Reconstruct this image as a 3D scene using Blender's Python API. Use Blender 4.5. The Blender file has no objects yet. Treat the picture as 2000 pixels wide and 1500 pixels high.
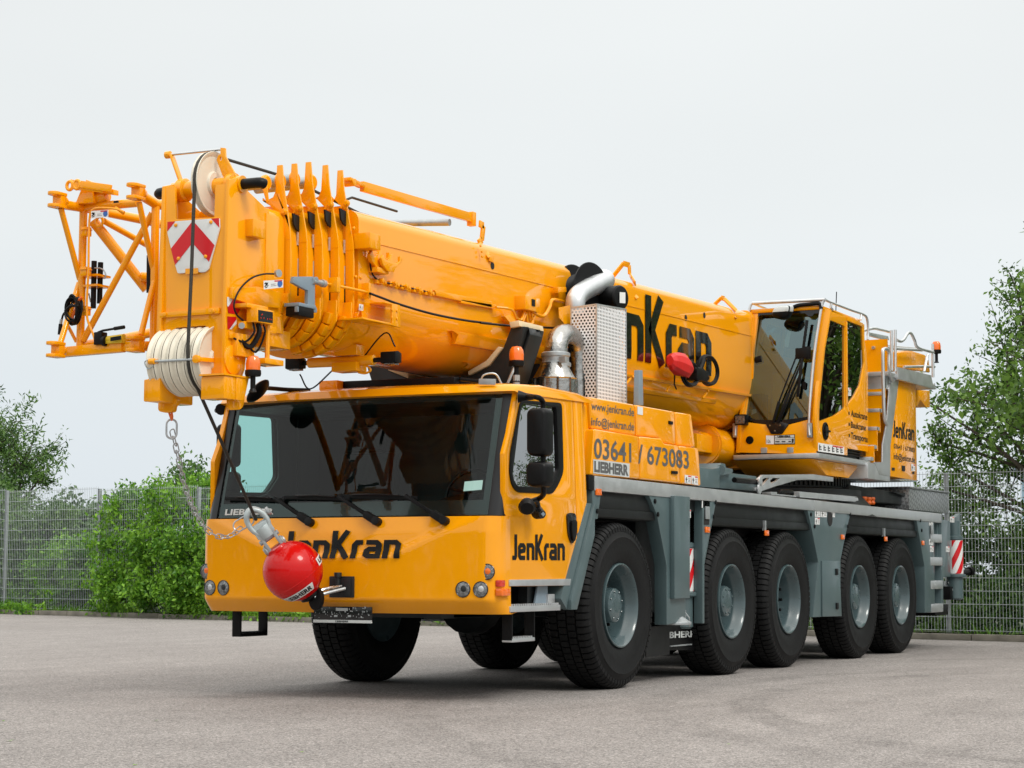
import bpy, bmesh, math, random
import numpy as np
from mathutils import Vector, Matrix
from mathutils.geometry import tessellate_polygon
random.seed(7)
R = math.radians
sc = bpy.context.scene
COL = sc.collection

# ------------------------------------------------------------------ camera, sky, sun, exposure
cam_d = bpy.data.cameras.new('camera')
cam_d.lens = 69.96; cam_d.sensor_width = 36; cam_d.sensor_fit = 'HORIZONTAL'
cam_d.clip_start = 0.1; cam_d.clip_end = 3000
cam = bpy.data.objects.new('camera', cam_d); COL.objects.link(cam)
f_ = Vector((0.88444694, 0.45730224, 0.09288852)); r_ = Vector((0.45914077, -0.88836177, 0.00176746)); u_ = r_.cross(f_)
cam.matrix_world = Matrix(((r_.x, u_.x, -f_.x, -15.658), (r_.y, u_.y, -f_.y, -8.3993), (r_.z, u_.z, -f_.z, 1.0138), (0, 0, 0, 1)))
sc.camera = cam
sc.view_settings.view_transform = 'Standard'; sc.view_settings.look = 'None'
sc.view_settings.exposure = 0.0; sc.view_settings.gamma = 1.0

SUN_EL, SUN_AZ = 48, 252            # degrees; azimuth measured from +x towards +y
w = bpy.data.worlds.new('World'); sc.world = w; w.use_nodes = True
nt = w.node_tree; nt.nodes.clear()
N = nt.nodes.new; L = nt.links.new
out = N('ShaderNodeOutputWorld'); bg = N('ShaderNodeBackground'); L(bg.outputs[0], out.inputs[0])
sky = N('ShaderNodeTexSky'); sky.sky_type = 'NISHITA'; sky.sun_disc = False
sky.sun_elevation = R(SUN_EL); sky.sun_rotation = R(90 - SUN_AZ)
sky.air_density = 1.0; sky.dust_density = 4.0
tc = N('ShaderNodeTexCoord'); sep = N('ShaderNodeSeparateXYZ'); L(tc.outputs['Generated'], sep.inputs[0])
ramp = N('ShaderNodeValToRGB'); L(sep.outputs['Z'], ramp.inputs[0])   # overcast: brighter towards the zenith
e = ramp.color_ramp.elements
e[0].position = 0.0; e[0].color = (7.1, 7.7, 8.2, 1)
e[1].position = 1.0; e[1].color = (20, 19.6, 18.6, 1)
for pos, c in ((0.09, (7.5, 8.05, 8.4, 1)), (0.17, (8.15, 8.5, 8.55, 1)), (0.30, (8.3, 8.55, 8.5, 1)), (0.55, (14, 14, 13.6, 1))):
    q = e.new(pos); q.color = c
nz = N('ShaderNodeTexNoise'); nz.inputs['Scale'].default_value = 2.2; nz.inputs['Detail'].default_value = 3; nz.inputs['Roughness'].default_value = .45
mp = N('ShaderNodeMapping'); mp.inputs['Scale'].default_value = (1, 1, 3.5); L(tc.outputs['Generated'], mp.inputs[0]); L(mp.outputs[0], nz.inputs['Vector'])
mr = N('ShaderNodeMapRange'); mr.inputs[1].default_value = .3; mr.inputs[2].default_value = .7; mr.inputs[3].default_value = .97; mr.inputs[4].default_value = 1.03
L(nz.outputs[0], mr.inputs[0])
mx = N('ShaderNodeMix'); mx.data_type = 'RGBA'; mx.inputs[0].default_value = .93     # cloud deck over the clear sky
L(sky.outputs[0], mx.inputs[6]); L(ramp.outputs[0], mx.inputs[7])
ml = N('ShaderNodeVectorMath'); ml.operation = 'SCALE'; L(mx.outputs[2], ml.inputs[0]); L(mr.outputs[0], ml.inputs['Scale'])
L(ml.outputs[0], bg.inputs[0]); bg.inputs[1].default_value = 0.109

sd = bpy.data.lights.new('sun', 'SUN'); sd.energy = 1.5; sd.angle = R(18); sd.color = (1, .96, .9)
so = bpy.data.objects.new('sun', sd); COL.objects.link(so)
sv = Vector((math.cos(R(SUN_EL)) * math.cos(R(SUN_AZ)), math.cos(R(SUN_EL)) * math.sin(R(SUN_AZ)), math.sin(R(SUN_EL))))
so.rotation_euler = sv.to_track_quat('Z', 'Y').to_euler(); so.location = sv * 60

# ------------------------------------------------------------------ materials
def newmat(name):
    m = bpy.data.materials.new(name); m.use_nodes = True
    return m, m.node_tree, m.node_tree.nodes['Principled BSDF']
def pbr(name, col, rough=.5, metal=0, coat=0, var=.06, scale=6, bump=0, bscale=60, spec=.5, rvar=.08, trans=0):
    m, t, b = newmat(name)
    b.inputs['Metallic'].default_value = metal; b.inputs['Coat Weight'].default_value = coat; b.inputs['Coat Roughness'].default_value = .04
    b.inputs['Specular IOR Level'].default_value = spec; b.inputs['Transmission Weight'].default_value = trans
    tc = t.nodes.new('ShaderNodeTexCoord'); n = t.nodes.new('ShaderNodeTexNoise'); n.inputs['Scale'].default_value = scale; n.inputs['Detail'].default_value = 5
    t.links.new(tc.outputs['Object'], n.inputs['Vector'])
    h = t.nodes.new('ShaderNodeMapRange'); h.inputs[1].default_value = .25; h.inputs[2].default_value = .75; h.inputs[3].default_value = 1 - var; h.inputs[4].default_value = 1 + var
    t.links.new(n.outputs[0], h.inputs[0])
    v = t.nodes.new('ShaderNodeVectorMath'); v.operation = 'SCALE'; v.inputs[0].default_value = col; t.links.new(h.outputs[0], v.inputs['Scale'])
    t.links.new(v.outputs[0], b.inputs['Base Color'])
    rr = t.nodes.new('ShaderNodeMapRange'); rr.inputs[1].default_value = .25; rr.inputs[2].default_value = .75; rr.inputs[3].default_value = max(.01, rough - rvar); rr.inputs[4].default_value = min(1, rough + rvar)
    t.links.new(n.outputs[0], rr.inputs[0]); t.links.new(rr.outputs[0], b.inputs['Roughness'])
    if bump:
        n2 = t.nodes.new('ShaderNodeTexNoise'); n2.inputs['Scale'].default_value = bscale; n2.inputs['Detail'].default_value = 3
        t.links.new(tc.outputs['Object'], n2.inputs['Vector'])
        bp = t.nodes.new('ShaderNodeBump'); bp.inputs['Strength'].default_value = bump; bp.inputs['Distance'].default_value = .01
        t.links.new(n2.outputs[0], bp.inputs['Height']); t.links.new(bp.outputs[0], b.inputs['Normal'])
    return m
YEL = pbr('yellow_paint', (.90, .352, .001), .34, coat=.95, var=.03, scale=1.3, spec=.04, bump=.012, bscale=3.5)
GRN = pbr('grey_green_paint', (.074, .114, .121), .42, coat=.25, var=.12, scale=3, bump=.02, bscale=40)
GRD = pbr('dark_chassis_paint', (.009, .012, .013), .5, var=.2, scale=4)
BLK = pbr('black_plastic', (.004, .004, .0045), .42, var=.15, scale=12, bump=.05, bscale=180, spec=.2)
BLG = pbr('black_gloss', (.008, .008, .009), .15, var=.05)
PIL = pbr('pillar_black', (.007, .008, .0095), .36, var=.1, spec=.4)
RUB = pbr('tyre_rubber', (.0085, .0088, .0092), .6, var=.3, scale=9, bump=.15, bscale=40, spec=.18)
MUD = pbr('mudguard_plastic', (.006, .007, .0075), .45, var=.18, scale=5, bump=.04, bscale=20, spec=.3)
ALU = pbr('aluminium', (.62, .64, .65), .38, metal=.75, var=.08, scale=9, bump=.02, bscale=60)
STE = pbr('galvanised_steel', (.42, .45, .46), .42, metal=.6, var=.12, scale=18)
FOIL = pbr('heat_shield_foil', (.40, .395, .38), .25, metal=1, var=.2, scale=8, bump=.6, bscale=22)
CHN = pbr('chain_steel', (.46, .47, .48), .32, metal=.45, var=.12, scale=30)
CHR = pbr('bright_steel', (.56, .57, .58), .26, metal=1, var=.06, scale=14, bump=.05, bscale=25)
RIM = pbr('wheel_paint', (.055, .088, .096), .3, coat=.5, var=.1, scale=7)
IVO = pbr('ivory_nylon', (.72, .67, .55), .42, var=.06, scale=5, bump=.02)
CRM = pbr('cream_pad', (.68, .54, .33), .6, var=.08)
ROP = pbr('wire_rope', (.035, .032, .026), .6, metal=.3, var=.3, scale=60, bump=.5, bscale=120)
RED = pbr('red_paint', (.58, .003, .003), .25, coat=.45, spec=.15, var=.03)
RDP = pbr('red_plastic', (.62, .012, .01), .45, var=.1, scale=9, bump=.1, bscale=12)
AMB = pbr('amber_lens', (.85, .16, .005), .15, coat=.6, var=.1, scale=30)
RLN = pbr('red_lens', (.6, .03, .01), .2, coat=.5, var=.2, scale=40)
WHT = pbr('white_sticker', (.74, .75, .74), .45, var=.03)
RFR = pbr('red_reflective', (.62, .004, .01), .4, var=.05)
INK = pbr('black_lettering', (.004, .004, .0042), .3, var=.03, spec=.22)
NAM = pbr('boom_lettering', (.004, .004, .0042), .2, var=.03, coat=1)
SOC = pbr('socket_steel', (.46, .52, .53), .4, metal=.3, var=.1, scale=10)
GRY = pbr('grey_lettering', (.105, .105, .105), .4, var=.03)
BLU = pbr('blue_print', (.03, .12, .42), .4)
SLV = pbr('silver_lettering', (.55, .58, .57), .4, var=.03)
INT = pbr('cab_trim', (.010, .013, .013), .6, var=.15)
SEAT = pbr('seat_fabric', (.007, .008, .01), .8, var=.2, scale=30)
DRY = pbr('pump_yellow', (.62, .42, .02), .35, var=.05)
GBL = pbr('greyblue_paint', (.20, .26, .31), .4, var=.06)
PAD = pbr('slider_pad', (.55, .45, .36), .5, var=.05)
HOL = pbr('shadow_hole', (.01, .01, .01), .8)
ORN = pbr('orange_plastic', (.8, .14, .01), .4, var=.06)
LNS = pbr('lamp_glass', (.22, .225, .23), .1, metal=.7, coat=.6, var=.6, scale=38, bump=.8, bscale=60)

def glass(name, tint, refl=1.0, rough=.0, ior=1.52):
    m, t, b = newmat(name); t.nodes.remove(b); o = t.nodes['Material Output']
    tr = t.nodes.new('ShaderNodeBsdfTransparent'); tr.inputs[0].default_value = (*tint, 1)
    gl = t.nodes.new('ShaderNodeBsdfGlossy'); gl.inputs['Roughness'].default_value = rough; gl.inputs[0].default_value = (refl, refl, refl, 1) if isinstance(refl, float) else (*refl, 1)
    fr = t.nodes.new('ShaderNodeFresnel'); fr.inputs[0].default_value = ior
    ge = t.nodes.new('ShaderNodeNewGeometry'); io = t.nodes.new('ShaderNodeMapRange'); io.inputs[3].default_value = ior; io.inputs[4].default_value = 1 / ior   # a thin pane: the same on both faces
    t.links.new(ge.outputs['Backfacing'], io.inputs[0]); t.links.new(io.outputs[0], fr.inputs[0])
    mi = t.nodes.new('ShaderNodeMixShader')
    t.links.new(fr.outputs[0], mi.inputs[0]); t.links.new(tr.outputs[0], mi.inputs[1]); t.links.new(gl.outputs[0], mi.inputs[2]); t.links.new(mi.outputs[0], o.inputs[0])
    return m
GLW = glass('windscreen_glass', (.72, .90, .87), ior=1.36)
GLS = glass('dark_side_glass', (.03, .035, .035), .92, ior=5.0)
GLC = glass('cabin_glass', (.26, .40, .42), (.74, 1, 1.04), ior=2.4)

def checker(name, col):
    m, t, b = newmat(name); b.inputs['Metallic'].default_value = .7; b.inputs['Roughness'].default_value = .4
    tc = t.nodes.new('ShaderNodeTexCoord'); mp = t.nodes.new('ShaderNodeMapping'); mp.inputs['Rotation'].default_value = (R(45), R(45), R(45)); t.links.new(tc.outputs['Object'], mp.inputs[0])
    ch = t.nodes.new('ShaderNodeTexChecker'); ch.inputs['Scale'].default_value = 26; ch.inputs[1].default_value = (*col, 1); ch.inputs[2].default_value = tuple(c * .55 for c in col) + (1,)
    t.links.new(mp.outputs[0], ch.inputs[0]); t.links.new(ch.outputs[0], b.inputs['Base Color'])
    bp = t.nodes.new('ShaderNodeBump'); bp.inputs['Strength'].default_value = .4; bp.inputs['Distance'].default_value = .004; t.links.new(ch.outputs[1], bp.inputs['Height']); t.links.new(bp.outputs[0], b.inputs['Normal'])
    return m
TRD = checker('treadplate', (.42, .44, .45))

# ------------------------------------------------------------------ mesh helpers
class MB:
    def __init__(s): s.v = []; s.f = []; s.m = []
    def add(s, vs, fs, mi=0):
        o = len(s.v); s.v += [tuple(p) for p in vs]; s.f += [tuple(i + o for i in q) for q in fs]; s.m += [mi] * len(fs); return s
    def box(s, a, b, mi=0, M=None):
        x0, y0, z0 = a; x1, y1, z1 = b
        vs = [(x0, y0, z0), (x1, y0, z0), (x1, y1, z0), (x0, y1, z0), (x0, y0, z1), (x1, y0, z1), (x1, y1, z1), (x0, y1, z1)]
        if M is not None: vs = [M @ Vector(p) for p in vs]
        return s.add(vs, [(0, 3, 2, 1), (4, 5, 6, 7), (0, 1, 5, 4), (1, 2, 6, 5), (2, 3, 7, 6), (3, 0, 4, 7)], mi)
    def bar(s, p, q, wy, wz, up=(0, 0, 1), mi=0):      # rectangular bar between two points
        p = Vector(p); q = Vector(q); d = (q - p); l = d.length; d.normalize(); up = Vector(up)
        sd = d.cross(up)
        if sd.length < 1e-4: sd = d.cross(Vector((1, 0, 0)))
        sd.normalize(); up = sd.cross(d)
        vs = []
        for c in (p, q):
            for a, b in ((-1, -1), (1, -1), (1, 1), (-1, 1)): vs.append(c + sd * a * wy / 2 + up * b * wz / 2)
        return s.add(vs, [(0, 3, 2, 1), (4, 5, 6, 7), (0, 1, 5, 4), (1, 2, 6, 5), (2, 3, 7, 6), (3, 0, 4, 7)], mi)
    def plate(s, poly, ax, a, b, holes=(), mi=0, fn=None):   # outline in the plane across axis ax, from a to b
        ar = sum(p[0] * q[1] - q[0] * p[1] for p, q in zip(poly, poly[1:] + poly[:1]))
        if ar < 0: poly = poly[::-1]
        loops = [poly] + [h for h in holes]
        def to(p, t): return {'x': (t, p[0], p[1]), 'y': (p[0], t, p[1]), 'z': (p[0], p[1], t)}[ax]
        flat = [p for l in loops for p in l]; n = len(flat)
        tri = tessellate_polygon([[Vector((p[0], p[1], 0)) for p in l] for l in loops])
        vs = [to(p, a) for p in flat] + [to(p, b) for p in flat]
        fs = [t for t in tri] + [tuple(i + n for i in t[::-1]) for t in tri]
        o = 0
        for l in loops:
            k = len(l)
            for i in range(k):
                j = (i + 1) % k; fs.append((o + i, o + j, n + o + j, n + o + i))
            o += k
        return s.add(vs, fs, mi)
    def tube(s, path, r, n=8, closed=False, mi=0, cap=True):
        P = [Vector(p) for p in path]; k = len(P); rr = r if isinstance(r, (list, tuple)) else [r] * k
        T = []
        for i in range(k):
            if closed: t = P[(i + 1) % k] - P[i - 1]
            else: t = P[min(i + 1, k - 1)] - P[max(i - 1, 0)]
            T.append(t.normalized())
        up = Vector((0, 0, 1)) if abs(T[0].z) < .9 else Vector((1, 0, 0))
        u = T[0].cross(up).normalized(); vs = []; fs = []
        for i in range(k):
            u = (u - T[i] * u.dot(T[i])).normalized(); v = T[i].cross(u)
            for j in range(n):
                a = 2 * math.pi * j / n; vs.append(P[i] + (u * math.cos(a) + v * math.sin(a)) * rr[i])
        for i in range(k if closed else k - 1):
            for j in range(n):
                a, b = i * n + j, i * n + (j + 1) % n; c, d = ((i + 1) % k) * n + (j + 1) % n, ((i + 1) % k) * n + j
                fs.append((a, b, c, d))
        if not closed and cap: fs += [tuple(range(n))[::-1], tuple(range((k - 1) * n, k * n))]
        return s.add(vs, fs, mi)
    def lathe(s, prof, o, d, n=24, mi=0, caps=True):    # prof: (radius, distance along d)
        o = Vector(o); d = Vector(d).normalized(); u = d.cross(Vector((0, 0, 1)))
        if u.length < .1: u = d.cross(Vector((1, 0, 0)))
        u.normalize(); v = d.cross(u); vs = []; fs = []
        for r, h in prof:
            for j in range(n):
                a = 2 * math.pi * j / n; vs.append(o + d * h + (u * math.cos(a) + v * math.sin(a)) * max(r, 1e-4))
        for i in range(len(prof) - 1):
            for j in range(n):
                a, b = i * n + j, i * n + (j + 1) % n; fs.append((a, b, b + n, a + n))
        if caps: fs += [tuple(range(n))[::-1], tuple(range((len(prof) - 1) * n, len(prof) * n))]
        return s.add(vs, fs, mi)
    def loft(s, rings, closed=True, caps=True, mi=0):
        n = len(rings[0]); vs = [p for r in rings for p in r]; fs = []
        for i in range(len(rings) - 1):
            for j in range(n if closed else n - 1):
                a, b = i * n + j, i * n + (j + 1) % n; fs.append((a, b, b + n, a + n))
        if caps and closed: fs += [tuple(range(n))[::-1], tuple(range((len(rings) - 1) * n, len(rings) * n))]
        return s.add(vs, fs, mi)
    def build(s, name, mat, parent=None, bevel=0, smooth=35, seg=2, fixn=True):
        me = bpy.data.meshes.new(name); me.from_pydata(s.v, [], s.f)
        for m in (mat if isinstance(mat, (list, tuple)) else [mat]): me.materials.append(m)
        me.polygons.foreach_set('material_index', s.m); me.update()
        if fixn or bevel:
            bm = bmesh.new(); bm.from_mesh(me)
            bmesh.ops.remove_doubles(bm, verts=bm.verts, dist=1e-5)
            if fixn: bmesh.ops.recalc_face_normals(bm, faces=bm.faces)
            if bevel:
                es = [e for e in bm.edges if len(e.link_faces) == 2 and e.calc_face_angle(0) > R(28)]
                bmesh.ops.bevel(bm, geom=es, offset=bevel, segments=seg, profile=.6, affect='EDGES', clamp_overlap=True)
            bm.to_mesh(me); bm.free()
        me.polygons.foreach_set('use_smooth', [True] * len(me.polygons)); me.set_sharp_from_angle(angle=R(smooth)); me.update()
        o = bpy.data.objects.new(name, me); COL.objects.link(o)
        if parent is not None: o.parent = parent
        return o
def tag(o, label=None, cat=None, group=None, kind=None):
    for k, v in (('label', label), ('category', cat), ('group', group), ('kind', kind)):
        if v: o[k] = v
    return o
def thing(name, label, cat, group=None):
    o = bpy.data.objects.new(name, None); COL.objects.link(o); o.empty_display_size = .3
    return tag(o, label, cat, group)
def rot_pts(pts, o, ang, ax='y'):
    M = Matrix.Translation(o) @ Matrix.Rotation(ang, 4, ax.upper()) @ Matrix.Translation(-Vector(o)); return [M @ Vector(p) for p in pts]
def rrect(x0, z0, x1, z1, r, n=4):                     # rounded rectangle outline
    o = []
    for cx, cz, a in ((x1 - r, z1 - r, 0), (x0 + r, z1 - r, 90), (x0 + r, z0 + r, 180), (x1 - r, z0 + r, 270)):
        for i in range(n + 1): t = R(a + 90 * i / n); o.append((cx + r * math.cos(t), cz + r * math.sin(t)))
    return o
def roundpoly(P, r, n=4):
    o = []; k = len(P)
    for i in range(k):
        a, b, c = Vector(P[i - 1]), Vector(P[i]), Vector(P[(i + 1) % k])
        d1 = (a - b); d2 = (c - b); q = min(r, d1.length * .45, d2.length * .45); s_, e_ = b + d1.normalized() * q, b + d2.normalized() * q
        for j in range(n + 1):
            t = j / n; o.append(tuple(s_ * (1 - t) ** 2 + b * 2 * t * (1 - t) + e_ * t * t))
    return o
def curve(P, n=6):                                      # Catmull-Rom through points
    P = [Vector(p) for p in P]; P = [P[0] * 2 - P[1]] + P + [P[-1] * 2 - P[-2]]; o = []
    for i in range(1, len(P) - 2):
        for j in range(n):
            t = j / n; a, b, c, d = P[i - 1:i + 3]
            o.append(.5 * ((2 * b) + (c - a) * t + (2 * a - 5 * b + 4 * c - d) * t * t + (3 * b - a - 3 * c + d) * t ** 3))
    return o + [P[-2]]
def shift(P, *d): return [tuple(Vector(p) + Vector(d)) for p in P]

# lettering: the builtin font turned into a flat mesh, then laid on a surface by fn(u, v)
def text_poly(txt, bold=0.0):
    c = bpy.data.curves.new('t', 'FONT'); c.body = txt; c.size = 1; c.offset = bold; c.resolution_u = 3
    o = bpy.data.objects.new('t', c); COL.objects.link(o); dg = bpy.context.evaluated_depsgraph_get(); dg.update()
    me = o.evaluated_get(dg).to_mesh(); vs = [(v.co.x, v.co.y) for v in me.vertices]; fs = [tuple(p.vertices) for p in me.polygons]
    o.evaluated_get(dg).to_mesh_clear(); bpy.data.objects.remove(o); bpy.data.curves.remove(c)
    return vs, fs
def fit(vs, box=None):
    a = np.array(vs); x0, x1, y0, y1 = (box or (a[:, 0].min(), a[:, 0].max(), a[:, 1].min(), a[:, 1].max()))
    return [((x - x0) / (x1 - x0), (y - y0) / (y1 - y0)) for x, y in vs]
def quadmap(A, B, C_, D):                               # bottom-left, bottom-right, top-right, top-left
    A, B, C_, D = map(Vector, (A, B, C_, D))
    return lambda u, v: A * (1 - u) * (1 - v) + B * u * (1 - v) + C_ * u * v + D * (1 - u) * v
def lettering(mb, txt, fn, bold=.0, vbox=None, mi=0):
    vs, fs = text_poly(txt, bold); a = np.array(vs)
    bx = (a[:, 0].min(), a[:, 0].max(), *(vbox or (a[:, 1].min(), a[:, 1].max())))
    mb.add([fn(*p) for p in fit(vs, bx)], fs, mi)
def stroke(path, w):
    P = [Vector(p) for p in path]; n = len(P); Lf = []; Rt = []
    for i in range(n):
        d1 = (P[i] - P[i - 1]).normalized() if i else (P[1] - P[0]).normalized(); d2 = (P[i + 1] - P[i]).normalized() if i < n - 1 else d1
        nn = Vector((-(d1.y + d2.y), d1.x + d2.x)); nn.normalize(); c = max(.45, nn.dot(Vector((-d1.y, d1.x))))
        Lf.append(P[i] + nn * w / 2 / c); Rt.append(P[i] - nn * w / 2 / c)
    vs = Lf + Rt; return [tuple(v) for v in vs], [(i, i + 1, n + i + 1, n + i) for i in range(n - 1)]
W_ = .17
LOGO = [(.36, [[(.22, 1), (.22, .16), (.18, .085), (.0, .085)]]),
        (.56, [[(.12, .33), (.40, .37), (.42, .44), (.42, .50), (.35, .575), (.17, .575), (.09, .50), (.09, .16), (.16, .085), (.46, .085)]]),
        (.56, [[(.09, 0), (.09, .575), (.35, .575), (.43, .49), (.43, 0)]]),
        (.60, [[(.09, 0), (.09, 1)], [(.46, 1), (.19, .5), (.50, 0)]]),
        (.36, [[(.09, 0), (.09, .48), (.16, .575), (.33, .575)]]),
        (.56, [[(.06, .575), (.35, .575), (.43, .49), (.43, 0)], [(.345, .085), (.16, .085), (.09, .14), (.09, .27), (.16, .335), (.345, .335)]]),
        (.52, [[(.09, 0), (.09, .575), (.35, .575), (.43, .49), (.43, 0)]])]
def logo(mb, fn, skip=0, mi=0):
    tot = sum(a for a, _ in LOGO); x = 0
    for k, (adv, st) in enumerate(LOGO):
        if k >= skip:
            for p in st:
                # cut long strokes so that the letters follow curved surfaces
                q = [p[0]]
                for a, b in zip(p, p[1:]):
                    m_ = max(1, int(math.dist(a, b) / .12)); q += [(a[0] + (b[0] - a[0]) * i / m_, a[1] + (b[1] - a[1]) * i / m_) for i in range(1, m_ + 1)]
                vs, fs = stroke(q, W_); mb.add([fn((x + a) / tot, b) for a, b in vs], fs, mi)
        x += adv

# ------------------------------------------------------------------ the yard: ground, asphalt, kerb
def asphalt():
    m, t, b = newmat('asphalt'); n = t.nodes.new; l = t.links.new
    tc = n('ShaderNodeTexCoord')
    def noise(s, d=4, r=.55):
        q = n('ShaderNodeTexNoise'); q.inputs['Scale'].default_value = s; q.inputs['Detail'].default_value = d; q.inputs['Roughness'].default_value = r; l(tc.outputs['Object'], q.inputs['Vector']); return q
    big, mid, fine = noise(.22, 5), noise(1.7, 5, .6), noise(85, 3, .75)
    vor = n('ShaderNodeTexVoronoi'); vor.inputs['Scale'].default_value = 55; l(tc.outputs['Object'], vor.inputs['Vector'])
    r1 = n('ShaderNodeValToRGB'); e = r1.color_ramp.elements; e[0].position = .32; e[0].color = (.222, .205, .195, 1); e[1].position = .7; e[1].color = (.262, .243, .231, 1); l(big.outputs[0], r1.inputs[0])
    def mixn(a, bb, fac, mode):
        q = n('ShaderNodeMix'); q.data_type = 'RGBA'; q.blend_type = mode; q.inputs[0].default_value = fac; l(a, q.inputs[6]); l(bb, q.inputs[7]); return q.outputs[2]
    def gr(src, lo, hi, a=.3, c=.7):
        q = n('ShaderNodeMapRange'); q.inputs[1].default_value = a; q.inputs[2].default_value = c; q.inputs[3].default_value = lo; q.inputs[4].default_value = hi; l(src, q.inputs[0]); return q.outputs[0]
    c = mixn(r1.outputs[0], gr(mid.outputs[0], .93, 1.07), 1, 'MULTIPLY')
    c = mixn(c, gr(fine.outputs[0], .38, 1.62, .36, .64), 1, 'MULTIPLY')          # stone grains
    c = mixn(c, gr(vor.outputs['Color'], .68, 1.36, 0, 1), 1, 'MULTIPLY')
    # long faint swept streaks
    mp = n('ShaderNodeMapping'); mp.inputs['Scale'].default_value = (.35, 2.4, 1); mp.inputs['Rotation'].default_value = (0, 0, R(72)); l(tc.outputs['Object'], mp.inputs[0])
    st = n('ShaderNodeTexNoise'); st.inputs['Scale'].default_value = 1.0; st.inputs['Detail'].default_value = 6; l(mp.outputs[0], st.inputs['Vector'])
    c = mixn(c, gr(st.outputs[0], .93, 1.06), 1, 'MULTIPLY')
    # old tyre marks: rings about a turning point beside the crane
    vm = n('ShaderNodeVectorMath'); vm.operation = 'DISTANCE'; vm.inputs[1].default_value = (1.0, -9.5, 0); l(tc.outputs['Object'], vm.inputs[0])
    for r0, amt in ((6.9, .72), (7.6, .8), (9.3, .8)):
        a = n('ShaderNodeMath'); a.operation = 'SUBTRACT'; l(vm.outputs['Value'], a.inputs[0]); a.inputs[1].default_value = r0
        ab = n('ShaderNodeMath'); ab.operation = 'ABSOLUTE'; l(a.outputs[0], ab.inputs[0]); k = n('ShaderNodeMapRange'); k.inputs[1].default_value = .12; k.inputs[2].default_value = .20; k.inputs[3].default_value = 1; k.inputs[4].default_value = 0; l(ab.outputs[0], k.inputs[0])
        g = n('ShaderNodeMath'); g.operation = 'MULTIPLY'; l(k.outputs[0], g.inputs[0]); l(gr(mid.outputs[0], 0, 1, .42, .6), g.inputs[1])
        k2 = n('ShaderNodeMapRange'); k2.inputs[3].default_value = 1; k2.inputs[4].default_value = amt; l(g.outputs[0], k2.inputs[0]); c = mixn(c, k2.outputs[0], 1, 'MULTIPLY')
    l(c, b.inputs['Base Color']); b.inputs['Roughness'].default_value = .85; b.inputs['Specular IOR Level'].default_value = .3
    bp = n('ShaderNodeBump'); bp.inputs['Strength'].default_value = .55; bp.inputs['Distance'].default_value = .006; l(fine.outputs[0], bp.inputs['Height']); l(bp.outputs[0], b.inputs['Normal'])
    return m
ASP = asphalt()
SOIL = pbr('soil_and_grass', (.045, .06, .02), .9, var=.5, scale=.8, bump=.4, bscale=6)
KRB = pbr('concrete_kerb', (.20, .185, .15), .85, var=.35, scale=4, bump=.4, bscale=30)
MOSS = pbr('mossy_verge', (.05, .075, .022), .9, var=.45, scale=5, bump=.5, bscale=18)
def KX(y): return 13.35 + .25 * y
tag(MB().add([(-500, -500, 0), (500, -500, 0), (500, 500, 0), (-500, 500, 0)], [(0, 1, 2, 3)]).build('ground', SOIL, fixn=False), kind='structure')
tag(MB().add([(-120, -120, .004), (KX(-120), -120, .004), (KX(120), 120, .004), (-120, 120, .004)], [(0, 1, 2, 3)]).build('yard_paving', ASP, fixn=False), kind='structure')
mb = MB(); y = -26.0
while y < 50:
    d = random.uniform(-.006, .006)
    mb.plate([(KX(y + .006) + d, y + .006), (KX(y + .994) + d, y + .994), (KX(y + .994) + .14 + d, y + .98), (KX(y + .006) + .14 + d, y - .008)], 'z', .0, .10 + random.uniform(-.008, .008)); y += 1
tag(mb.build('kerb', KRB, bevel=.012), kind='structure')
mb = MB(); vs = []; ny, nx = 160, 5
for j in range(ny + 1):
    for i in range(nx + 1):
        yy = -26 + 76 * j / ny; vs.append((KX(yy) + .142 + i * .8, yy, .085 + .05 * math.sin(yy * 3.1 + i) * (i > 0) + random.uniform(0, .035)))
mb.add(vs, [(j * (nx + 1) + i, j * (nx + 1) + i + 1, (j + 1) * (nx + 1) + i + 1, (j + 1) * (nx + 1) + i) for j in range(ny) for i in range(nx)])
tag(mb.build('verge', MOSS, fixn=False), kind='structure')

# ------------------------------------------------------------------ foliage
def leafmat(name, dark, light, rough=.45, trans=.35):
    m, t, b = newmat(name); n = t.nodes.new; l = t.links.new; o = t.nodes['Material Output']
    g = n('ShaderNodeNewGeometry'); q = n('ShaderNodeTexNoise'); q.inputs['Scale'].default_value = 1.3; q.inputs['Detail'].default_value = 1; l(g.outputs['Position'], q.inputs['Vector'])
    a = n('ShaderNodeMath'); a.operation = 'MULTIPLY_ADD'; a.inputs[1].default_value = .65; a.inputs[2].default_value = -.22; l(g.outputs['Random Per Island'], a.inputs[0])
    ad = n('ShaderNodeMath'); ad.operation = 'ADD'; l(a.outputs[0], ad.inputs[0]); l(q.outputs[0], ad.inputs[1])
    r = n('ShaderNodeValToRGB'); e = r.color_ramp.elements; e[0].position = .3; e[0].color = (*dark, 1); e[1].position = .95; e[1].color = (*light, 1); l(ad.outputs[0], r.inputs[0])
    l(r.outputs[0], b.inputs['Base Color']); b.inputs['Roughness'].default_value = rough; b.inputs['Specular IOR Level'].default_value = .4
    tr = n('ShaderNodeBsdfTranslucent'); l(r.outputs[0], tr.inputs[0]); mi = n('ShaderNodeMixShader'); mi.inputs[0].default_value = trans
    l(b.outputs[0], mi.inputs[1]); l(tr.outputs[0], mi.inputs[2]); l(mi.outputs[0], o.inputs[0]); return m
LF_TREE = leafmat('alder_leaves', (.042, .105, .016), (.24, .42, .075))
LF_BRIGHT = leafmat('bright_leaves', (.058, .185, .012), (.26, .50, .045))
LF_DARK = leafmat('dark_leaves', (.034, .095, .02), (.15, .27, .06))
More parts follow.
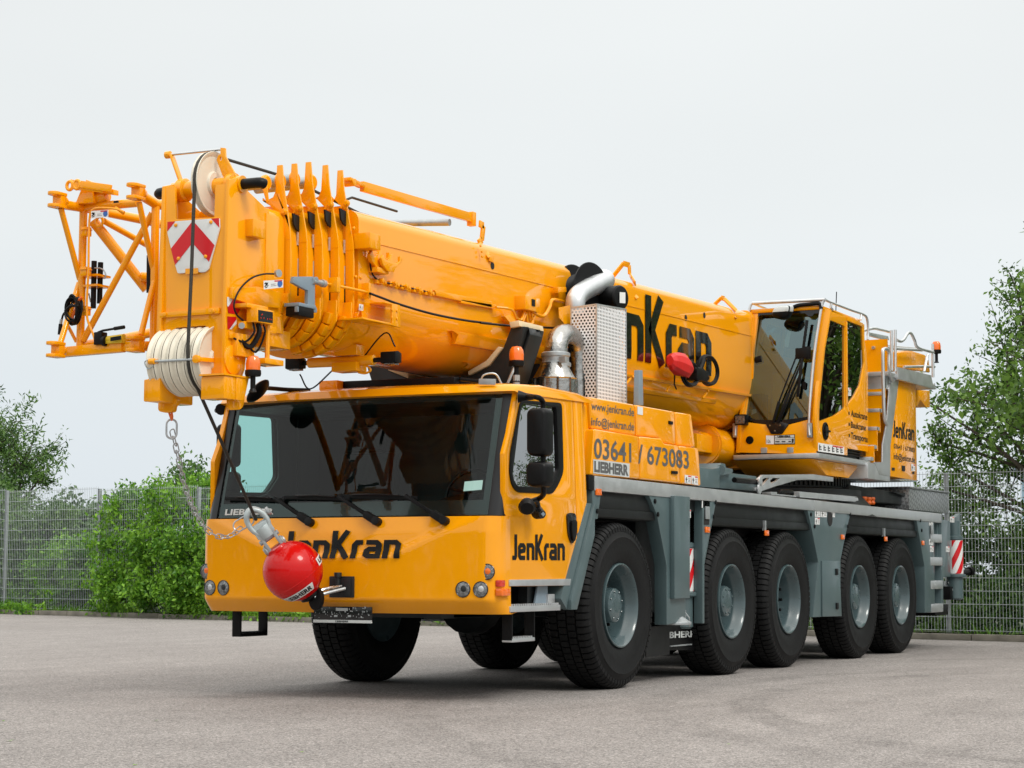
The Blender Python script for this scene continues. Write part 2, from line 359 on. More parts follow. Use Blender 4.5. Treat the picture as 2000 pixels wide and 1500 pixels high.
LF_FAR = leafmat('far_leaves', (.07, .13, .06), (.17, .26, .13))
BARK = pbr('bark', (.075, .06, .045), .9, var=.4, scale=12, bump=.6, bscale=25)
def leaf_mesh(name, C, size, mat, parent, rng, droop=.25, asp=.52):
    n = len(C); C = np.asarray(C); d = rng.normal(size=(n, 3)); d[:, 2] -= droop; d /= np.linalg.norm(d, axis=1)[:, None]
    nn = rng.normal(size=(n, 3)); nn[:, 2] += 1.1; s = np.cross(d, nn); s /= np.linalg.norm(s, axis=1)[:, None] + 1e-9; up = np.cross(s, d)
    L_ = (size * rng.uniform(.6, 1.25, n))[:, None]; w_ = L_ * asp * .5
    V = np.stack([C, C + d * L_ * .42 + s * w_ + up * L_ * .07, C + d * L_, C + d * L_ * .42 - s * w_ + up * L_ * .07], 1).reshape(-1, 3)
    me = bpy.data.meshes.new(name); i = np.arange(n)[:, None] * 4
    F = np.concatenate([i + [0, 1, 2], i + [0, 2, 3]], 1).reshape(-1)
    me.vertices.add(n * 4); me.vertices.foreach_set('co', V.ravel()); me.loops.add(n * 6); me.loops.foreach_set('vertex_index', F.astype(np.int32))
    me.polygons.add(n * 2); me.polygons.foreach_set('loop_start', np.arange(0, n * 6, 3, dtype=np.int32)); me.materials.append(mat); me.update(calc_edges=True); me.validate()
    o = bpy.data.objects.new(name, me); COL.objects.link(o); o.parent = parent; return o
def plant(name, label, cat, base, lumps, leaf, nleaf, mat, trunk_h=0, trunk_r=.0, shoots=120, seed=1, group=None, dens=.14, stemname='trunk', crown='crown', up=.3, asp=.52):
    """lumps: list of (centre, radii) of the crown; shoots run from the limbs out to points in the lumps, leaves sit along them"""
    rng = np.random.default_rng(seed); t = thing(name, label, cat, group); base = Vector(base); t.location = base
    st = MB(); top = Vector((0, 0, trunk_h))
    if trunk_r: st.tube(curve([(0, 0, -.05), (rng.normal() * .05, rng.normal() * .05, trunk_h * .5), top], 5), [trunk_r * (1 - .45 * i / 10) for i in range(11)], 8)
    vol = np.array([r[0] * r[1] * r[2] for _, r in lumps]); vol = vol ** .67 / (vol ** .67).sum(); P = []
    for (c, r), fr in zip(lumps, vol):
        c = Vector(c) - base; ns = max(4, int(shoots * fr)); hub = c + Vector((rng.normal() * .1, rng.normal() * .1, -r[2] * .35))
        s0 = top * rng.uniform(.6, 1) if trunk_r else Vector((c.x * .6 + rng.normal() * .1, c.y * .6, 0))
        lr = max(.012, trunk_r * .42); st.tube(curve([s0, s0.lerp(hub, .5) + Vector((rng.normal() * .1, rng.normal() * .1, .12)), hub], 4), [lr * (1 - .6 * i / 8) for i in range(9)], 6)
        for k in range(ns):
            a = rng.normal(size=3); a /= np.linalg.norm(a); a[2] = a[2] * .9 + up * .4; rad = rng.uniform(.55, 1.12)
            e_ = c + Vector((a[0] * r[0], a[1] * r[1], a[2] * r[2])) * rad; m_ = hub.lerp(e_, .5) + Vector((rng.normal(), rng.normal(), rng.normal() + up)) * .12 * min(r)
            if base.z + e_.z < .1: e_.z = .1 - base.z
            pts = curve([hub, m_, e_], 4)
            if k % 3 == 0: st.tube(pts, [max(.004, lr * .35 * (1 - .8 * i / 8)) for i in range(9)], 4)
            q = max(3, int(nleaf * fr / ns)); tt = rng.uniform(.2, 1.03, q) ** .75
            for u in tt:
                i = min(int(u * 8), 7); P.append(np.array(pts[i].lerp(pts[i + 1], u * 8 - i)) + rng.normal(size=3) * dens * (.5 + .7 * min(r)) * .6)
    P = np.array(P); P = P[P[:, 2] + base.z > .05]
    st.build(stemname, BARK, t, fixn=False); leaf_mesh(crown, P, leaf, mat, t, rng, asp=asp)
    return t
def copy_tree(o, loc, rz, label, scale=1):
    c = o.copy(); COL.objects.link(c); c.location = loc; c.rotation_euler.z = rz; c.scale = (scale,) * 3; c['label'] = label
    for ch in o.children: d = ch.copy(); COL.objects.link(d); d.parent = c
    return c
def onk(px_y, off): return KX(px_y) + off
def lump(p, r): return (p, r)
# right of the crane: a tall alder behind the fence and lower growth beneath it
RT = dict()
plant('alder_tree', 'tall loose leafed alder tree beyond the fence behind the crane tail', 'tree', (15.6, -2.0, .08),
      [((15.238,-1.448,4.763), (.8, .8, .9)), ((15.475,-1.302,4.153), (.9, 1.0, .8)), ((15.317,-1.133,3.826), (.7, .8, .7)), ((15.37,-0.518,3.855), (.5, .55, .5)), ((15.747,-0.614,3.23), (.8, .9, .6)), ((15.699,-0.003,2.836), (.6, .65, .5)), ((16.162,-0.95,2.755), (.9, 1.0, .7)), ((16.127,-0.293,2.275), (.9, .9, .7)), ((15.573,-0.906,1.686), (.8, .8, .6)), ((15.779,-1.686,3.119), (1, 1, 1.2)), ((15.499,-1.205,5.453), (.4, .45, .45)), ((15.514,-1.945,5.087), (.9, 1, 1)), ((15.61,0.039,3.733), (.35, .4, .4)), ((15.653,0.21,3.167), (.35, .4, .35)), ((15.627,0.109,2.427), (.5, .5, .4))],
      .088, 12500, LF_TREE, trunk_h=2.2, trunk_r=.10, shoots=520, seed=4, dens=.12)
plant('alder_shrub', 'low dark shrub behind the fence beside the crane tail', 'shrub', (15.3, -.9, .08),
      [((15.219,0.075,0.408), (.5, .6, .5)), ((15.174,-0.505,0.652), (.6, .7, .6)), ((15.027,-1.092,0.58), (.6, .7, .6)), ((15.533,-0.266,1.449), (.7, .7, .6)), ((15.3,-1.198,1.205), (.7, .7, .6)), ((15.833,0.132,1.944), (.5, .5, .5))],
      .09, 9000, LF_DARK, shoots=260, seed=9, stemname='stems', crown='foliage')
plant('roadside_bush', 'bushy green shrub beyond the fence seen under the crane tail between the wheels', 'shrub', (17.2, 4.9, .08),
      [((17.2, 4.9, .7), (1, 1.3, .8)), ((17.6, 7, .7), (1, 1.3, .7)), ((16.9, 2.6, .7), (1, 1.2, .8))], .1, 5000, LF_BRIGHT, shoots=160, seed=12, stemname='stems', crown='foliage')
# left of the crane
plant('willow_tree', 'feathery grey green tree rising above the fence at the frame edge', 'tree', (24.5, 27.2, .08),
      [((24.281,27.124,4.348), (1.0, 1.0, 1.1)), ((24.056,26.223,3.781), (1.1, 1.1, .9)), ((24.493,27.971,3.17), (1.3, 1.3, 1.3)), ((23.89,25.562,3.366), (.7, .7, .5)), ((24.181,26.725,2.739), (1.3, 1.3, .9)), ((24.68,28.721,4.552), (1.3, 1.3, 1.3))],
      .15, 11000, LF_DARK, trunk_h=2.4, trunk_r=.13, shoots=420, seed=21, up=1.0, asp=.3)
plant('dark_bush', 'dark green bush behind the mesh under the feathery tree', 'shrub', (20.6, 23.5, .08),
      [((20.987,23.948,1.387), (1, 1, .9)), ((20.668,22.67,1.62), (1, 1, .9)), ((20.397,22.786,0.552), (1, 1, .6)), ((21.099,24.396,2.366), (.9, .9, .8)), ((20.552,22.21,2.208), (.6, .6, .5))],
      .11, 22000, LF_DARK, shoots=420, seed=23, stemname='stems', crown='foliage')
plant('distant_tree', 'pale distant round tree seen through the mesh between two posts', 'tree', (60, 62, .0),
      [((56.936,51.744,2.923), (1.9, 2, 1.7)), ((56.697,50.789,2.442), (1.8, 2, 1.5)), ((57.117,52.466,1.866), (2, 2, 1.6)), ((56.189,48.755,1.962), (2, 2, 1.4))],
      .28, 14000, LF_FAR, trunk_h=1, trunk_r=.2, shoots=300, seed=25)
plant('bright_bush', 'bright green bush behind the mesh left of the middle post', 'shrub', (19.6, 20.6, .08),
      [((19.907,21.626,0.91), (.8, .8, .7)), ((19.724,20.895,1.255), (.7, .7, .6)), ((19.636,20.946,0.455), (.8, .8, .5)), ((19.94,22.161,0.385), (.7, .7, .4)), ((19.605,20.418,0.686), (.6, .6, .6))],
      .10, 20000, LF_BRIGHT, shoots=420, seed=27, stemname='stems', crown='foliage')
plant('leafy_hedge_shrub', 'bright leafy shrub growing through and over the fence beside the yellow cab', 'shrub', (18.1, 17.3, .08),
      [((18.824,18.895,1.579), (.8, .8, .9)), ((18.744,18.574,2.346), (.7, .7, .6)), ((18.279,17.516,1.458), (.9, .9, .9)), ((18.326,17.304,2.318), (.8, .8, .7)), ((17.933,16.533,1.557), (.9, .9, .9)), ((18.236,18.544,0.702), (.7, .8, .7)), ((17.881,17.325,0.604), (.8, .9, .6)), ((17.601,16.205,0.717), (.8, .9, .7)), ((18.33,16.518,2.522), (.7, .7, .6)), ((17.678,15.512,1.549), (.8, .9, .9)), ((17.391,15.165,0.723), (.8, .9, .7))],
      .105, 34000, LF_BRIGHT, shoots=760, seed=29, stemname='stems', crown='foliage')
plant('tall_shrub', 'darker shrub showing over the fence next to the windscreen pillar', 'shrub', (19.4, 17.2, .08),
      [((20.13,18.12,2.832), (.6, .6, .6)), ((20.001,17.605,2.538), (.8, .8, .7)), ((20.3,18.798,2.451), (.7, .7, .5)), ((20.654,20.215,2.306), (.6, .6, .5))],
      .12, 4200, LF_DARK, shoots=150, seed=31, stemname='stems', crown='foliage', up=1)
# trees further along the fence, reflected in the cab windows
A_ = bpy.data.objects['alder_tree']
for i, (y, k) in enumerate(((-4.3, 1.5), (-5.3, 1.75), (-6.4, 1.5), (-7.6, .62), (-9.0, .5), (-10.6, .62), (-12.4, 1.3), (-14.4, 1.15), (-16.6, 1.4), (-19.0, 1.2), (-21.6, 1.35), (-24.4, 1.25))):   # the row goes on past the photo edge: it shows as a reflection only
    copy_tree(A_, (KX(y) + 2.2 + (i % 3) * .7, y, .08), 1.0 + 1.7 * i, 'alder tree mirrored in the cab windows, standing in the row along the fence', k)['group'] = 'alder row along the fence'
rng = np.random.default_rng(17); n = 26000; aa = np.radians(rng.uniform(100, 200, n)); rr = 36 + rng.normal(0, 1.6, n); hh = 4.6 + 1.6 * np.sin(aa * 31) * np.sin(aa * 13 + 1) + 1.0 * np.sin(aa * 57); zz = .2 + hh * rng.uniform(0, 1, n) ** .7
wd_ = leaf_mesh('reflection_woods', np.stack([-3 + rr * np.cos(aa), rr * np.sin(aa), zz], 1), .55, LF_DARK, None, rng); tag(wd_, 'unseen belt of trees added for a darker reflection in the yellow cab front', 'woods', kind='stuff')  # out of view, added so the cab paint mirrors dark leaves instead of sky
# grass and weeds along the kerb
rng = np.random.default_rng(5); V = []; F = []
for k in range(5200):
    y = rng.uniform(8, 26) if k % 5 else rng.uniform(-8, 8); cl = .5 + .5 * math.sin(y * 2.3) * math.sin(y * .9 + 1)
    if rng.uniform() > .25 + cl: continue
    x = KX(y) + .12 + abs(rng.normal()) * .28 - (cl > .7) * rng.uniform(0, .25); h = rng.uniform(.08, .28) * (.5 + cl); a = rng.uniform(0, 6.28); dx, dy = math.cos(a), math.sin(a); w_ = rng.uniform(.008, .02); b = len(V); ln = rng.uniform(.02, .16)
    V += [(x - dy * w_, y + dx * w_, .02), (x + dy * w_, y - dx * w_, .02), (x + dx * ln * .5, y + dy * ln * .5, h * .7), (x + dx * ln, y + dy * ln, h)]; F += [(b, b + 1, b + 2), (b, b + 2, b + 3)]
tag(MB().add(V, F).build('grass', LF_BRIGHT, fixn=False), 'tufts of bright grass and weeds along the concrete kerb', 'grass', kind='stuff')

# dense low growth behind the fence
rng = np.random.default_rng(11); n = 46000; yy = rng.uniform(-9, 30, n); xx = KX(yy) + .5 + np.abs(rng.normal(0, 1.1, n)) + .2; top = .55 + .45 * np.sin(yy * 1.3) * np.sin(yy * .47 + 1) + .25 * np.sin(yy * 4.1); top = top + .35 * (yy > 12); zz = .06 + np.maximum(.15, top + .25 * (xx - KX(yy))) * rng.uniform(0, 1, n) ** .8
ug = leaf_mesh('undergrowth', np.stack([xx, yy, zz], 1), .12, LF_DARK, None, rng); yw = rng.uniform(7.5, 25, 9000); yw = yw[(np.sin(yw * 2.1) + np.sin(yw * .8 + 2) + 1.2 * (yw < 16.5)) > rng.uniform(-.6, 1.6, yw.size)]; hw_ = .12 + .22 * np.abs(np.sin(yw * 1.7)) * (yw < 17) + .1
kw = leaf_mesh('kerb_weeds', np.stack([KX(yw) - .02 + np.abs(rng.normal(0, .22, yw.size)) - .12 * (np.sin(yw * 3.3) > .5), yw, .03 + hw_ * rng.uniform(0, 1, yw.size)], 1), .09, LF_BRIGHT, None, rng); tag(kw, 'bright leafy weeds spilling over the concrete kerb', 'weeds', kind='stuff')
tag(ug, 'dense low green undergrowth behind the wire mesh fence', 'undergrowth', kind='stuff')
WIRE = pbr('galvanised_wire', (.50, .54, .56), .5, metal=.15, var=.1)
# ------------------------------------------------------------------ wire mesh fence
fence = thing('wire_mesh_fence', 'tall galvanised double wire mesh fence along the kerb', 'fence')
def FP(y): return Vector((13.65 + .25 * y, y, 0))
def fh(y): return 2.36 + max(0, y) * .0145
posts = [(19.309,22.638,0.158), (18.477,19.308,0.15), (17.673,16.094,0.197), (13.513,-0.548,0.144)]
ys = sorted([p[1] for p in posts] + [posts[0][1] + 3.3 * k for k in (1, 2)] + [posts[3][1] - 2.52 * k for k in range(1, 8)] + [posts[2][1] - 3.0 * k for k in (1, 2, 3, 4, 5)])
ys = [y for i, y in enumerate(ys) if i == 0 or y - ys[i - 1] > .8]
for y in ys:
    p = FP(y); h = fh(y) + .1; a = Vector((.25, 1, 0)).normalized() * (.032 + max(0, y) * .0007); b = Vector((1, -.25, 0)).normalized() * .022
    m_ = MB(); m_.plate([tuple((p + a * i + b * j + b * 1.6)[:2]) for i, j in ((-1, -1), (1, -1), (1, 1), (-1, 1))], 'z', 0, h)
    for k in range(1, 6): m_.lathe([(.012, 0), (.012, .02)], p + Vector((0, 0, .1 + h * .16 * k)) - b * .6, (-1, .25, 0), 6)
    m_.build('post', STE, fence)
for y0, y1 in zip(ys, ys[1:]):
    m_ = MB(); n = int((y1 - y0) / (.0505 + max(0, (y0 - 2)) * .0006)); h = fh((y0 + y1) / 2); r = .0026
    for i in range(n + 1):
        p = FP(y0 + (y1 - y0) * i / n); m_.box((p.x - r, p.y - r, .12), (p.x + r, p.y + r, .12 + h))
    for k in range(13):
        z = .14 + (h - .06) * k / 12
        for s in (-.008, .008): m_.bar(FP(y0) + Vector((s, 0, z)), FP(y1) + Vector((s, 0, z)), .006, .007)
    m_.build('mesh_panel', WIRE, fence, fixn=False)
# pale blue hall far behind the trees on the right
SHED = pbr('pale_blue_cladding', (.36, .50, .62), .5, var=.05)
hall = thing('industrial_hall', 'pale blue flat roofed hall glimpsed through the tree behind the fence', 'building')
hall.location = (52, 2, 0)
m_ = MB().box((0, -9, 0), (14, 5.2, 4.3)); m_.build('wall', SHED, hall)
MB().box((-.2, -9.2, 4.303), (14.2, 5.4, 4.6)).build('roof', GBL, hall)
for k in range(4): MB().box((-.06, -7.5 + 3.2 * k, 1.3), (-.002, -5.7 + 3.2 * k, 2.5)).build('window', GLS, hall)
# a few fallen leaves on the asphalt
rng = np.random.default_rng(3)
m0 = MB().add([(0, -.02, 0), (.025, 0, .006), (0, .022, .002), (-.028, 0, .008)], [(0, 1, 2), (0, 2, 3)]); lf = m0.build('fallen_leaf', LF_BRIGHT, fixn=False)
lf.location = (-9.6, -3.4, .008); tag(lf, 'small fallen leaf lying on the open asphalt', 'leaf', 'fallen leaves on the asphalt')
for k in range(14):
    c = lf.copy(); COL.objects.link(c); s = rng.uniform(.5, 1.1); u = rng.uniform(.0, 1); c.location = (-10.8 + 6 * u + rng.normal() * .5, -6.5 + 7.5 * rng.uniform(), .008); c.rotation_euler.z = rng.uniform(0, 6); c.scale = (s, s, s)

# ------------------------------------------------------------------ the crane: carrier
CR = thing('mobile_crane', 'yellow five axle mobile crane with grey chassis and telescopic boom laid over its cab', 'mobile crane')
S = -1.375                                             # side plane of the carrier
AX = (0, 2.629, 4.279, 6.729, 8.379)
# wheels: tyre with lugs, rim, hub
RO, TW = .711, .39
def wheel_meshes():
    t = MB(); y = TW / 2
    prof = [(.352, -y + .035), (.40, -y + .008), (.50, -y - .012), (.575, -y - .008), (.583, -y - .012), (.592, -y - .004), (.64, -y + .008), (.668, -y + .022), (.684, -y + .05), (.688, 0)]
    prof += [(r, -h) for r, h in prof[-2::-1]]
    t.lathe(prof, (0, 0, 0), (0, 1, 0), 72, caps=False)
    nb = 74
    for row, (ya, yb, off) in enumerate(((-y - .001, -y + .105, 0), (-y + .118, -.006, .5), (.006, y - .118, 0), (y - .105, y + .001, .5))):
        for k in range(nb):
            a0 = 2 * math.pi * (k + off) / nb; a1 = a0 + 2 * math.pi / nb * (.76 if row in (0, 3) else .84); vs = []
            for a in (a0, (a0 + a1) / 2, a1):
                c, s = math.cos(a), math.sin(a)
                if row == 0: pr_ = ((.632, ya + .004), (.668, ya + .008), (RO - .022, ya + .024), (RO - .004, ya + .052), (RO, yb), (.67, yb))
                elif row == 3: pr_ = ((.67, ya), (RO, ya), (RO - .004, yb - .052), (RO - .022, yb - .024), (.668, yb - .008), (.632, yb - .004))
                else: pr_ = ((.67, ya), (RO + .001, ya), (RO + .001, yb), (.67, yb))
                vs += [(r * c, h, r * s) for r, h in pr_]
            q = len(vs) // 3
            fs = [(i * q + j, i * q + j + 1, (i + 1) * q + j + 1, (i + 1) * q + j) for i in (0, 1) for j in range(q - 1)] + [tuple(range(q)), tuple(range(2 * q, 3 * q))]
            t.add(vs, fs)
    r = MB()   # outer side is -y
    r.lathe([(.354, -y + .062), (.362, -y + .02), (.360, -y + .008), (.350, -y + .004), (.340, -y + .012), (.333, -y + .03), (.318, -y + .055), (.312, -y + .08), (.300, -y + .095), (.292, -y + .12), (.286, -y + .20), (.272, -y + .235), (.225, -y + .245), (.20, -y + .235), (.08, -y + .235)], (0, 0, 0), (0, 1, 0), 56, caps=False)
    r.lathe([(.352, y - .03), (.30, y - .06), (.28, .13), (.05, .13)], (0, 0, 0), (0, 1, 0), 32, caps=False)
    def hub(kind):
        h = MB()
        if kind: h.lathe([(.205, -y + .24), (.20, -y + .225), (.155, -y + .22), (.150, -y + .085), (.143, -y + .066), (.128, -y + .058), (.06, -y + .055), (.001, -y + .054)], (0, 0, 0), (0, 1, 0), 40)
        else: h.lathe([(.205, -y + .24), (.20, -y + .225), (.12, -y + .22), (.115, -y + .18), (.10, -y + .17), (.05, -y + .166), (.001, -y + .165)], (0, 0, 0), (0, 1, 0), 40)
        for k in range(8 if kind else 6):
            a = 2 * math.pi * k / (8 if kind else 6) + .3; rr = .122 if kind else .075; h.lathe([(.010, 0), (.010, .010), (.006, .014)], (rr * math.cos(a), -y + (.062 if kind else .172), rr * math.sin(a)), (0, -1, 0), 6)
        return h
    n = MB(); 
    for k in range(10):
        a = 2 * math.pi * k / 10 + .1; o = (.182 * math.cos(a), -y + .222, .182 * math.sin(a)); n.lathe([(.022, 0), (.022, .03), (.015, .035), (.015, .07), (.004, .075)], o, (0, -1, 0), 6)
    return t, r, hub(1), hub(0), n
tb, rb, h1, h0, nb_ = wheel_meshes()
def make_wheel(hub):
    w_ = bpy.data.objects.new('wheel', None); COL.objects.link(w_); w_.parent = CR
    tb.build('tyre', RUB, w_, smooth=30, fixn=True); rb.build('rim', RIM, w_, smooth=40); hub.build('hub', RIM, w_, smooth=30); nb_.build('wheel_nuts', BLK, w_)
    return w_
wa = make_wheel(h1)
def put_wheel(src, x, y, rz, spin, first=False):
    w_ = src if first else src.copy()
    if not first:
        COL.objects.link(w_); w_.parent = CR
        for ch in src.children: d = ch.copy(); COL.objects.link(d); d.parent = w_
    w_.location = (x, y, RO); w_.rotation_mode = 'ZYX'; w_.rotation_euler = (0, spin, rz)
    return w_
for i, x in enumerate(AX):
    put_wheel(wa, x, S + TW / 2 + .006, 0, i * .7, i == 0)
    put_wheel(wa, x, -S - TW / 2 - .006, math.pi, i * .4)
wb = [o for o in CR.children if o.name.startswith('wheel') and abs(o.location.x - AX[2]) < .1 and o.location.y < 0][0]
for ch in list(wb.children):
    if ch.name.startswith('hub'): bpy.data.objects.remove(ch)
h0.build('hub', RIM, wb)

# frame, axles and decks
m = MB()
for s in (-1, 1): m.box((-1.7, s * .48 - .07, .62), (10.6, s * .48 + .07, 1.45))
m.box((-1.6, -.41, .8), (10.5, .41, 1.3)); m.box((-.5, -.8, 1.3), (10.3, .8, 1.56))
for x in AX:
    m.tube([(x, -1.05, RO), (x, 1.05, RO)], .11, 12); m.lathe([(.1, -.25), (.26, -.12), (.28, 0), (.26, .12), (.1, .25)], (x, .1, RO), (1, 0, 0), 16)
    for s in (-1, 1): m.tube([(x + .25, s * .75, RO + .05), (x + .25, s * .68, 1.4)], .07, 10)
m.build('chassis_frame', GRD, CR, bevel=.01)
m = MB(); m.box((-.55, -1.30, 1.56), (10.15, 1.30, 1.70)); m.box((-.62, -1.2, 1.0), (-.5, 1.2, 1.6)); m.build('deck', GRD, CR, bevel=.01)
# inner wheel arches and wings hide the axles
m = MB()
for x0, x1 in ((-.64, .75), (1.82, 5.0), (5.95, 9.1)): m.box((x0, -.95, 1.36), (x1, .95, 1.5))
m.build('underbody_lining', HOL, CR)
# aluminium rail along each side
for s in (1, -1):
    m = MB(); y0, y1 = (S - .012, S + .10) if s == 1 else (-S - .10, -S + .012)
    m.plate([(-.585, 1.795), (5.06, 1.771), (5.06, 1.655), (-.585, 1.672)], 'y', y0, y1); m.plate([(5.075, 1.771), (10.21, 1.755), (10.21, 1.635), (5.075, 1.655)], 'y', y0, y1)
    m.build('side_rail', ALU, CR, bevel=.008)
m = MB()
for z0, z1 in ((1.66, 1.79), ): m.plate([(-.70, 1.80), (-.59, 1.797), (-.59, 1.672), (-.70, 1.675)], 'y', S - .008, S + .11)
m.build('rail_end_cap', BLK, CR, bevel=.006)
# grey side panels, mudguards
def mir(fn):                                            # a panel on the visible side and its twin on the far side
    for s in (1, -1): fn(s)
def ypl(mb, poly, a, b, s, holes=()): mb.plate(poly, 'y', s * (S + a), s * (S + b), holes)
PW1 = [(-0.615,1.685),(-0.43,1.692),(-0.508,1.436),(-0.608,1.433)]
PB = [(0.552,1.688),(1.42,1.689),(1.435,1.662),(1.401,0.546),(0.958,0.522),(0.961,1.057),(0.749,1.499)]
PC = [(1.833,1.679),(2.185,1.677),(2.056,1.426),(1.871,1.066),(1.861,0.514),(1.811,0.516)]
PD = [(4.843,1.677),(6.375,1.683),(6.173,1.429),(5.972,1.135),(5.937,0.501),(4.997,0.509),(5.193,1.099),(4.999,1.438)]
PE = [(9.029,1.679),(9.873,1.678),(9.832,0.48),(9.364,0.478),(9.383,1.065),(9.185,1.417)]
PE2 = [(10.221,1.681),(10.668,1.673),(10.625,0.93),(10.268,0.926),(10.237,0.478),(10.139,0.475)]
def panels(s):
    m = MB(); ypl(m, PW1, -.002, .12, s); m.build('side_panel', GRN, CR, bevel=.008)
    m = MB(); ypl(m, PB, -.002, .12, s); bx = [(1.038,1.684),(1.41,1.685),(1.394,0.757),(1.03,0.755)]; ypl(m, bx, -.05, -.0025, s); m.build('side_panel', GRN, CR, bevel=.008)
    m = MB(); ypl(m, PC, -.004, .085, s); m.build('side_panel', GRN, CR, bevel=.008)
    m = MB(); ypl(m, PD, -.002, .30, s); o = m.build('side_panel', GRN, CR, bevel=.008)
    m = MB(); ypl(m, [(5.274,1.116),(5.878,1.119),(5.93,0.501),(5.264,0.51)], -.02, -.0025, s); d = m.build('locker_door', GRN, o, bevel=.006)
    m = MB()
    for px in [(5.76,0.997),(5.758,0.619)]: m.box((px[0] - .05, s * (S - .034), px[1] - .035), (px[0] + .03, s * (S - .0205), px[1] + .035))
    m.build('latch', BLK, o, bevel=.006)
    m = MB(); c = (5.602,1.585); m.lathe([(.085, 0), (.085, .004), (.07, .004)], (c[0], s * (S - .0025), c[1]), (0, -s, 0), 20); m.build('recess', HOL, o)
    m = MB(); ypl(m, PE, -.002, .25, s); ypl(m, PE2, -.002, .25, s); o = m.build('side_panel', GRN, CR, bevel=.008)
    m = MB(); ypl(m, [(9.873,1.673),(10.221,1.676),(10.14,0.48),(9.832,0.483)], .10, .12, s); m.build('step_recess', GRD, o)
    for z in [(9.991,1.429),(9.971,1.131),(9.951,0.828),(9.95,0.529)]:
        m = MB(); m.box((9.66, min(s * (S - .008), s * (S + .09)), z[1] - .055), (10.22, max(s * (S - .008), s * (S + .09)), z[1] + .055)); m.build('ladder_step', ALU, o, bevel=.01)
    # screws along the panel edges
    m = MB()
    for px in [(0.693,1.623),(0.759,1.508),(-0.528,1.502),(1.216,1.642)] + [(2.153,1.661),(2.109,1.522),(4.952,1.613),(5.067,1.486),(6.322,1.648),(6.235,1.51),(9.208,1.645),(9.264,1.52)]: m.lathe([(.022, 0), (.022, .008), (.012, .012)], (px[0], s * (S - (.0025 if px[0] < 1.3 and px[0] > 1.1 else .0045)), px[1]), (0, -s, 0), 8)
    m.build('panel_screws', BLK, o)
panels(1); panels(-1)
def mudguard(outer, s):
    o = bpy.data.objects
    x0, z0 = outer[0]; x1, z1 = outer[1]; x2, z2 = outer[2]; x3, z3 = outer[3]   # top left, top right, bottom right, bottom left
    m = MB(); rings = []
    for k in range(9):
        t = k / 8; ang = t * math.pi / 2; z_ = 1 - math.cos(ang) * 0 - t; bulge = .05 * math.sin(math.pi * min(1, t * 1.15)) ** .8
        a = (x0 + (x3 - x0) * t, s * (S + .055 - bulge * .5), z0 + (z3 - z0) * t); b = (x1 + (x2 - x1) * t, s * (S + .055 - bulge * .5), z1 + (z2 - z1) * t); rings.append((a, b))
    vs = []; 
    for a, b in rings: vs += [a, b, (b[0], s * (S + .5), b[2]), (a[0], s * (S + .5), a[2])]
    n = len(rings)
    for i in range(n - 1):
        for j in range(4): pass
    m.add(vs, [(i * 4 + j, i * 4 + (j + 1) % 4, i * 4 + 4 + (j + 1) % 4, i * 4 + 4 + j) for i in range(n - 1) for j in range(4)] + [(0, 1, 2, 3), tuple((n - 1) * 4 + j for j in range(4))])
    m.plate([(x3 - .01, z3 + .008), (x2 + .01, z2 + .008), (x2 + .006, z2 + (z1 - z2) * .34), (x3 - .006, z3 + (z0 - z3) * .34)], 'y', s * (S + .022), s * (S + .05))   # the lower lip
    m.build('mudguard', MUD, CR, bevel=.006)
MG = ([(-0.328,1.681),(0.562,1.689),(0.748,1.444),(-0.512,1.45)], [(2.253,1.681),(4.849,1.675),(4.992,1.437),(2.061,1.432)], [(6.39,1.679),(9.038,1.679),(9.131,1.424),(6.173,1.432)])
for s in (1, -1):
    for g in MG: mudguard(g, s)
# wedge shaped guard behind the cab door
for s in (1, -1):
    m = MB(); W0 = [(-0.622,1.565),(-0.623,1.301),(-0.967,0.691),(-1.079,0.691),(-1.078,0.77)]; W1 = [(-0.678,1.576),(-0.622,1.565),(-1.078,0.77),(-1.079,0.691),(-1.226,0.788)]
    m.plate(W0, 'y', s * (S - .03), s * (S + .05)); W2 = [(-0.726,1.562),(-0.632,1.566),(-1.08,0.772),(-1.113,0.696),(-1.226,0.784)]
    m.plate(W2, 'y', s * (S - .005), s * (S + .30)); m.build('wheel_wedge_guard', GRN, CR, bevel=.008)
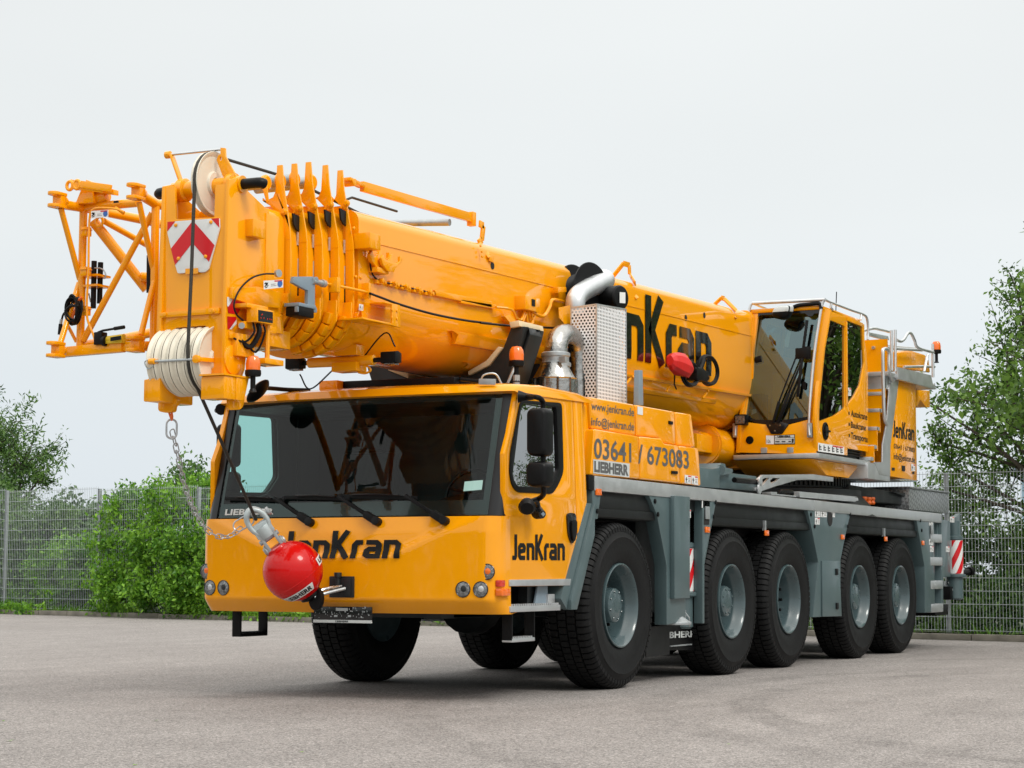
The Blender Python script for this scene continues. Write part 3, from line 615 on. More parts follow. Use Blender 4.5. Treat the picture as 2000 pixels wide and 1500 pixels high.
# front outrigger behind the first wheel, rear outrigger at the tail
def outrigger(x, oyo, xp, ypo, zp, z0, z1, ztop):
    """support cylinder with its striped cover, and the foot plate that hangs beside it"""
    for s in (1, -1):
        oy = s * (S + oyo); r = .118; m = MB(); m.tube([(x, oy, z1), (x, oy, ztop)], .085, 20); m.lathe([(.10, 0), (.125, .01), (.125, .05), (.10, .06)], (x, oy, z1), (0, 0, 1), 20); m.lathe([(.14, 0), (.15, .01), (.15, .04), (.11, .05), (.11, -.28), (.09, -.30)], (x, oy, z0 - .05), (0, 0, 1), 20)
        o = m.build('outrigger_cylinder', GRN, CR)
        m = MB(); m.tube([(x, oy, z0), (x, oy, z1)], r, 32); m.build('warning_cover', WHT, o)
        m = MB(); n = 20                                # slanting red bands wrapped round the cover
        for k in range(-3, 5):
            for i in range(n):
                a0 = math.pi + math.pi * i / n * s if s == 1 else math.pi * i / n; a1 = a0 + math.pi / n; q = []
                for a, dz in ((a0, 0), (a1, 0), (a1, .15), (a0, .15)):
                    t = (a - (math.pi if s == 1 else 0)) / math.pi
                    q.append((x + (r + .0025) * math.cos(a), oy + (r + .0025) * math.sin(a), min(max(z0 + .05 + k * .30 + dz + t * .75 * (1 if s == 1 else -1), z0 + .002), z1 - .002)))
                if max(p[2] for p in q) - min(p[2] for p in q) > .004: m.add(q, [(0, 1, 2, 3)])
        m.build('red_stripe', RFR, o, fixn=False)
        yp = s * (S + ypo); m = MB(); m.lathe([(.17, 0), (.17, .025), (.14, .04), (.07, .09)], (xp, yp, zp), (0, 0, 1), 24); m.box((xp - .20, yp - .04, zp + .05), (xp + .22, yp + .04, zp + .13)); m.tube([(xp - .1, yp - s * .06, zp + .12), (xp - .05, yp - s * .09, zp + .05), (xp + .0, yp - s * .09, zp + .0)], .011, 6); m.tube([(xp + .12, yp - s * .06, zp + .12), (xp + .17, yp - s * .09, zp + .06), (xp + .2, yp - s * .08, zp - .02)], .009, 6)
        m.build('outrigger_pad', STE, o, bevel=.006)
outrigger(1.80, .205, 1.32, .09, .515, .815, 1.215, 1.66)
outrigger(11.12, .075, 11.12, .20, .74, .97, 1.42, 1.68)
m = MB(); c = (1.578,-1.367,1.311); lettering(m, '3', quadmap((1.80, -1.2925, 1.05), (1.84, -1.2925, 1.05), (1.84, -1.2925, 1.115), (1.80, -1.2925, 1.115))); m.build('cover_number', INK, CR)
# dark void and brackets between the wheels
for a_, b_ in (((1.12, -1.0, .62), (1.85, 1.0, 1.6)), ((5.2, -1.05, .6), (5.95, 1.05, 1.6)), ((9.2, -1.1, .55), (10.3, 1.1, 1.6))): MB().box(a_, b_).build('support_box', GRD, CR, bevel=.01)
m = MB(); m.plate([(0.865,0.502),(1.408,0.507),(1.404,0.241),(0.862,0.233)], 'y', -1.215, -1.205); m.build('spray_flap', MUD, CR)
m = MB(); m.plate([(1.434,0.514),(2.272,0.514),(2.266,0.248),(1.431,0.277)], 'y', -1.2, -1.185); o = m.build('mud_flap', BLK, CR)
m = MB(); lettering(m, 'LIEBHERR', quadmap(*[(x, -1.2025, z) for x, z in [(1.17,0.389),(2.07,0.381),(2.071,0.441),(1.171,0.447)]]), bold=.03); m.build('lettering', SLV, o)
m = MB(); m.bar((1.431,-1.21,0.314), (1.95,-1.21,0.315), .01, .012); m.build('flap_rod', STE, o)
# tail: checker box, bumper, tow jaw, lamps
m = MB(); m.box((10.18, -1.33, 1.0), (10.62, 1.33, 1.66)); m.box((10.62, -1.0, .9), (11.35, 1.0, 1.5)); m.box((10.2, -1.2, .55), (10.9, 1.2, .92)); m.build('tail_beam', GRN, CR, bevel=.01)
m = MB(); m.box((9.35, -1.20, 1.79), (11.25, 1.2, 2.06)); m.box((9.33, -1.22, 2.062), (11.27, 1.22, 2.085)); m.build('tread_plate_box', TRD, CR, bevel=.006)
m = MB(); m.plate([(11.276,1.733),(11.568,1.8),(11.572,1.272),(11.313,1.27)], 'y', -1.28, -1.22); m.build('tail_bracket', GRN, CR, bevel=.006)
m = MB(); m.tube([(11.0, -1.15, .98), (11.4, -1.25, .95), (11.75, -1.33, 1.0)], .045, 10); m.lathe([(.06, 0), (.065, .07)], (11.75, -1.33, 1.0), (1, -.3, .1), 12); m.build('tail_lamp_arm', BLK, CR)
m = MB(); m.box((10.3, -1.25, .42), (10.95, 1.25, .56)); m.box((10.9, -1.3, .62), (11.1, 1.3, .8)); m.build('rear_bumper', BLK, CR, bevel=.01)
# side markers, stickers
def marker(c, w_=.09, h=.055, mat=RLN, name='side_marker'):
    m = MB(); m.box((c[0] - w_, S - .018, c[1] - h), (c[0] + w_, S - .003, c[1] + h)); return m.build(name, mat, CR, bevel=.006)
for c in [(-0.513,1.662),(1.931,1.392)] + [(3.549,1.389),(6.025,1.386),(7.682,1.388),(9.301,1.361)]: marker(c, .055, .028, AMB if c[0] < 0 else AMB)
m = MB()
for cx in [(3.55,1.415),(7.684,1.419)]: m.box((cx[0] - .02, S, cx[1]), (cx[0] + .02, S + .03, cx[1] + .1))
m.build('marker_bracket', STE, CR)
def sticker(par, q, kind=0, mat=WHT):                   # white label with a red heading, pictogram bars and a few lines of print
    o = MB().add(q, [(0, 1, 2, 3)]).build('label_plate', mat, par, fixn=False); f = quadmap(*q); nrm = (Vector(q[1]) - Vector(q[0])).cross(Vector(q[3]) - Vector(q[0])).normalized() * .0015
    g = lambda u, v: f(u, v) + nrm
    def rect(m, u0, v0, u1, v1): m.add([g(u0, v0), g(u1, v0), g(u1, v1), g(u0, v1)], [(0, 1, 2, 3)])
    m = MB(); rect(m, .55, .8, .95, .95)
    if kind != 2: m.build('heading', RFR, o, fixn=False)
    m = MB()
    if kind == 3:
        for k in range(6): u = .02 + k * .163; rect(m, u + .02, .15, u + .05, .8); rect(m, u + .06, .2, u + .11, .35); rect(m, u + .05, .5, u + .1, .62)
    elif kind == 1:                                     # falling figure and a round mandatory sign
        for a, b in (((.05, .3), (.14, .5)), ((.14, .5), (.24, .42)), ((.14, .5), (.10, .8)), ((.14, .5), (.2, .75)), ((.05, .7), (.12, .62)), ((.08, .15), (.2, .3))):
            d = (Vector(b) - Vector(a)).normalized() * .022; n_ = Vector((-d.y, d.x)) * 1.6; m.add([g(*(Vector(a) + n_)), g(*(Vector(b) + n_)), g(*(Vector(b) - n_)), g(*(Vector(a) - n_))], [(0, 1, 2, 3)])
        b2 = MB(); b2.add([g(.83 + .13 * math.cos(t * math.pi / 10), .5 + .42 * math.sin(t * math.pi / 10)) for t in range(20)], [tuple(range(20))]); b2.build('round_sign', BLU, o, fixn=False)
        rect(m, .36, .3, .64, .34); rect(m, .36, .5, .6, .54)
    else:
        rect(m, .12, .45, .42, .55); rect(m, .2, .2, .3, .75); rect(m, .55, .2, .9, .25); rect(m, .55, .38, .85, .43); rect(m, .55, .56, .9, .6); rect(m, .1, .1, .4, .14)
    m.build('print', INK, o, fixn=False); return o
def ystick(px, kind=0, dy=-.004): return [(x, S + dy, z) for x, z in px]
for g in ([(1.809,1.597),(2.011,1.599),(2.013,1.683),(1.82,1.684)], [(5.09,1.591),(5.278,1.593),(5.281,1.672),(5.093,1.671)], [(5.292,1.593),(5.491,1.596),(5.494,1.675),(5.302,1.672)], [(5.086,1.508),(5.248,1.51),(5.251,1.584),(5.089,1.582)], [(5.658,1.602),(5.777,1.603),(5.78,1.674),(5.661,1.673)], [(9.613,1.59),(9.802,1.591),(9.807,1.669),(9.618,1.667)], [(9.597,1.341),(9.795,1.338),(9.799,1.411),(9.601,1.413)], [(9.638,1.252),(9.808,1.251),(9.813,1.326),(9.643,1.329)], [(10.41,1.256),(10.59,1.258),(10.595,1.332),(10.415,1.332)], [(10.638,1.653),(10.861,1.656),(10.866,1.731),(10.643,1.728)]): sticker(CR, ystick(g))
sticker(CR, [(x, -1.33, z) for x, z in [(1.525,1.494),(1.657,1.499),(1.659,1.575),(1.527,1.571)]])
for g in ([(1.856,1.437),(1.992,1.44),(2.001,1.588),(1.869,1.584)], [(9.649,1.424),(9.781,1.426),(9.791,1.576),(9.659,1.573)]):
    m = MB(); m.plate(g, 'y', S - .006, S - .0045); o = m.build('control_recess', HOL, CR); x0 = sum(a for a, _ in g) / 4; z0 = sum(b for _, b in g) / 4; m = MB(); m.box((x0 - .05, S - .02, z0 - .02), (x0 + .05, S - .0065, z0 + .1)); m.build('switch_panel', STE, o, bevel=.004)

# things on the deck between the hood and the turntable
m = MB(); m.plate([(2.186,1.971),(2.207,2.003),(2.561,2),(2.722,2.023),(2.777,2.069),(2.896,2.067),(2.912,2.032),(3.104,2.025),(3.103,1.985),(2.747,1.933),(2.744,1.815),(2.183,1.81)], 'y', -1.2, -.6); m.plate([(2.876,1.989),(3.895,1.987),(3.983,1.945),(3.98,1.83),(2.872,1.821)], 'y', -1.15, -.5); m.build('outrigger_beam_housing', GRN, CR, bevel=.012)
m = MB(); m.tube([(2.748,-1.2,1.997), (3.899,-0.75,2.058)], .05, 12); m.build('pin', GRN, CR)
m = MB(); m.tube([(3.004,-1.25,1.909), (3.653,-1.25,1.913)], .028, 10); m.build('hydraulic_strut', BLK, CR)
arm = [(3.602,1.937),(3.751,1.991),(5.335,2.067),(6.044,2.062),(6.042,2.014),(5.333,2.006),(4.803,1.98),(4.108,1.885),(3.657,1.815),(3.541,1.823),(3.542,1.853),(3.659,1.884)]
hs = [[(3.718,1.874),(3.69,1.931),(3.797,1.96),(3.959,1.971)], [(3.958,1.941),(4.05,1.972),(4.265,1.979),(4.172,1.946),(3.988,1.911)]]
m = MB(); m.plate(arm, 'y', -1.28, -1.25, hs); m.lathe([(.05, 0), (.05, .02)], (3.617,-1.285,1.917), (0, -1, 0), 12); m.lathe([(.05, 0), (.05, .02)], (3.592,-1.285,1.839), (0, -1, 0), 12); m.build('support_arm', ALU, CR, bevel=.004)
m = MB(); m.plate([(4.151,1.831),(4.335,1.837),(4.334,1.816),(5.778,1.815),(5.793,1.842),(5.049,1.856),(5.05,1.867),(7.176,1.879),(7.173,1.817),(4.15,1.799)], 'y', -1.22, -1.12); m.plate([(4.934,1.86),(7.01,1.863),(7.03,1.812),(4.945,1.8)], 'y', -1.26, -1.19); m.build('deck_locker', ALU, CR, bevel=.008)
for c in ((7.57,-1.15,1.85), (7.746,-1.15,1.85), (7.989,-1.12,1.858)):
    m = MB(); m.lathe([(.04, -.045), (.05, -.025), (.035, 0), (.05, .025), (.04, .045)], c, (0, 0, 1), 14); m.build('rotating_lamp', ORN, CR)
m = MB(); m.tube(curve([(4.49,-1.2,1.826), (4.516,-1.2,1.848), (4.834,-1.2,1.858), (4.871,-1.2,1.824)], 4), .022, 8); m.build('grab_loop', BLK, CR)
m = MB(); m.plate([(7.175,2.027),(8.974,2.008),(10.824,1.872),(10.921,1.827),(8.965,1.849),(7.955,1.843),(7.167,1.838)], 'y', -1.1, 1.1); m.build('rear_deck_cover', GRD, CR, bevel=.02)
m = MB(); m.plate([(8.805,1.997),(9.608,2.007),(10.642,1.853),(10.758,1.822),(10.348,1.826),(9.604,1.94)], 'y', -1.15, -1.09); m.build('cover_edge', GRD, CR, bevel=.006)

# ------------------------------------------------------------------ carrier cab
CAB = bpy.data.objects.new('carrier_cab', None); COL.objects.link(CAB); CAB.parent = CR
def XF(y, z):                                           # front skin of the cab
    a = abs(y); x = -2.405 + .072 * (a / 1.3) ** 2
    zc = 1.115 if a < .46 else 1.115 + (a - .46) * .40   # crease: the middle of the upper apron lies further back
    if z > zc: x += .15 * (z - zc) + .020 * min(1, (z - zc) / .03)
    if z > 1.3: x += .10 * (z - 1.3)
    if z < .78: x += (.78 - z) * .75 + 1.6 * (.78 - z) ** 2
    if a > 1.26: t = min(1, (a - 1.26) / .115); x += .155 * (1 - math.sqrt(max(0, 1 - t * t)))
    return x
ysamp = [-1.375, -1.3735, -1.369, -1.36, -1.345, -1.325, -1.30, -1.28, -1.26] + [-1.26 + 2.52 * i / 48 for i in range(1, 48)] + [1.26, 1.28, 1.30, 1.325, 1.345, 1.36, 1.369, 1.3735, 1.375]
zsamp = [.675, .69, .71, .735, .755, .77, .785, .80] + [.80 + .62 * i / 31 for i in range(1, 32)]
m = MB(); vs = []
for z in zsamp:
    for y in ysamp: vs.append((XF(y, z), y, z))
ny = len(ysamp); m.add(vs, [(j * ny + i, j * ny + i + 1, (j + 1) * ny + i + 1, (j + 1) * ny + i) for j in range(len(zsamp) - 1) for i in range(ny - 1)])
# underside, side returns and the ledge below the windscreen
b0 = [(XF(y, .675), y, .675) for y in ysamp]; m.add(b0 + [(-1.9, y, .70) for y in ysamp], [(i + 1, i, ny + i, ny + i + 1) for i in range(ny - 1)])
t0 = [(XF(y, 1.42), y, 1.42) for y in ysamp]; m.add(t0 + [(-1.9, y, 1.43) for y in ysamp], [(i, i + 1, ny + i + 1, ny + i) for i in range(ny - 1)])
front = m.build('front_apron', YEL, CAB, smooth=60, fixn=False)
for s in (1, -1):
    m = MB(); e_ = [(XF(S, z), z) for z in zsamp]; m.plate(e_ + [(-2.13, 1.42), (-2.105, .675)] if XF(S, 1.0) < -2.2 else e_ + [(-2.10, 1.42), (-2.08, .675)], 'y', s * (S + .001), s * (S + .05)); m.build('apron_return', YEL, CAB)
# windscreen plane, pillars, roof
def XW(y, z): a = abs(y); return -2.325 + .09 * (a / 1.3) ** 2 + .262 * (z - 1.42)
def scr(y0, y1, z0, z1, off=0, n=24, k=8, half=None):
    vs = []
    for j in range(k + 1):
        z = z0 + (z1 - z0) * j / k
        for i in range(n + 1):
            y = y0 + (y1 - y0) * i / n; vs.append((XW(y, z) + off, y, z))
    return vs, [(j * (n + 1) + i, j * (n + 1) + i + 1, (j + 1) * (n + 1) + i + 1, (j + 1) * (n + 1) + i) for j in range(k) for i in range(n)]
vs, fs = scr(-1.27, 1.27, 1.43, 2.385); MB().add(vs, fs).build('windscreen', GLW, CAB, smooth=60, fixn=False)
m = MB()                                                # black printed edge of the glass
for y0, y1, z0, z1 in ((-1.27, 1.27, 1.43, 1.545), (-1.27, 1.27, 2.36, 2.385), (-1.27, -1.20, 1.545, 2.36), (1.22, 1.27, 1.545, 2.36)): m.add(*scr(y0, y1, z0, z1, .004))
m.build('screen_border', BLG, CAB, smooth=60, fixn=False)
for s in (-1, 1):
    m = MB(); rings = []
    for k in range(9):
        z = 1.425 + .975 * k / 8; x = XW(1.27, z); w_ = .006; yo = 1.372; xs = max(x + .10, -2.20 + max(0, z - 1.88) * .40)
        rings.append([(x - .012, s * 1.26, z), (x - .010, s * 1.31, z), (x + .02, s * 1.352, z), (x + .06, s * yo, z), (xs, s * (yo + .001), z), (xs, s * 1.30, z), (x + .05, s * 1.25, z)])
    m.loft(rings); m.build('pillar', PIL, CAB, smooth=50)
m = MB(); ro = [(-.62, 2.40), (-.62, 2.44), (-.9, 2.468), (-1.6, 2.475), (-1.93, 2.455), (-2.05, 2.425), (-2.075, 2.39), (-2.0, 2.375)]
rings = []
for y, dx, dz in ((-1.385, .03, -.02), (-1.365, .008, -.004), (-1.2, 0, .01), (-.6, -.03, .022), (0, -.045, .026), (.6, -.03, .022), (1.2, 0, .01), (1.365, .008, -.004), (1.385, .03, -.02)):
    rings.append([(x + (dx if x < -1.5 else 0), y, z + (dz if z > 2.41 else 0)) for x, z in ro])
m.loft(rings); m.build('roof', YEL, CAB, smooth=45)
# side walls with window openings
win_o = roundpoly([(-1.929,2.327),(-1.2,2.359),(-1.17,1.798),(-1.261,1.697),(-1.37,1.617),(-1.982,1.61),(-2.074,1.653),(-2.118,1.748),(-2.102,1.908)], .05)
win_i = roundpoly([(-1.901,2.309),(-1.301,2.32),(-1.261,1.811),(-1.42,1.669),(-1.982,1.654),(-2.052,1.7),(-2.075,1.775),(-2.053,1.919),(-2.002,2.091)], .04)
door = [(-1.981,2.393),(-0.98,2.402),(-0.925,1.585),(-0.921,1.469)] + [(-0.9,1.234),(-1.026,0.947),(-1.055,0.885),(-2.123,0.886),(-2.154,1.401)] + [(-2.182,1.437),(-2.188,1.899),(-2.103,2.059)]
rear = [(-0.972,2.403),(-0.796,2.406),(-0.71,1.592),(-0.715,1.546),(-0.842,1.319)] + [(-0.726,1.566),(-0.88,1.243)] + [(-0.91,1.469),(-0.916,1.585)]
for s in (1, -1):
    m = MB(); m.plate(door, 'y', s * (S + .002), s * (S + .045), [win_o]); d = m.build('door', YEL, CAB, bevel=.006)
    m = MB(); m.plate(win_o, 'y', s * (S - .006), s * (S + .03), [win_i]); m.build('window_frame', BLK, d, bevel=.005)
    m = MB(); m.plate(win_i, 'y', s * (S + .012), s * (S + .017)); m.build('window_glass', GLS if s == 1 else GLW, d)
    m = MB(); m.plate([(-2.123,0.937),(-1.036,0.941),(-1.055,0.887),(-2.123,0.889)], 'y', s * (S - .008), s * (S + .0015)); m.build('sill_strip', ALU, d, bevel=.003)
    hp = roundpoly([(-1.115,1.455),(-1.077,1.474),(-0.977,1.473),(-0.944,1.451),(-0.954,1.317),(-0.997,1.229),(-1.035,1.228),(-1.093,1.298)], .04)
    m = MB(); m.plate(hp, 'y', s * (S - .012), s * (S + .001)); h = m.build('door_handle', BLG, d, bevel=.006)
    m = MB(); m.plate(roundpoly([(-1.062,1.415),(-0.962,1.415),(-0.97,1.317),(-1.005,1.245),(-1.035,1.249),(-1.062,1.315)], .03), 'y', s * (S - .03), s * (S - .013)); m.build('grip', BLK, h, bevel=.008)
    m = MB(); m.plate(rear, 'y', s * (S + .002), s * (S + .06)); m.build('cab_corner', YEL, CAB, bevel=.01)
    m = MB(); m.plate([(x * 1, z) for x, z in [(-1.981,2.398),(-0.98,2.406),(-0.972,2.403),(-0.925,1.585),(-0.91,1.469)] ] + [(-1.1, 1.3), (-2.1, 1.3), (-2.16, 1.43)], 'y', s * (S + .05), s * (S + .06), [win_i]); m.build('door_lining', INT, CAB)
# back wall, floor and what can be seen inside
m = MB(); m.box((-.66, -1.30, 1.45), (-.60, 1.30, 2.42)); m.box((-.66, -.9, .95), (-.60, .9, 1.45)); m.build('back_wall', YEL, CAB, bevel=.01)
m = MB(); m.box((-.70, -1.312, 1.0), (-.665, 1.312, 2.38)); m.box((-.70, 1.0, 1.5), (-.64, 1.36, 2.38)); m.box((-1.02, 1.28, 1.0), (-.67, 1.30, 2.38)); m.box((-2.0, -1.31, .95), (-.67, 1.31, 1.0)); m.box((-1.98, -1.3, 2.34), (-.67, 1.3, 2.37)); m.build('cab_lining', INT, CAB)
m = MB(); rings = []
for y in (-1.24, -.9, -.3, .3, .9, 1.24):
    rings.append([(-2.21, y, 1.36), (-2.21, y, 1.47), (-2.05, y, 1.53 - .02 * (abs(y) < .9)), (-1.80, y, 1.52), (-1.66, y, 1.44), (-1.70, y, 1.2), (-1.72, y, 1.0)])
m.loft(rings, caps=True); dash = m.build('dashboard', INT, CAB, bevel=.01)
m = MB(); m.lathe([(.16, 0), (.19, .02), (.18, .06)], (-1.78, -.75, 1.50), (-.4, 0, 1), 20); m.build('instrument_cowl', BLK, dash)
for yy in (-.72, .62):
    m = MB(); m.box((-1.35, yy - .27, 1.22), (-.85, yy + .27, 1.38)); m.box((-.98, yy - .25, 1.38), (-.82, yy + .25, 2.02)); m.box((-.97, yy - .14, 2.04), (-.86, yy + .14, 2.24)); m.build('seat', SEAT, CAB, bevel=.04)
m = MB(); pts = [(-1.52 + .13 * math.sin(t) * .5, -.72 + .23 * math.cos(t), 1.62 + .23 * math.sin(t) * .85) for t in [2 * math.pi * i / 28 for i in range(28)]]; m.tube(pts, .016, 8, closed=True); m.tube([(-1.52, -.72, 1.62), (-1.75, -.72, 1.42)], .03, 8)
for a in (.3, 2.84, 4.71): m.tube([(-1.52, -.72, 1.62), (-1.52 + .13 * math.sin(a) * .5, -.72 + .23 * math.cos(a), 1.62 + .23 * math.sin(a) * .85)], .014, 6)
m.build('steering_wheel', BLK, CAB)
m = MB(); q = [(XW(y, z) + .02, y, z) for y, z in ((-1.02, 1.615), (-1.17, 1.625), (-1.17, 1.70), (-1.02, 1.69))]; m.add(q, [(0, 1, 2, 3)]); m.build('pass_card', WHT, CAB, fixn=False)
m = MB(); m.tube([(-1.85, 1.14, 1.53), (-1.85, 1.12, 1.60), (-1.85, 1.02, 1.63), (-1.85, .94, 1.58), (-1.85, .92, 1.53)], .016, 8); m.build('grab_handle', BLK, CAB)
# wipers
for yb, yt_ in ((.32, 1.06), (-.30, .46), (-.90, -.06)):
    m = MB(); b = Vector((XF(yb, 1.40) - .03, yb - .04, 1.385)); a = Vector((XW(yb + .34, 1.565) - .025, yb + .34, 1.585)); m.bar(b, b.lerp(a, .3), .05, .055); m.bar(b.lerp(a, .28), a, .024, .026)
    m.lathe([(.035, -.03), (.035, .03)], b, (1, 0, -.2), 12); e1 = Vector((XW(yt_ - .02, 1.59) - .018, yt_ + .12, 1.59)); e0 = Vector((XW(yb + .16, 1.56) - .018, yb + .24, 1.565)); m.bar(e0, e1, .014, .03); m.tube([e0.lerp(e1, .2) + Vector((-.02, 0, .012)), e0.lerp(e1, .5) + Vector((-.03, 0, .02)), e0.lerp(e1, .8) + Vector((-.02, 0, .012))], .009, 6)
    m.build('wiper', BLK, CAB, bevel=.003)
# front lettering and lamps
def onfront(y, z, off=-.012): return Vector((XF(y, z) + off, y, z))
FL = [(0.574,1.099),(-0.575,1.098),(-0.573,1.316)]           # (y,z): logo box corners on the apron
m = MB(); yl, yr, zb, zt = [(0.517,1.099),(-0.575,1.098)][0][0], FL[1][0], (FL[0][1] + FL[1][1]) / 2, FL[2][1]
logo(m, lambda u, v: onfront(yl + (yr - yl) * u, zb + (zt - zb) * v)); m.build('lettering', INK, CAB, fixn=False)
m = MB(); g = [(1.179,1.453),(0.666,1.454),(0.666,1.502),(1.18,1.502)]; lettering(m, 'LIEBHERR', lambda u, v: Vector((XW(1.0, 1.48) - .0, 0, 0)) if False else (lambda y, z: Vector((XW(y, z) - .004, y, z)))(g[0][0] + (g[1][0] - g[0][0]) * u, g[0][1] + (g[3][1] - g[0][1]) * v), bold=.035); m.build('screen_lettering', SLV, CAB, fixn=False)
def lamp(y, z, amber, r=.056):
    x = XF(y, z); ho = bpy.data.objects
    nrm = Vector((-1, 0, 0)) if abs(y) < 1.1 else Vector((-1, .10 * (1 if y > 0 else -1), 0)).normalized(); c = Vector((x, y, z)) - nrm * .004
    m = MB(); m.lathe([(r + .005, 0), (r + .006, .008), (r + .003, .011), (r, .009), (r - .004, .004)], c, nrm, 28, caps=False); o = m.build('headlight', BLG, CAB)
    m = MB(); m.lathe([(r - .002, .007), (r * .75, .010), (r * .3, .012), (.001, .0125)], c, nrm, 28, caps=False); m.build('lens', LNS, o)
    m = MB(); m.lathe([(r * .42, .0122), (r * .3, .0150), (.001, .0160)], c + Vector((0, -.006, .004)), nrm, 16, caps=False); m.build('bulb', AMB if amber else GRD if amber is None else ALU, o)
for s in (1, -1):
    lamp(s * 1.2985, .997, True); lamp(s * 1.249, .864, False); lamp(s * 1.105, .864, None)
m = MB(); c = (-2.20, S); 
m.box((-2.285, S - .008, .885), (-2.19, S + .03, .935)); m.build('corner_lamp', RLN, CAB, bevel=.008)
m = MB(); m.box((-2.29, S - .03, .815), (-2.14, S + .03, .872)); m.build('corner_indicator', AMB, CAB, bevel=.012)
# towing jaw, plate holder, steps
m = MB(); x = -2.40; m.box((x - .02, -.171, .795), (x + .14, .052, .96)); o = m.build('coupling_recess', GRD, CAB, bevel=.006)
m = MB(); m.box((x - .03, -.15, .81), (x - .021, .03, .945)); m.tube([(x - .04, -.04, .83), (x - .04, -.04, .98)], .018, 8); m.lathe([(.03, 0), (.03, .04)], (x - .04, -.04, .95), (0, 0, 1), 10); m.build('coupling_pin', GRD, o, bevel=.004)
m = MB(); m.box((-2.432, -.345, .605), (-2.417, .185, .725)); pl = m.build('plate_holder', BLG, CAB, bevel=.004)
m = MB(); m.box((-2.438, -.345, .600), (-2.420, .185, .622)); m.build('holder_strip', SLV, pl)
m = MB()
rng = random.Random(4)
for k in range(60):
    y = rng.uniform(-.33, .17); z = rng.uniform(.635, .715); w_ = rng.choice((.004, .006, .012)); h = rng.choice((.004, .008, .014)); m.add([(-2.4332, y, z), (-2.4332, y + w_, z), (-2.4332, y + w_, z + h), (-2.4332, y, z + h)], [(0, 1, 2, 3)])
for dy in (-.005, -.13): m.add([(-2.4332, dy - .03, .645), (-2.4332, dy + .0, .645), (-2.4332, dy, .66), (-2.4332, dy - .03, .66)], [(0, 1, 2, 3)])
m.add([(-2.4334, -.13, .692), (-2.4334, -.02, .692), (-2.4334, -.02, .715), (-2.4334, -.13, .715)], [(0, 1, 2, 3)]); m.build('holder_slots', STE, pl, fixn=False)
m = MB(); lettering(m, 'LIEBHERR', quadmap((-2.4395, -.02, .604), (-2.4395, -.14, .604), (-2.4395, -.14, .618), (-2.4395, -.02, .618)), bold=.03); m.build('holder_lettering', INK, pl, fixn=False)
for s in (1, -1):
    m = MB(); m.box((-2.11, s * (S + .15) - .16, .69), (-1.24, s * (S + .15) + .15, .735))
    for k in range(22):
        x = -2.08 + k * .038; m.box((x, s * (S + .0) - .006, .735), (x + .02, s * (S) + .012 * 1, .752))
    m.box((-1.36, s * (S + .1) - .06, .735), (-1.24, s * (S + .1) + .06, .82)); m.build('step', ALU, CAB, bevel=.004)
    m = MB(); m.box((-1.99, s * 1.2 - .12, .90), (-1.05, s * 1.2 + .12, 1.0)); m.box((-1.62, s * 1.24 - .04, .73), (-1.5, s * 1.24 + .04, .91)); m.build('step_bracket', GRD, CAB)
    m = MB(); m.plate([(-1.56, .735), (-1.33, .735), (-1.33, .90), (-1.50, .90)], 'y', s * (S + .06), s * (S + .075)); m.build('step_plate', GBL, CAB)
    for x in (-1.93, -1.55):
        m = MB(); m.box((x - .008, s * (S + .11) - .043, .47), (x + .008, s * (S + .11) + .043, .70)); m.build('step_hanger', BLK if s == -1 else BLK, CAB, bevel=.002)
    m = MB(); m.box((-1.935, s * (S + .11) - .045, .455), (-1.545, s * (S + .11) + .045, .485))
    for k in range(8): m.box((-1.92 + k * .046, s * (S + .11) - .04, .485), (-1.90 + k * .046, s * (S + .11) + .04, .497))
    m.build('lower_step', ALU if s == 1 else BLK, CAB, bevel=.004)
m = MB(); m.box((-2.0, -1.25, .70), (-1.0, 1.25, .74)); m.box((-1.5, -.55, .62), (-.9, .55, .70)); m.build('cab_underframe', GRD, CAB, bevel=.01)
# door and rear panel lettering
m = MB(); logo(m, quadmap(*[(x, S - .0015, z) for x, z in [(-2.062,1.088),(-1.138,1.089),(-1.138,1.296),(-2.063,1.284)]])); m.build('door_lettering', INK, CAB, fixn=False)
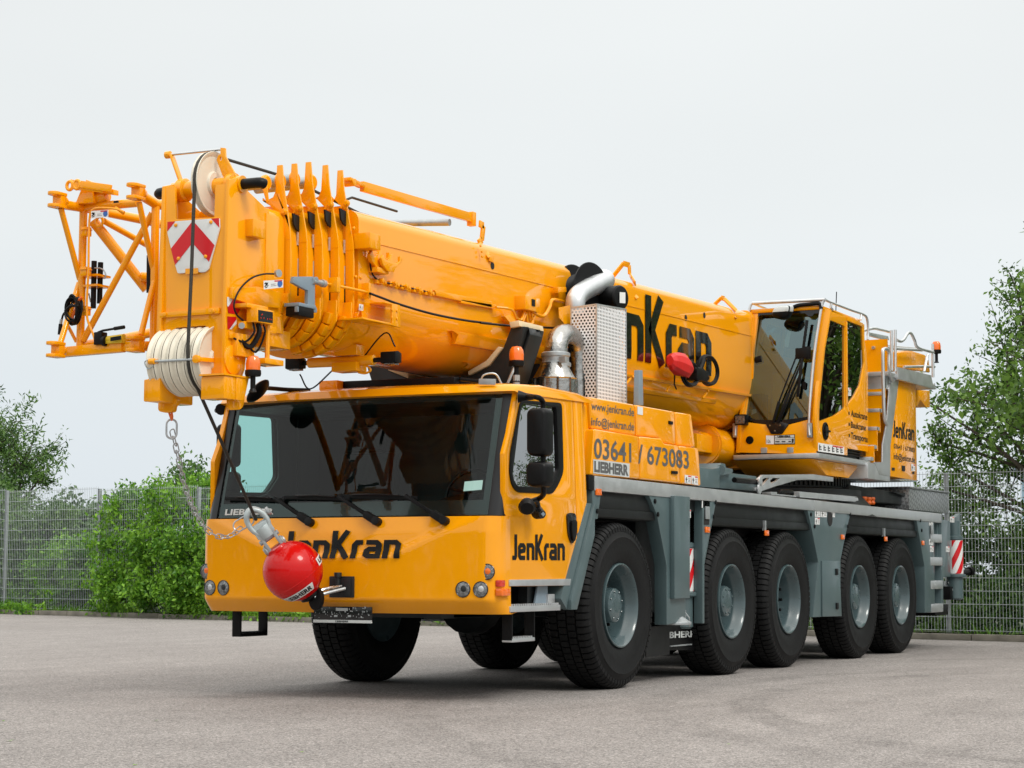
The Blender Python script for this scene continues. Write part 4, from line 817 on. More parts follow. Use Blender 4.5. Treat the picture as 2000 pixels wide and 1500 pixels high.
# mirrors on the near side and the far side
for s in (1, -1):
    y = s * (S - .09); mo = None; oy_ = .245 if s == 1 else .10
    def yy(P3): return [(p[0], p[1] if s == 1 else -p[1], p[2]) for p in P3]
    arm_ = curve([(-2.015,-1.4,2.347), (-2.003,-1.47,2.343), (-2.093,-1.6,2.328), (-2.049,-1.62,2.307), (-2.024,-1.62,2.241), (-2.024,-1.62,1.881), (-2.017,-1.62,1.638), (-1.949,-1.58,1.583), (-1.813,-1.46,1.555), (-1.711,-1.38,1.551)], 5) if s == 1 else yy(curve([(-2.015,-1.4,2.347), (-1.964,-1.45,2.347), (-1.834,-1.47,2.353), (-1.748,-1.47,2.335), (-1.723,-1.47,2.269), (-1.723,-1.47,1.9), (-1.715,-1.47,1.652), (-1.708,-1.46,1.593), (-1.753,-1.43,1.558), (-1.711,-1.38,1.551)], 5))
    m = MB(); m.tube(arm_, .021, 10); m.lathe([(.05, 0), (.03, .06), (.022, .12)], arm_[0], Vector(arm_[3]) - Vector(arm_[0]), 12); mo = m.build('mirror', BLK, CAB)
    def housing(px, y0, y1, nm):
        m = MB(); o = roundpoly(px, .05, 5); ce = Vector((sum(a for a, _ in o) / len(o), sum(b for _, b in o) / len(o))); rings = []
        for yy_, k in ((y0, .80), (y0 + .012, .92), (y0 + .05, 1), (y1 - .02, 1), (y1, .97)): rings.append([(ce.x + (a - ce.x) * k, 0, ce.y + (b - ce.y) * k, yy_) for a, b in o])
        # housings face forward: extrude along x instead of y
        return rings
    for (z0, z1, w_, nm) in (((-2.077,-1.62,1.875)[2], (-2.077,-1.62,2.244)[2], .17, 'mirror_housing'), ((-2.058,-1.62,1.641)[2], (-2.058,-1.62,1.835)[2], .18, 'mirror_housing')):
        xm = ((-2.058,-1.62,1.962)[0] if s == 1 else (-1.767,-1.475,1.983)[0]) - .02; rr = rrect(-w_ / 2, z0, w_ / 2, z1, .045, 5); rings = []; zc = (z0 + z1) / 2; yc = s * (S - oy_)
        for dx, k in ((-.085, .72), (-.078, .86), (-.05, .965), (0, 1), (.05, 1), (.06, .97)): rings.append([(xm + dx, yc + a * k, zc + (b - zc) * (1 - (1 - k) * w_ / (z1 - z0))) for a, b in rr])
        m = MB(); m.loft(rings); h = m.build(nm, BLK, mo, smooth=60); rings = []
        m = MB(); g = rrect(-w_ / 2 + .015, z0 + .015, w_ / 2 - .015, z1 - .015, .03, 4); m.plate([(yc + a, b) for a, b in g], 'x', xm + .0605, xm + .063); m.build('mirror_glass', CHR, mo)
    if s == 1:
        m = MB(); c = (-2.079,-1.5,1.505); m.lathe([(.02, 0), (.055, .05), (.068, .10), (.05, .13)], Vector(c) + Vector((.02, -.0, .03)), (-.6, -.3, -.35), 16); m.tube([(-1.853,-1.48,1.558), (-1.996,-1.5,1.536)], .02, 8); m.build('front_mirror', BLK, mo)
        c = Vector((-1.845,-1.5,1.448)); m = MB()
        for k in range(5): m.lathe([(.05 - .005 * k, 0), (.055 - .005 * k, .008), (.05 - .005 * k, .018)], c + Vector((.05, .05, .012)) * (1 - k * .4), Vector((-.55, -.8, -.05)), 18)
        m.tube([(-1.853,-1.48,1.554), c + Vector((.02, .02, .05))], .02, 8); m.build('side_camera', BLG, mo); m = MB(); d = Vector((-.55, -.8, -.05)).normalized(); m.lathe([(.018, 0), (.018, .012)], c - Vector((.03, .03, .006)) + d * .02, d, 4); m.build('camera_lens', GBL, mo)
# roof furniture
m = MB(); m.box((-1.75, .42, 2.47), (-1.45, .60, 2.575)); m.build('roof_box', YEL, CAB, bevel=.008)
m = MB(); m.bar((-1.62, .42, 2.53), (-1.55, -.60, 2.53), .10, .085); m.bar((-1.5, -.6, 2.56), (-1.3, -1.1, 2.49), .05, .03); m.build('roof_bar', BLK, CAB, bevel=.01)
m = MB(); c = Vector((-2.35,0.797,2.45)); n_ = Vector((-.13, .73, .67)).normalized(); m.lathe([(.005, -.04), (.07, -.032), (.11, -.015), (.122, 0), (.116, .006)], c, n_, 28); o = m.build('kerb_mirror', BLK, CAB)
m = MB(); m.tube(curve([c + Vector((.04, .02, .03)), (-2.1,0.851,2.495), (-1.95,0.78,2.493), (-1.85,0.619,2.489)], 4), .018, 8); m.build('mirror_arm', BLK, o)
m = MB(); m.lathe([(.116, 0), (.116, .004)], c + n_ * .006, n_, 24); m.build('mirror_glass', CHR, o)
m = MB(); q = [(-2.10 + 0, -1.13, 2.46), (-2.1, -1.32, 2.455)]; m.bar((-2.06, -1.08, 2.472), (-2.05, -1.22, 2.465), .02, .045); m.build('roof_label', STE, CAB, bevel=.003)
m = MB(); m.tube(curve([(-1.8, -.95, 2.48), (-1.8, -.98, 2.55), (-1.75, -1.06, 2.56), (-1.72, -1.1, 2.48)], 4), .008, 6); m.build('roof_eye', STE, CAB)
def beacon(par, c, k=1.0, arm=True):
    c = Vector(c); m = MB(); m.lathe([(.062 * k, 0), (.068 * k, .02 * k), (.066 * k, .05 * k)], c, (0, 0, 1), 20); m.tube([c - Vector((0, 0, .10)) * k, c], .022 * k, 8); m.lathe([(.035 * k, -.13 * k), (.02 * k, -.10 * k)], c, (0, 0, 1), 10); o = m.build('beacon', BLK, par)
    m = MB(); m.lathe([(.060 * k, .05 * k), (.062 * k, .10 * k), (.056 * k, .14 * k), (.04 * k, .165 * k), (.001, .175 * k)], c, (0, 0, 1), 20, caps=False); m.build('beacon_dome', AMB, o); return o
beacon(CAB, (-0.976,-0.85,2.699), 1.0)
m = MB(); c = (-0.976,-0.85,2.628); m.tube([c, Vector(c) - Vector((0, 0, .12))], .03, 8); m.build('beacon_post', STE, CAB)
# ------------------------------------------------------------------ engine hood behind the cab
HOOD = bpy.data.objects.new('engine_hood', None); COL.objects.link(HOOD); HOOD.parent = CR
yt = -1.33
up = [[(-0.569,2.46),(0.366,2.466),(0.389,2.189),(-0.531,2.195)], [(0.409,2.466),(1.285,2.468),(1.304,2.16),(0.969,2.16),(0.894,2.202),(0.414,2.191)], [(1.305,2.466),(1.692,2.473),(1.784,2.162),(1.327,2.158)]]
lo = [[(-0.574,2.189),(0.343,2.183),(0.361,1.808),(-0.647,1.798)], [(0.368,2.183),(0.847,2.194),(0.922,2.153),(1.256,2.152),(1.289,1.806),(0.379,1.807)], [(1.279,2.151),(1.739,2.155),(1.793,1.801),(1.309,1.805)]]
for k in range(3):
    m = MB(); m.plate(up[k], 'y', yt, .2); o = m.build('hood_panel', YEL, HOOD, bevel=.022, seg=3)
    m = MB(); m.plate(lo[k], 'y', yt - .05, .2); m.build('lower_hood_panel', YEL, HOOD, bevel=.022, seg=3)
m = MB(); m.box((-.62, -1.30, 1.80), (-.60 + .3, 1.3, 2.40)); m.box((-.3, -1.25, 1.78), (1.5, 1.3, 2.28)); m.build('hood_core', YEL, HOOD, bevel=.02)
HT = lambda px, dy: quadmap(*[(x, yt + dy, z) for x, z in px])
m = MB(); lettering(m, 'www.jenkran.de', HT([(-0.535,2.357),(0.35,2.36),(0.351,2.433),(-0.535,2.426)], -.0025), bold=.012, vbox=(-.0, .73)); lettering(m, 'info@jenkran.de', HT([(-0.535,2.225),(0.349,2.233),(0.349,2.306),(-0.535,2.294)], -.0025), bold=.012, vbox=(0, .73)); m.build('address_lettering', GRY, HOOD, fixn=False)
nb = [(-0.595,1.939),(1.499,1.944),(1.486,2.114),(-0.588,2.115)]
m = MB(); lettering(m, '03641 / 673083', HT(nb, -.0525), bold=.018); m.build('phone_lettering', GRY, HOOD, fixn=False)
m = MB(); g = [(-0.609,1.816),(0.13,1.811),(0.138,1.931),(-0.608,1.933)]; m.add([(x, yt - .0525, z) for x, z in g], [(0, 1, 2, 3)]); o = m.build('name_plate', SLV, HOOD, fixn=False)
m = MB(); lettering(m, 'LIEBHERR', quadmap(*[(x, yt - .054, z) for x, z in [(-0.59,1.827),(0.111,1.823),(0.112,1.918),(-0.59,1.92)]]), bold=.05); m.build('lettering', GRY, o, fixn=False)
sticker(HOOD, [(x, yt - .0525, z) for x, z in [(1.385,1.812),(1.536,1.81),(1.538,1.888),(1.386,1.888)]]); sticker(HOOD, [(x, yt - .0525, z) for x, z in [(1.553,1.811),(1.714,1.806),(1.708,1.889),(1.55,1.888)]])
m = MB(); m.add([(x, yt - .0025, z) for x, z in [(0.425,2.383),(0.544,2.383),(0.545,2.453),(0.426,2.453)]], [(0, 1, 2, 3)]); m.build('label_plate', WHT, HOOD, fixn=False)
for g, d in (([(1.124,2.342),(1.217,2.342),(1.217,2.372),(1.124,2.372)], -.012), ([(1.06,1.885),(1.199,1.885),(1.199,1.912),(1.06,1.912)], -.064)):
    m = MB(); m.plate(g, 'y', yt + d, yt + d + .0095); m.build('hood_latch', BLK, HOOD, bevel=.003)
m = MB(); m.plate([(0.752,2.494),(0.863,2.499),(0.848,2.817),(0.767,2.813)], 'y', -1.2, -1.15); m.build('hood_strut', GBL, HOOD, bevel=.004)

# ------------------------------------------------------------------ boom: base section
def ZT(x): return 3.80 + .024 * (x + .6)
def ZB(x): return 2.675 - .012 * (x + 1.6)
def sec(hw, zt, zb, zs, c=.10, n=14):
    h = [(hw - c, zt)] + [(hw - c + c * math.sin(t), zt - c + c * math.cos(t)) for t in [math.pi / 2 * i / 5 for i in range(1, 6)]] + [(hw, (zt - c + zs) / 2)]
    for i in range(n + 1):
        t = math.pi / 2 * i / n; h.append((hw * abs(math.cos(t)) ** .82, zs - (zs - zb) * abs(math.sin(t)) ** .95))
    return h + [(-y, z) for y, z in h[-2::-1]]
def bsec(x): return [(x, y, z) for y, z in sec(.50, ZT(x), ZB(x), 3.12 + .02 * x)]
def bside(x, z, off=-.003):                             # skin of the near side
    p = sec(.50, ZT(x), ZB(x), 3.12 + .02 * x)[:22]
    for (ya, za), (yb, zb) in zip(p, p[1:]):
        if zb <= z <= za and za > zb: return -(ya + (yb - ya) * (za - z) / (za - zb)) + off
    return -.40
m = MB(); m.loft([bsec(-2.92 + 12.2 * k / 30) for k in range(31)]); BOOM = m.build('boom', YEL, CR, smooth=40, fixn=False)
def bpart(m, name, mat=YEL, bevel=0, **k): return m.build(name, mat, BOOM, bevel=bevel, **k)
# weld crease along the side, lower reinforcement strips, rear head plate
m = MB()
for z0, x0, x1 in ((3.535, -2.85, 9.2),):
    vs = []
    for k in range(25):
        x = x0 + (x1 - x0) * k / 24; z = z0 + .0177 * (x + 1.6)
        vs += [(x, bside(x, z + .006, -.001), z + .006), (x, -.5065, z + .003), (x, -.5065, z - .003), (x, bside(x, z - .006, -.001), z - .006)]
    m.add(vs, [(4 * k + j, 4 * k + 4 + j, 4 * k + 5 + j, 4 * k + 1 + j) for k in range(24) for j in range(3)])
bpart(m, 'weld_seam', fixn=False)
def strip(x0, x1, za, zb, t, name, n=10, d0=0, mat=YEL, tap=.12):   # a plate that follows the curved belly
    m = MB(); rings = []
    for i in range(n + 1):
        x = x0 + (x1 - x0) * i / n; q = []
        for off in (-t, .01):
            zz = [za + (zb - za) * j / 5 + .0195 * (x - x0) for j in range(6)]
            if off > 0: zz = zz[::-1]
            for z in zz: q.append((x + (tap * (abs(z - (za + .0195 * (x - x0))) > .001) if i == 0 else 0), bside(x, z, off), z))
        rings.append(q)
    m.loft(rings); return m.build(name, mat, BOOM, bevel=.006, smooth=50)
strip(-1.50, 1.4, 2.965, 2.865, .045, 'belly_plate'); strip(-1.0, 4.6, 2.76, 2.71, .02, 'belly_plate')
strip(1.35, 6.2, 2.915, 2.885, .03, 'cable_duct')
m = MB(); m.loft([[(x, y * 1.02, z + (z - 3.2) * .02) for y, z in sec(.505, ZT(x), ZB(x), 3.12 + .02 * x)] for x in (5.55, 5.6, 9.3, 9.4)]); bpart(m, 'rear_reinforcement', bevel=.004, smooth=40)
# telescopic sections: a collar plate with a horn, slider pads, lugs and a rope roller each
XK = (-3.60, -3.44, -3.29, -3.125, -2.975)
TIP = ((-3.6,-0.245,3.978), (-3.44,-0.265,4.017), (-3.29,-0.291,4.054), (-3.125,-0.335,4.057), (-2.975,-0.373,4.041))
LUG = ((-3.68,-0.294,3.625), (-3.52,-0.319,3.675), (-3.37,-0.353,3.711), (-3.205,-0.391,3.748), (-3.055,-0.438,3.779))
for k, x in enumerate(XK):
    hw = .345 + .038 * k; zt = 3.70 + .022 * k; zb = 2.665 - .012 * k; zs = 3.05 - .01 * k
    inn = sec(hw - .074, zt - .08, zb + .07, zs, .08)
    o = sec(hw, zt, zb, zs, .09)
    ty, tz = TIP[k][1], TIP[k][2]
    horn = [(ty + .055, tz), (ty + .005, tz), (ty - .03, tz - .16), (-hw + .012, 3.50), (-hw, 3.42)]
    lg = LUG[k]; ly, lz = lg[1], lg[2]
    lim = lambda P, d=0: [(max(-hw + d + max(0, z - 3.42) * kk, min(hw - d - max(0, z - 3.42) * kk, y)), z) for y, z in P]
    kk = (hw + ty - .034) / (tz - .16 - 3.42)          # the upper corners of the collar slope inwards
    m = MB(); m.plate(lim(sec(hw - .003, zt - .02, zb, zs, .09), .003), 'x', x + .0005, x + .014, [lim(inn, .074)]); T = m.build('telescopic_section', YEL, CR, bevel=.005, smooth=40)
    xn = XK[k + 1] if k < 4 else -2.86
    m = MB(); m.loft([[(xx, y, z) for y, z in lim(sec(hw - .037, zt - .06, zb + .045, zs, .06), .037)] for xx in (x + .004, xn + .004)]); m.build('section_tube', YEL, T, smooth=40)
    # front plate of the collar: horn, web with a rounded lug, long upright strip
    le = -hw + .072
    fp_ = [(ty + .026, tz), (ty - .018, tz), (ty - .034, tz - .16), (-hw + .010, 3.50), (-hw, 3.42), (-hw, 3.03), (-hw + .014, 2.95), (le - .006, 2.95), (le, 3.40), (le + .004, lz - .055)]
    fp_ += [(ly + .012 + .046 * math.cos(t), lz + .046 * math.sin(t)) for t in [-math.pi * (.62 - .5 * i / 7) for i in range(8)]]
    fp_ += [(ly + .13, lz + .055), (ly + .20, lz + .12), (ly + .20, tz - .255), (ty + .10, tz - .25), (ty + .058, tz - .235), (ty + .036, tz - .19)]
    m = MB(); m.plate(fp_, 'x', x - .014, x + .0); m.build('collar_plate', YEL, T, bevel=.0045)
    m = MB(); m.box((x - .016, -hw + .004, 3.418), (x - .0145, le, 3.424)); m.build('plate_seam', YEL, T)
    for za, zc in ((3.40, 3.50), (3.16, 3.30)): m = MB(); m.box((x - .022, le + .0015, za), (x - .002, le + .013, zc)); m.build('slider_pad', PAD, T)
    yt_ = -(hw - .037 - .038) - .004; m = MB(); m.plate([(x - .10, lz - .05), (x - .015, lz - .06), (x - .003, lz - .09), (x - .003, lz - .175), (x - .045, lz - .165), (x - .085, lz - .13)], 'y', yt_ - .004, yt_ + .01); m.build('rubber_seal', MUD, T); m = MB(); m.box((x - .006, le + .001, 2.96), (x - .002, le + .007, lz - .1)); m.build('gap_shade_edge', MUD, T)  # the thin black edge strip stands in for shade in the collar gap
    m = MB(); m.box((x - .02, le + .001, 2.97), (x - .007, le + .012, 3.15)); m.build('gap_shade_strip', MUD, T)  # black strip added to darken the lower part of the gap
    m = MB(); m.lathe([(.026, 0), (.026, .012), (.015, .016), (.015, .028)], (x - .014, ly, lz), (-1, 0, 0), 14); m.build('lug_bolt', YEL, T); m = MB(); m.lathe([(.010, 0), (.010, .008)], (x - .014, ly + .05, lz - .025), (-1, 0, 0), 8); m.build('lug_screw', YEL, T)
    if k < 4:
        ye = TIP[k][1] + .055 if k else -.19; zr = tz - .135
        m = MB(); m.tube([(x - .075, .25, zr), (x - .075, ye + .03, zr)], .046, 18); m.build('rope_roller', STE, T)
        m = MB(); m.lathe([(.052, 0), (.058, .006), (.058, .03), (.045, .04)], (x - .075, ye + .045, zr), (0, -1, 0), 18); m.build('roller_cap', YEL, T)
        m = MB(); m.plate([(ye + .03, zr + .025), (ye - .012, zr + .02), (ye - .035, zr - .15), (ye - .02, zr - .17), (ye + .03, zr - .02)], 'x', x - .13, x - .118); m.build('roller_bracket', YEL, T, bevel=.002)
    # belly ribs and lugs
    m = MB()
    for t in (.35, .6, .85, 1.1, 1.35):
        c = (x - .015, -hw * math.cos(t) ** .82 * .9, zs - (zs - zb) * math.sin(t) ** .95 * .96); d = Vector((0, -math.cos(t), -math.sin(t)));
        m.bar(Vector(c) + Vector((-.06, 0, 0)), Vector(c) + Vector((.012, 0, 0)), .085, .05, up=d)
    m.build('belly_lug', YEL, T, bevel=.006)
    m = MB(); q = [(-hw + .005, 3.02), (-hw + .005, 2.86), (-hw + .05, 2.80), (-hw + .17, 2.78), (-hw + .17, 3.02)]
    m.plate(q, 'x', x - .030, x - .0155); m.build('guard_plate', YEL, T, bevel=.004)
m = MB(); m.loft([[(xx, y, z) for y, z in sec(.285, 3.64, 2.70, 3.05, .08)] for xx in (-3.9, -3.55)]); m.build('section_tube', YEL, bpy.data.objects['telescopic_section'], smooth=40)
# things on the near side of the boom
def bbox(px, d, name, mat=YEL, bev=.008, y=-.5):
    m = MB(); xs = [p[0] for p in px]; zs = [p[1] for p in px]; m.box((min(xs), y - d, min(zs)), (max(xs), y + .02, max(zs))); return bpart(m, name, mat, bev)
bbox([(-2.965,3.55),(-2.808,3.429)], .13, 'junction_box')
bbox([(-0.337,3.396),(-0.056,3.273)], .11, 'junction_box')
m = MB(); c = (-0.194,3.345); m.box((c[0] - .03, -.616, c[1] - .03), (c[0] + .03, -.611, c[1] + .03)); bpart(m, 'box_label', INK)
m = MB(); a = [(-2.725,3.335),(-2.75,3.382),(-2.714,3.412),(-2.689,3.378),(-2.628,3.38),(-2.604,3.428),(-2.58,3.438),(-2.574,3.381),(-2.517,3.37),(-2.467,3.396),(-2.468,3.435),(-2.43,3.44),(-2.435,3.401),(-2.541,3.328),(-2.553,3.301),(-2.651,3.294)]; m.plate(a, 'y', -.60, -.575); m.plate([(x - .10, z + .02) for x, z in a], 'y', -.56, -.53); m.box((a[0][0] - .05, -.58, a[0][1] - .06), (a[0][0] + .12, -.49, a[0][1] - .02)); bpart(m, 'hook_bracket', bevel=.004)
m = MB()
for c in [(-2.647,-0.51,3.231),(-2.45,-0.51,3.235),(-2.275,-0.51,3.234),(-2.082,-0.51,3.235),(-1.899,-0.51,3.236)]:
    m.box((c[0] - .05, -.53, c[2] - .03), (c[0] + .06, -.498, c[2] + .01)); m.lathe([(.02, 0), (.02, .03)], (c[0], -.53, c[2] - .005), (0, -1, 0), 8); m.lathe([(.016, 0), (.016, .03)], (c[0] + .07, -.51, c[2] - .01), (0, -1, 0), 8)
bpart(m, 'cable_clips', bevel=.003)
m = MB(); m.tube(curve([(-2.784,-0.525,3.44),(-2.782,-0.525,3.307),(-2.684,-0.525,3.231),(-2.35,-0.525,3.226),(-1.792,-0.525,3.235)], 5), .007, 6); bpart(m, 'sensor_cable', BLK)
m = MB(); m.plate([(-1.809,3.259),(-1.773,3.217),(-0.82,3.229),(-0.821,3.285)], 'y', -.535, -.49); m.plate([(-1.363,3.24),(-0.753,3.268),(-0.747,3.231),(-1.362,3.206)], 'y', -.535, -.49); bpart(m, 'cable_channel', bevel=.006)
m = MB(); m.tube(curve([(-2.881,-0.58,3.095),(-2.688,-0.58,3.081),(-2.441,-0.58,3.064),(-1.927,-0.58,3.049),(-1.381,-0.58,3.058),(-0.92,-0.58,3.082)] + [(-1.185,-0.62,3.057),(-0.652,-0.62,3.091),(-0.184,-0.62,3.131),(0.274,-0.62,3.172)], 4), .010, 8); bpart(m, 'hose', BLK)
m = MB(); a = [(-2.645,3.046),(-2.521,3.042),(-2.514,2.871),(-2.642,2.876)]; m.plate(a, 'y', -.635, -.62); m.box((a[0][0] - .10, -.632, a[0][1] - .012), (a[1][0], -.48, a[0][1])); m.box((a[0][0] - .42, -.632, a[3][1]), (a[1][0], -.40, a[3][1] + .015)); 
for c in [(-2.648,2.994),(-2.574,2.994),(-2.647,2.935),(-2.573,2.933)]: m.lathe([(.012, 0), (.012, .006)], (c[0], -.636, c[1]), (0, -1, 0), 8)
bpart(m, 'channel_bracket', bevel=.004)
m = MB(); o = [(x, z) for x, z in [(-2.93,2.915),(-2.866,2.997),(-2.783,3.007),(-2.77,2.946),(-2.816,2.877),(-2.875,2.871)]]; cc = (-2.893,2.922); m.plate(o, 'y', -.50, -.46, [[(cc[0] + .035 * math.cos(t), cc[1] + .045 * math.sin(t)) for t in [2 * math.pi * i / 14 for i in range(14)]]]); bpart(m, 'lifting_eye', bevel=.006)
st = [(-2.932,-0.5,2.965),(-2.871,-0.5,2.967),(-2.867,-0.5,3.014),(-2.929,-0.5,3.013)]; sticker(BOOM, [(p[0], -.515, p[2]) for p in st], 2)
m = MB()
for c in [(-0.752,-0.5,3.604),(3.583,-0.5,3.647),(4.104,-0.5,3.734)]:
    yy = bside(c[0], c[2], -.002); m.lathe([(.032, 0), (.032, .002)], (c[0], yy, c[2]), (0, -1, .0) if c[2] < ZT(c[0]) - .1 else (0, -1, .3), 16)
bpart(m, 'access_hole', HOL)
m = MB()
for c in [(-2.998,-0.505,3.582),(-2.961,-0.505,3.215),(-2.891,-0.505,3.221)] + [(2.21,-0.505,2.906),(4.204,-0.505,2.925),(3.655,-0.505,2.956)]: m.lathe([(.014, 0), (.014, .012), (.007, .016)], (c[0], -.497, c[2]), (0, -1, 0), 8)
for c in [(2.042,-0.53,2.845),(3.043,-0.53,2.851),(4.037,-0.53,2.861)]: m.bar(Vector(c) + Vector((-.06, 0, -.03)), Vector(c) + Vector((.05, 0, .035)), .02, .016); 
bpart(m, 'clip', bevel=.002)
# hoops and rope gear on the top of the boom
for pts in ([(2.118,-0.4,3.869),(2.215,-0.4,4.041),(2.358,-0.4,4.044),(2.366,-0.4,3.951),(2.245,-0.4,3.836),(2.291,-0.4,3.694)], [(4.808,-0.4,3.901),(4.871,-0.4,4.022),(4.95,-0.4,4.025),(5.028,-0.4,3.89),(5.026,-0.4,3.807)]):
    m = MB(); P_ = [Vector(p) for p in pts]
    if P_[0].z < ZT(P_[0].x): P_[0].z = ZT(P_[0].x) - .02
    for i, (a, b) in enumerate(zip(P_, P_[1:])):
        aa = Vector(a); bb = Vector(b); aa.y = -.30 if i == 0 else -.40; bb.y = -.40 if i < len(P_) - 3 else -.515
        m.bar(aa, bb, .055, .014, up=(0, 1, .2))
    bpart(m, 'rope_guide_hoop', bevel=.002)
m = MB(); a, b = (-2.688,-0.38,3.968), (-0.906,-0.38,4.003); m.bar(a, b, .04, .078, up=(0, 0, 1)); m.bar(Vector(a) + Vector((-.22, 0, .02)), Vector(a), .07, .025); m.tube([Vector(a) + Vector((-.16, .05, 0)), Vector(a) + Vector((-.16, -.04, 0))], .03, 12)
m.box((b[0] - .03, -.41, b[2] - .07), (b[0] + .03, -.35, b[2] + .05)); o = bpart(m, 'rope_fixing_bar', bevel=.004)
m = MB(); br = [(-0.877,-0.42,3.955),(-0.803,-0.42,3.946),(-0.832,-0.42,3.821),(-0.89,-0.42,3.784),(-0.831,-0.42,3.665),(-0.771,-0.42,3.656)]
for u, v in zip(br, br[1:]): m.bar((u[0], -.44 if u[2] > 3.7 else -.51, u[2]), (v[0], -.44 if v[2] > 3.7 else -.515, v[2]), .06, .016, up=(0, 1, 0))
for c in [(-1.017,3.736),(-0.993,3.691),(-0.987,3.65)]: m.lathe([(.012, 0), (.012, .012)], (c[0], -.522, c[1]), (0, -1, 0), 8)
bpart(m, 'bar_bracket', bevel=.003)
m = MB(); c = (-1.272,-0.36,3.912); m.tube([(c[0] + .0, .40, c[2] + .05), (c[0] + .02, -.36, c[2])], .03, 12); bpart(m, 'rope_roller', STE)
m = MB(); m.tube([(-3.9,0.018,3.989), (-3.3,-0.104,3.952), (-2.2, -.06, 3.86), (.5, -.05, 3.90), (6.5, 0, 4.03)], .012, 8); m.tube([(-2.7, -.2, 3.86), (-2.542,-0.2,3.92), (-1.765,-0.15,3.94)], .010, 6); bpart(m, 'hoist_rope', ROP)
# flood lights on a cross tube under the boom
m = MB(); a, b = (-2.6,0.142,2.625), (-2.6,-0.45,2.62); m.tube([a, b], .040, 14); c = Vector(a).lerp(Vector(b), .62); m.box(c - Vector((.08, .11, .085)), c + Vector((.08, .11, -.015))); m.box(c - Vector((.06, .1, -.04)), c + Vector((.06, .10, .12))); m.tube(curve([Vector(b) + Vector((0, .10, -.03)), Vector(b) + Vector((0, .05, -.05)), Vector(b) + Vector((0, .03, -.08)), Vector(b) + Vector((0, .08, -.10)), Vector(b) + Vector((0, .14, -.09))], 4), .009, 6); o = bpart(m, 'lamp_crossbar', bevel=.006)
for (e, s, cr) in ((a, 1, 1), (b, -1, -1)):
    e = Vector(e); m = MB(); m.tube([e, e + Vector((0, s * .12, 0))], .02, 10); c = e + Vector((0, s * (.12 if s == 1 else .16), .0 if s == 1 else .01)); m.loft([[(c.x + dx * 1.0, c.y + sy * wy, c.z + sz * wz) for sy, sz in ((-1, -1), (1, -1), (1, 1), (-1, 1))] for dx, wy, wz in ((-.06, .068, .042), (-.02, .072, .048), (.05, .056, .038), (.07, .04, .028))]); fl = bpart(m, 'flood_light', BLK, .008)
    m = MB(); m.plate([(c.x - .04, c.y - .045), (c.x + .03, c.y - .045), (c.x + .03, c.y + .045), (c.x - .04, c.y + .045)], 'z', c.z - .056, c.z - .040); m.build('lens', LNS, fl)
    m = MB(); m.tube(curve([c + Vector((.05, 0, .09 if s < 0 else -.08)), c + Vector((.05, s * -.1, .2 if s < 0 else -.2)), e + Vector((.05, -s * .2, -.05))], 6), .006, 6); m.build('lamp_cable', BLK, fl)
# the big name on the boom side
x0, z0 = (2.507,3.081); x1, z1 = (4.289,3.095); zt_ = (2.545,3.764)[1]
Wd = (x1 - x0) / (.9986 - .422); xl = x0 - .422 * Wd
m = MB()
def bl(u, v):
    x = xl + Wd * u; z = z0 + (z1 - z0) * (x - x0) / (x1 - x0) + (zt_ - z0) * v; return Vector((x, bside(x, z, -.009 if x < 5.5 else -.017), z))
logo(m, bl); bpart(m, 'name_lettering', NAM, fixn=False, smooth=60)
# red cover over a lamp on the boom side with its coiled lead
m = MB(); c = Vector((3.046,-0.66,3.092)); rg = random.Random(3); rings = []
for dx, r in ((-.27, .05), (-.23, .09), (-.10, .115), (.06, .12), (.17, .10), (.25, .06), (.28, .035)):
    rings.append([(c.x + dx, c.y + r * .72 * math.cos(t) * (1 + rg.uniform(-.1, .12)), c.z - dx * .08 + r * math.sin(t) * (1 + rg.uniform(-.1, .1))) for t in [2 * math.pi * i / 10 for i in range(10)]])
m.loft(rings); bpart(m, 'red_lamp_cover', RDP, smooth=20)
m = MB()
for cx, r in (((3.432,-0.62,3.039), .14), ((3.998,-0.6,3.128), .175)):
    for dr, dy in ((0, 0), (-.014, .012), (.008, .024)): m.tube([(cx[0] + (r + dr) * 1.0 * math.cos(t) * 1.45, cx[1] + dy, cx[2] + (r + dr) * .86 * math.sin(t)) for t in [2 * math.pi * i / 26 for i in range(26)]], .014, 6, closed=True)
m.tube([(3.04,-0.6,3.005), (3.073,-0.58,2.904), (3.174,-0.56,2.861)], .008, 5); bpart(m, 'coiled_lead', BLK)
m = MB(); a = (3.795,-0.6,3.126); m.box((a[0] - .25, -.64, a[2] - .14), (a[0] + .05, -.52, a[2] - .02)); m.tube([(3.524,-0.6,3.096), (3.766,-0.6,3.102), (3.959,-0.58,3.038)], .035, 8); m.tube([(3.708,-0.6,3.086), (3.826,-0.6,3.227)], .03, 8); bpart(m, 'lead_holder', BLK, .005)

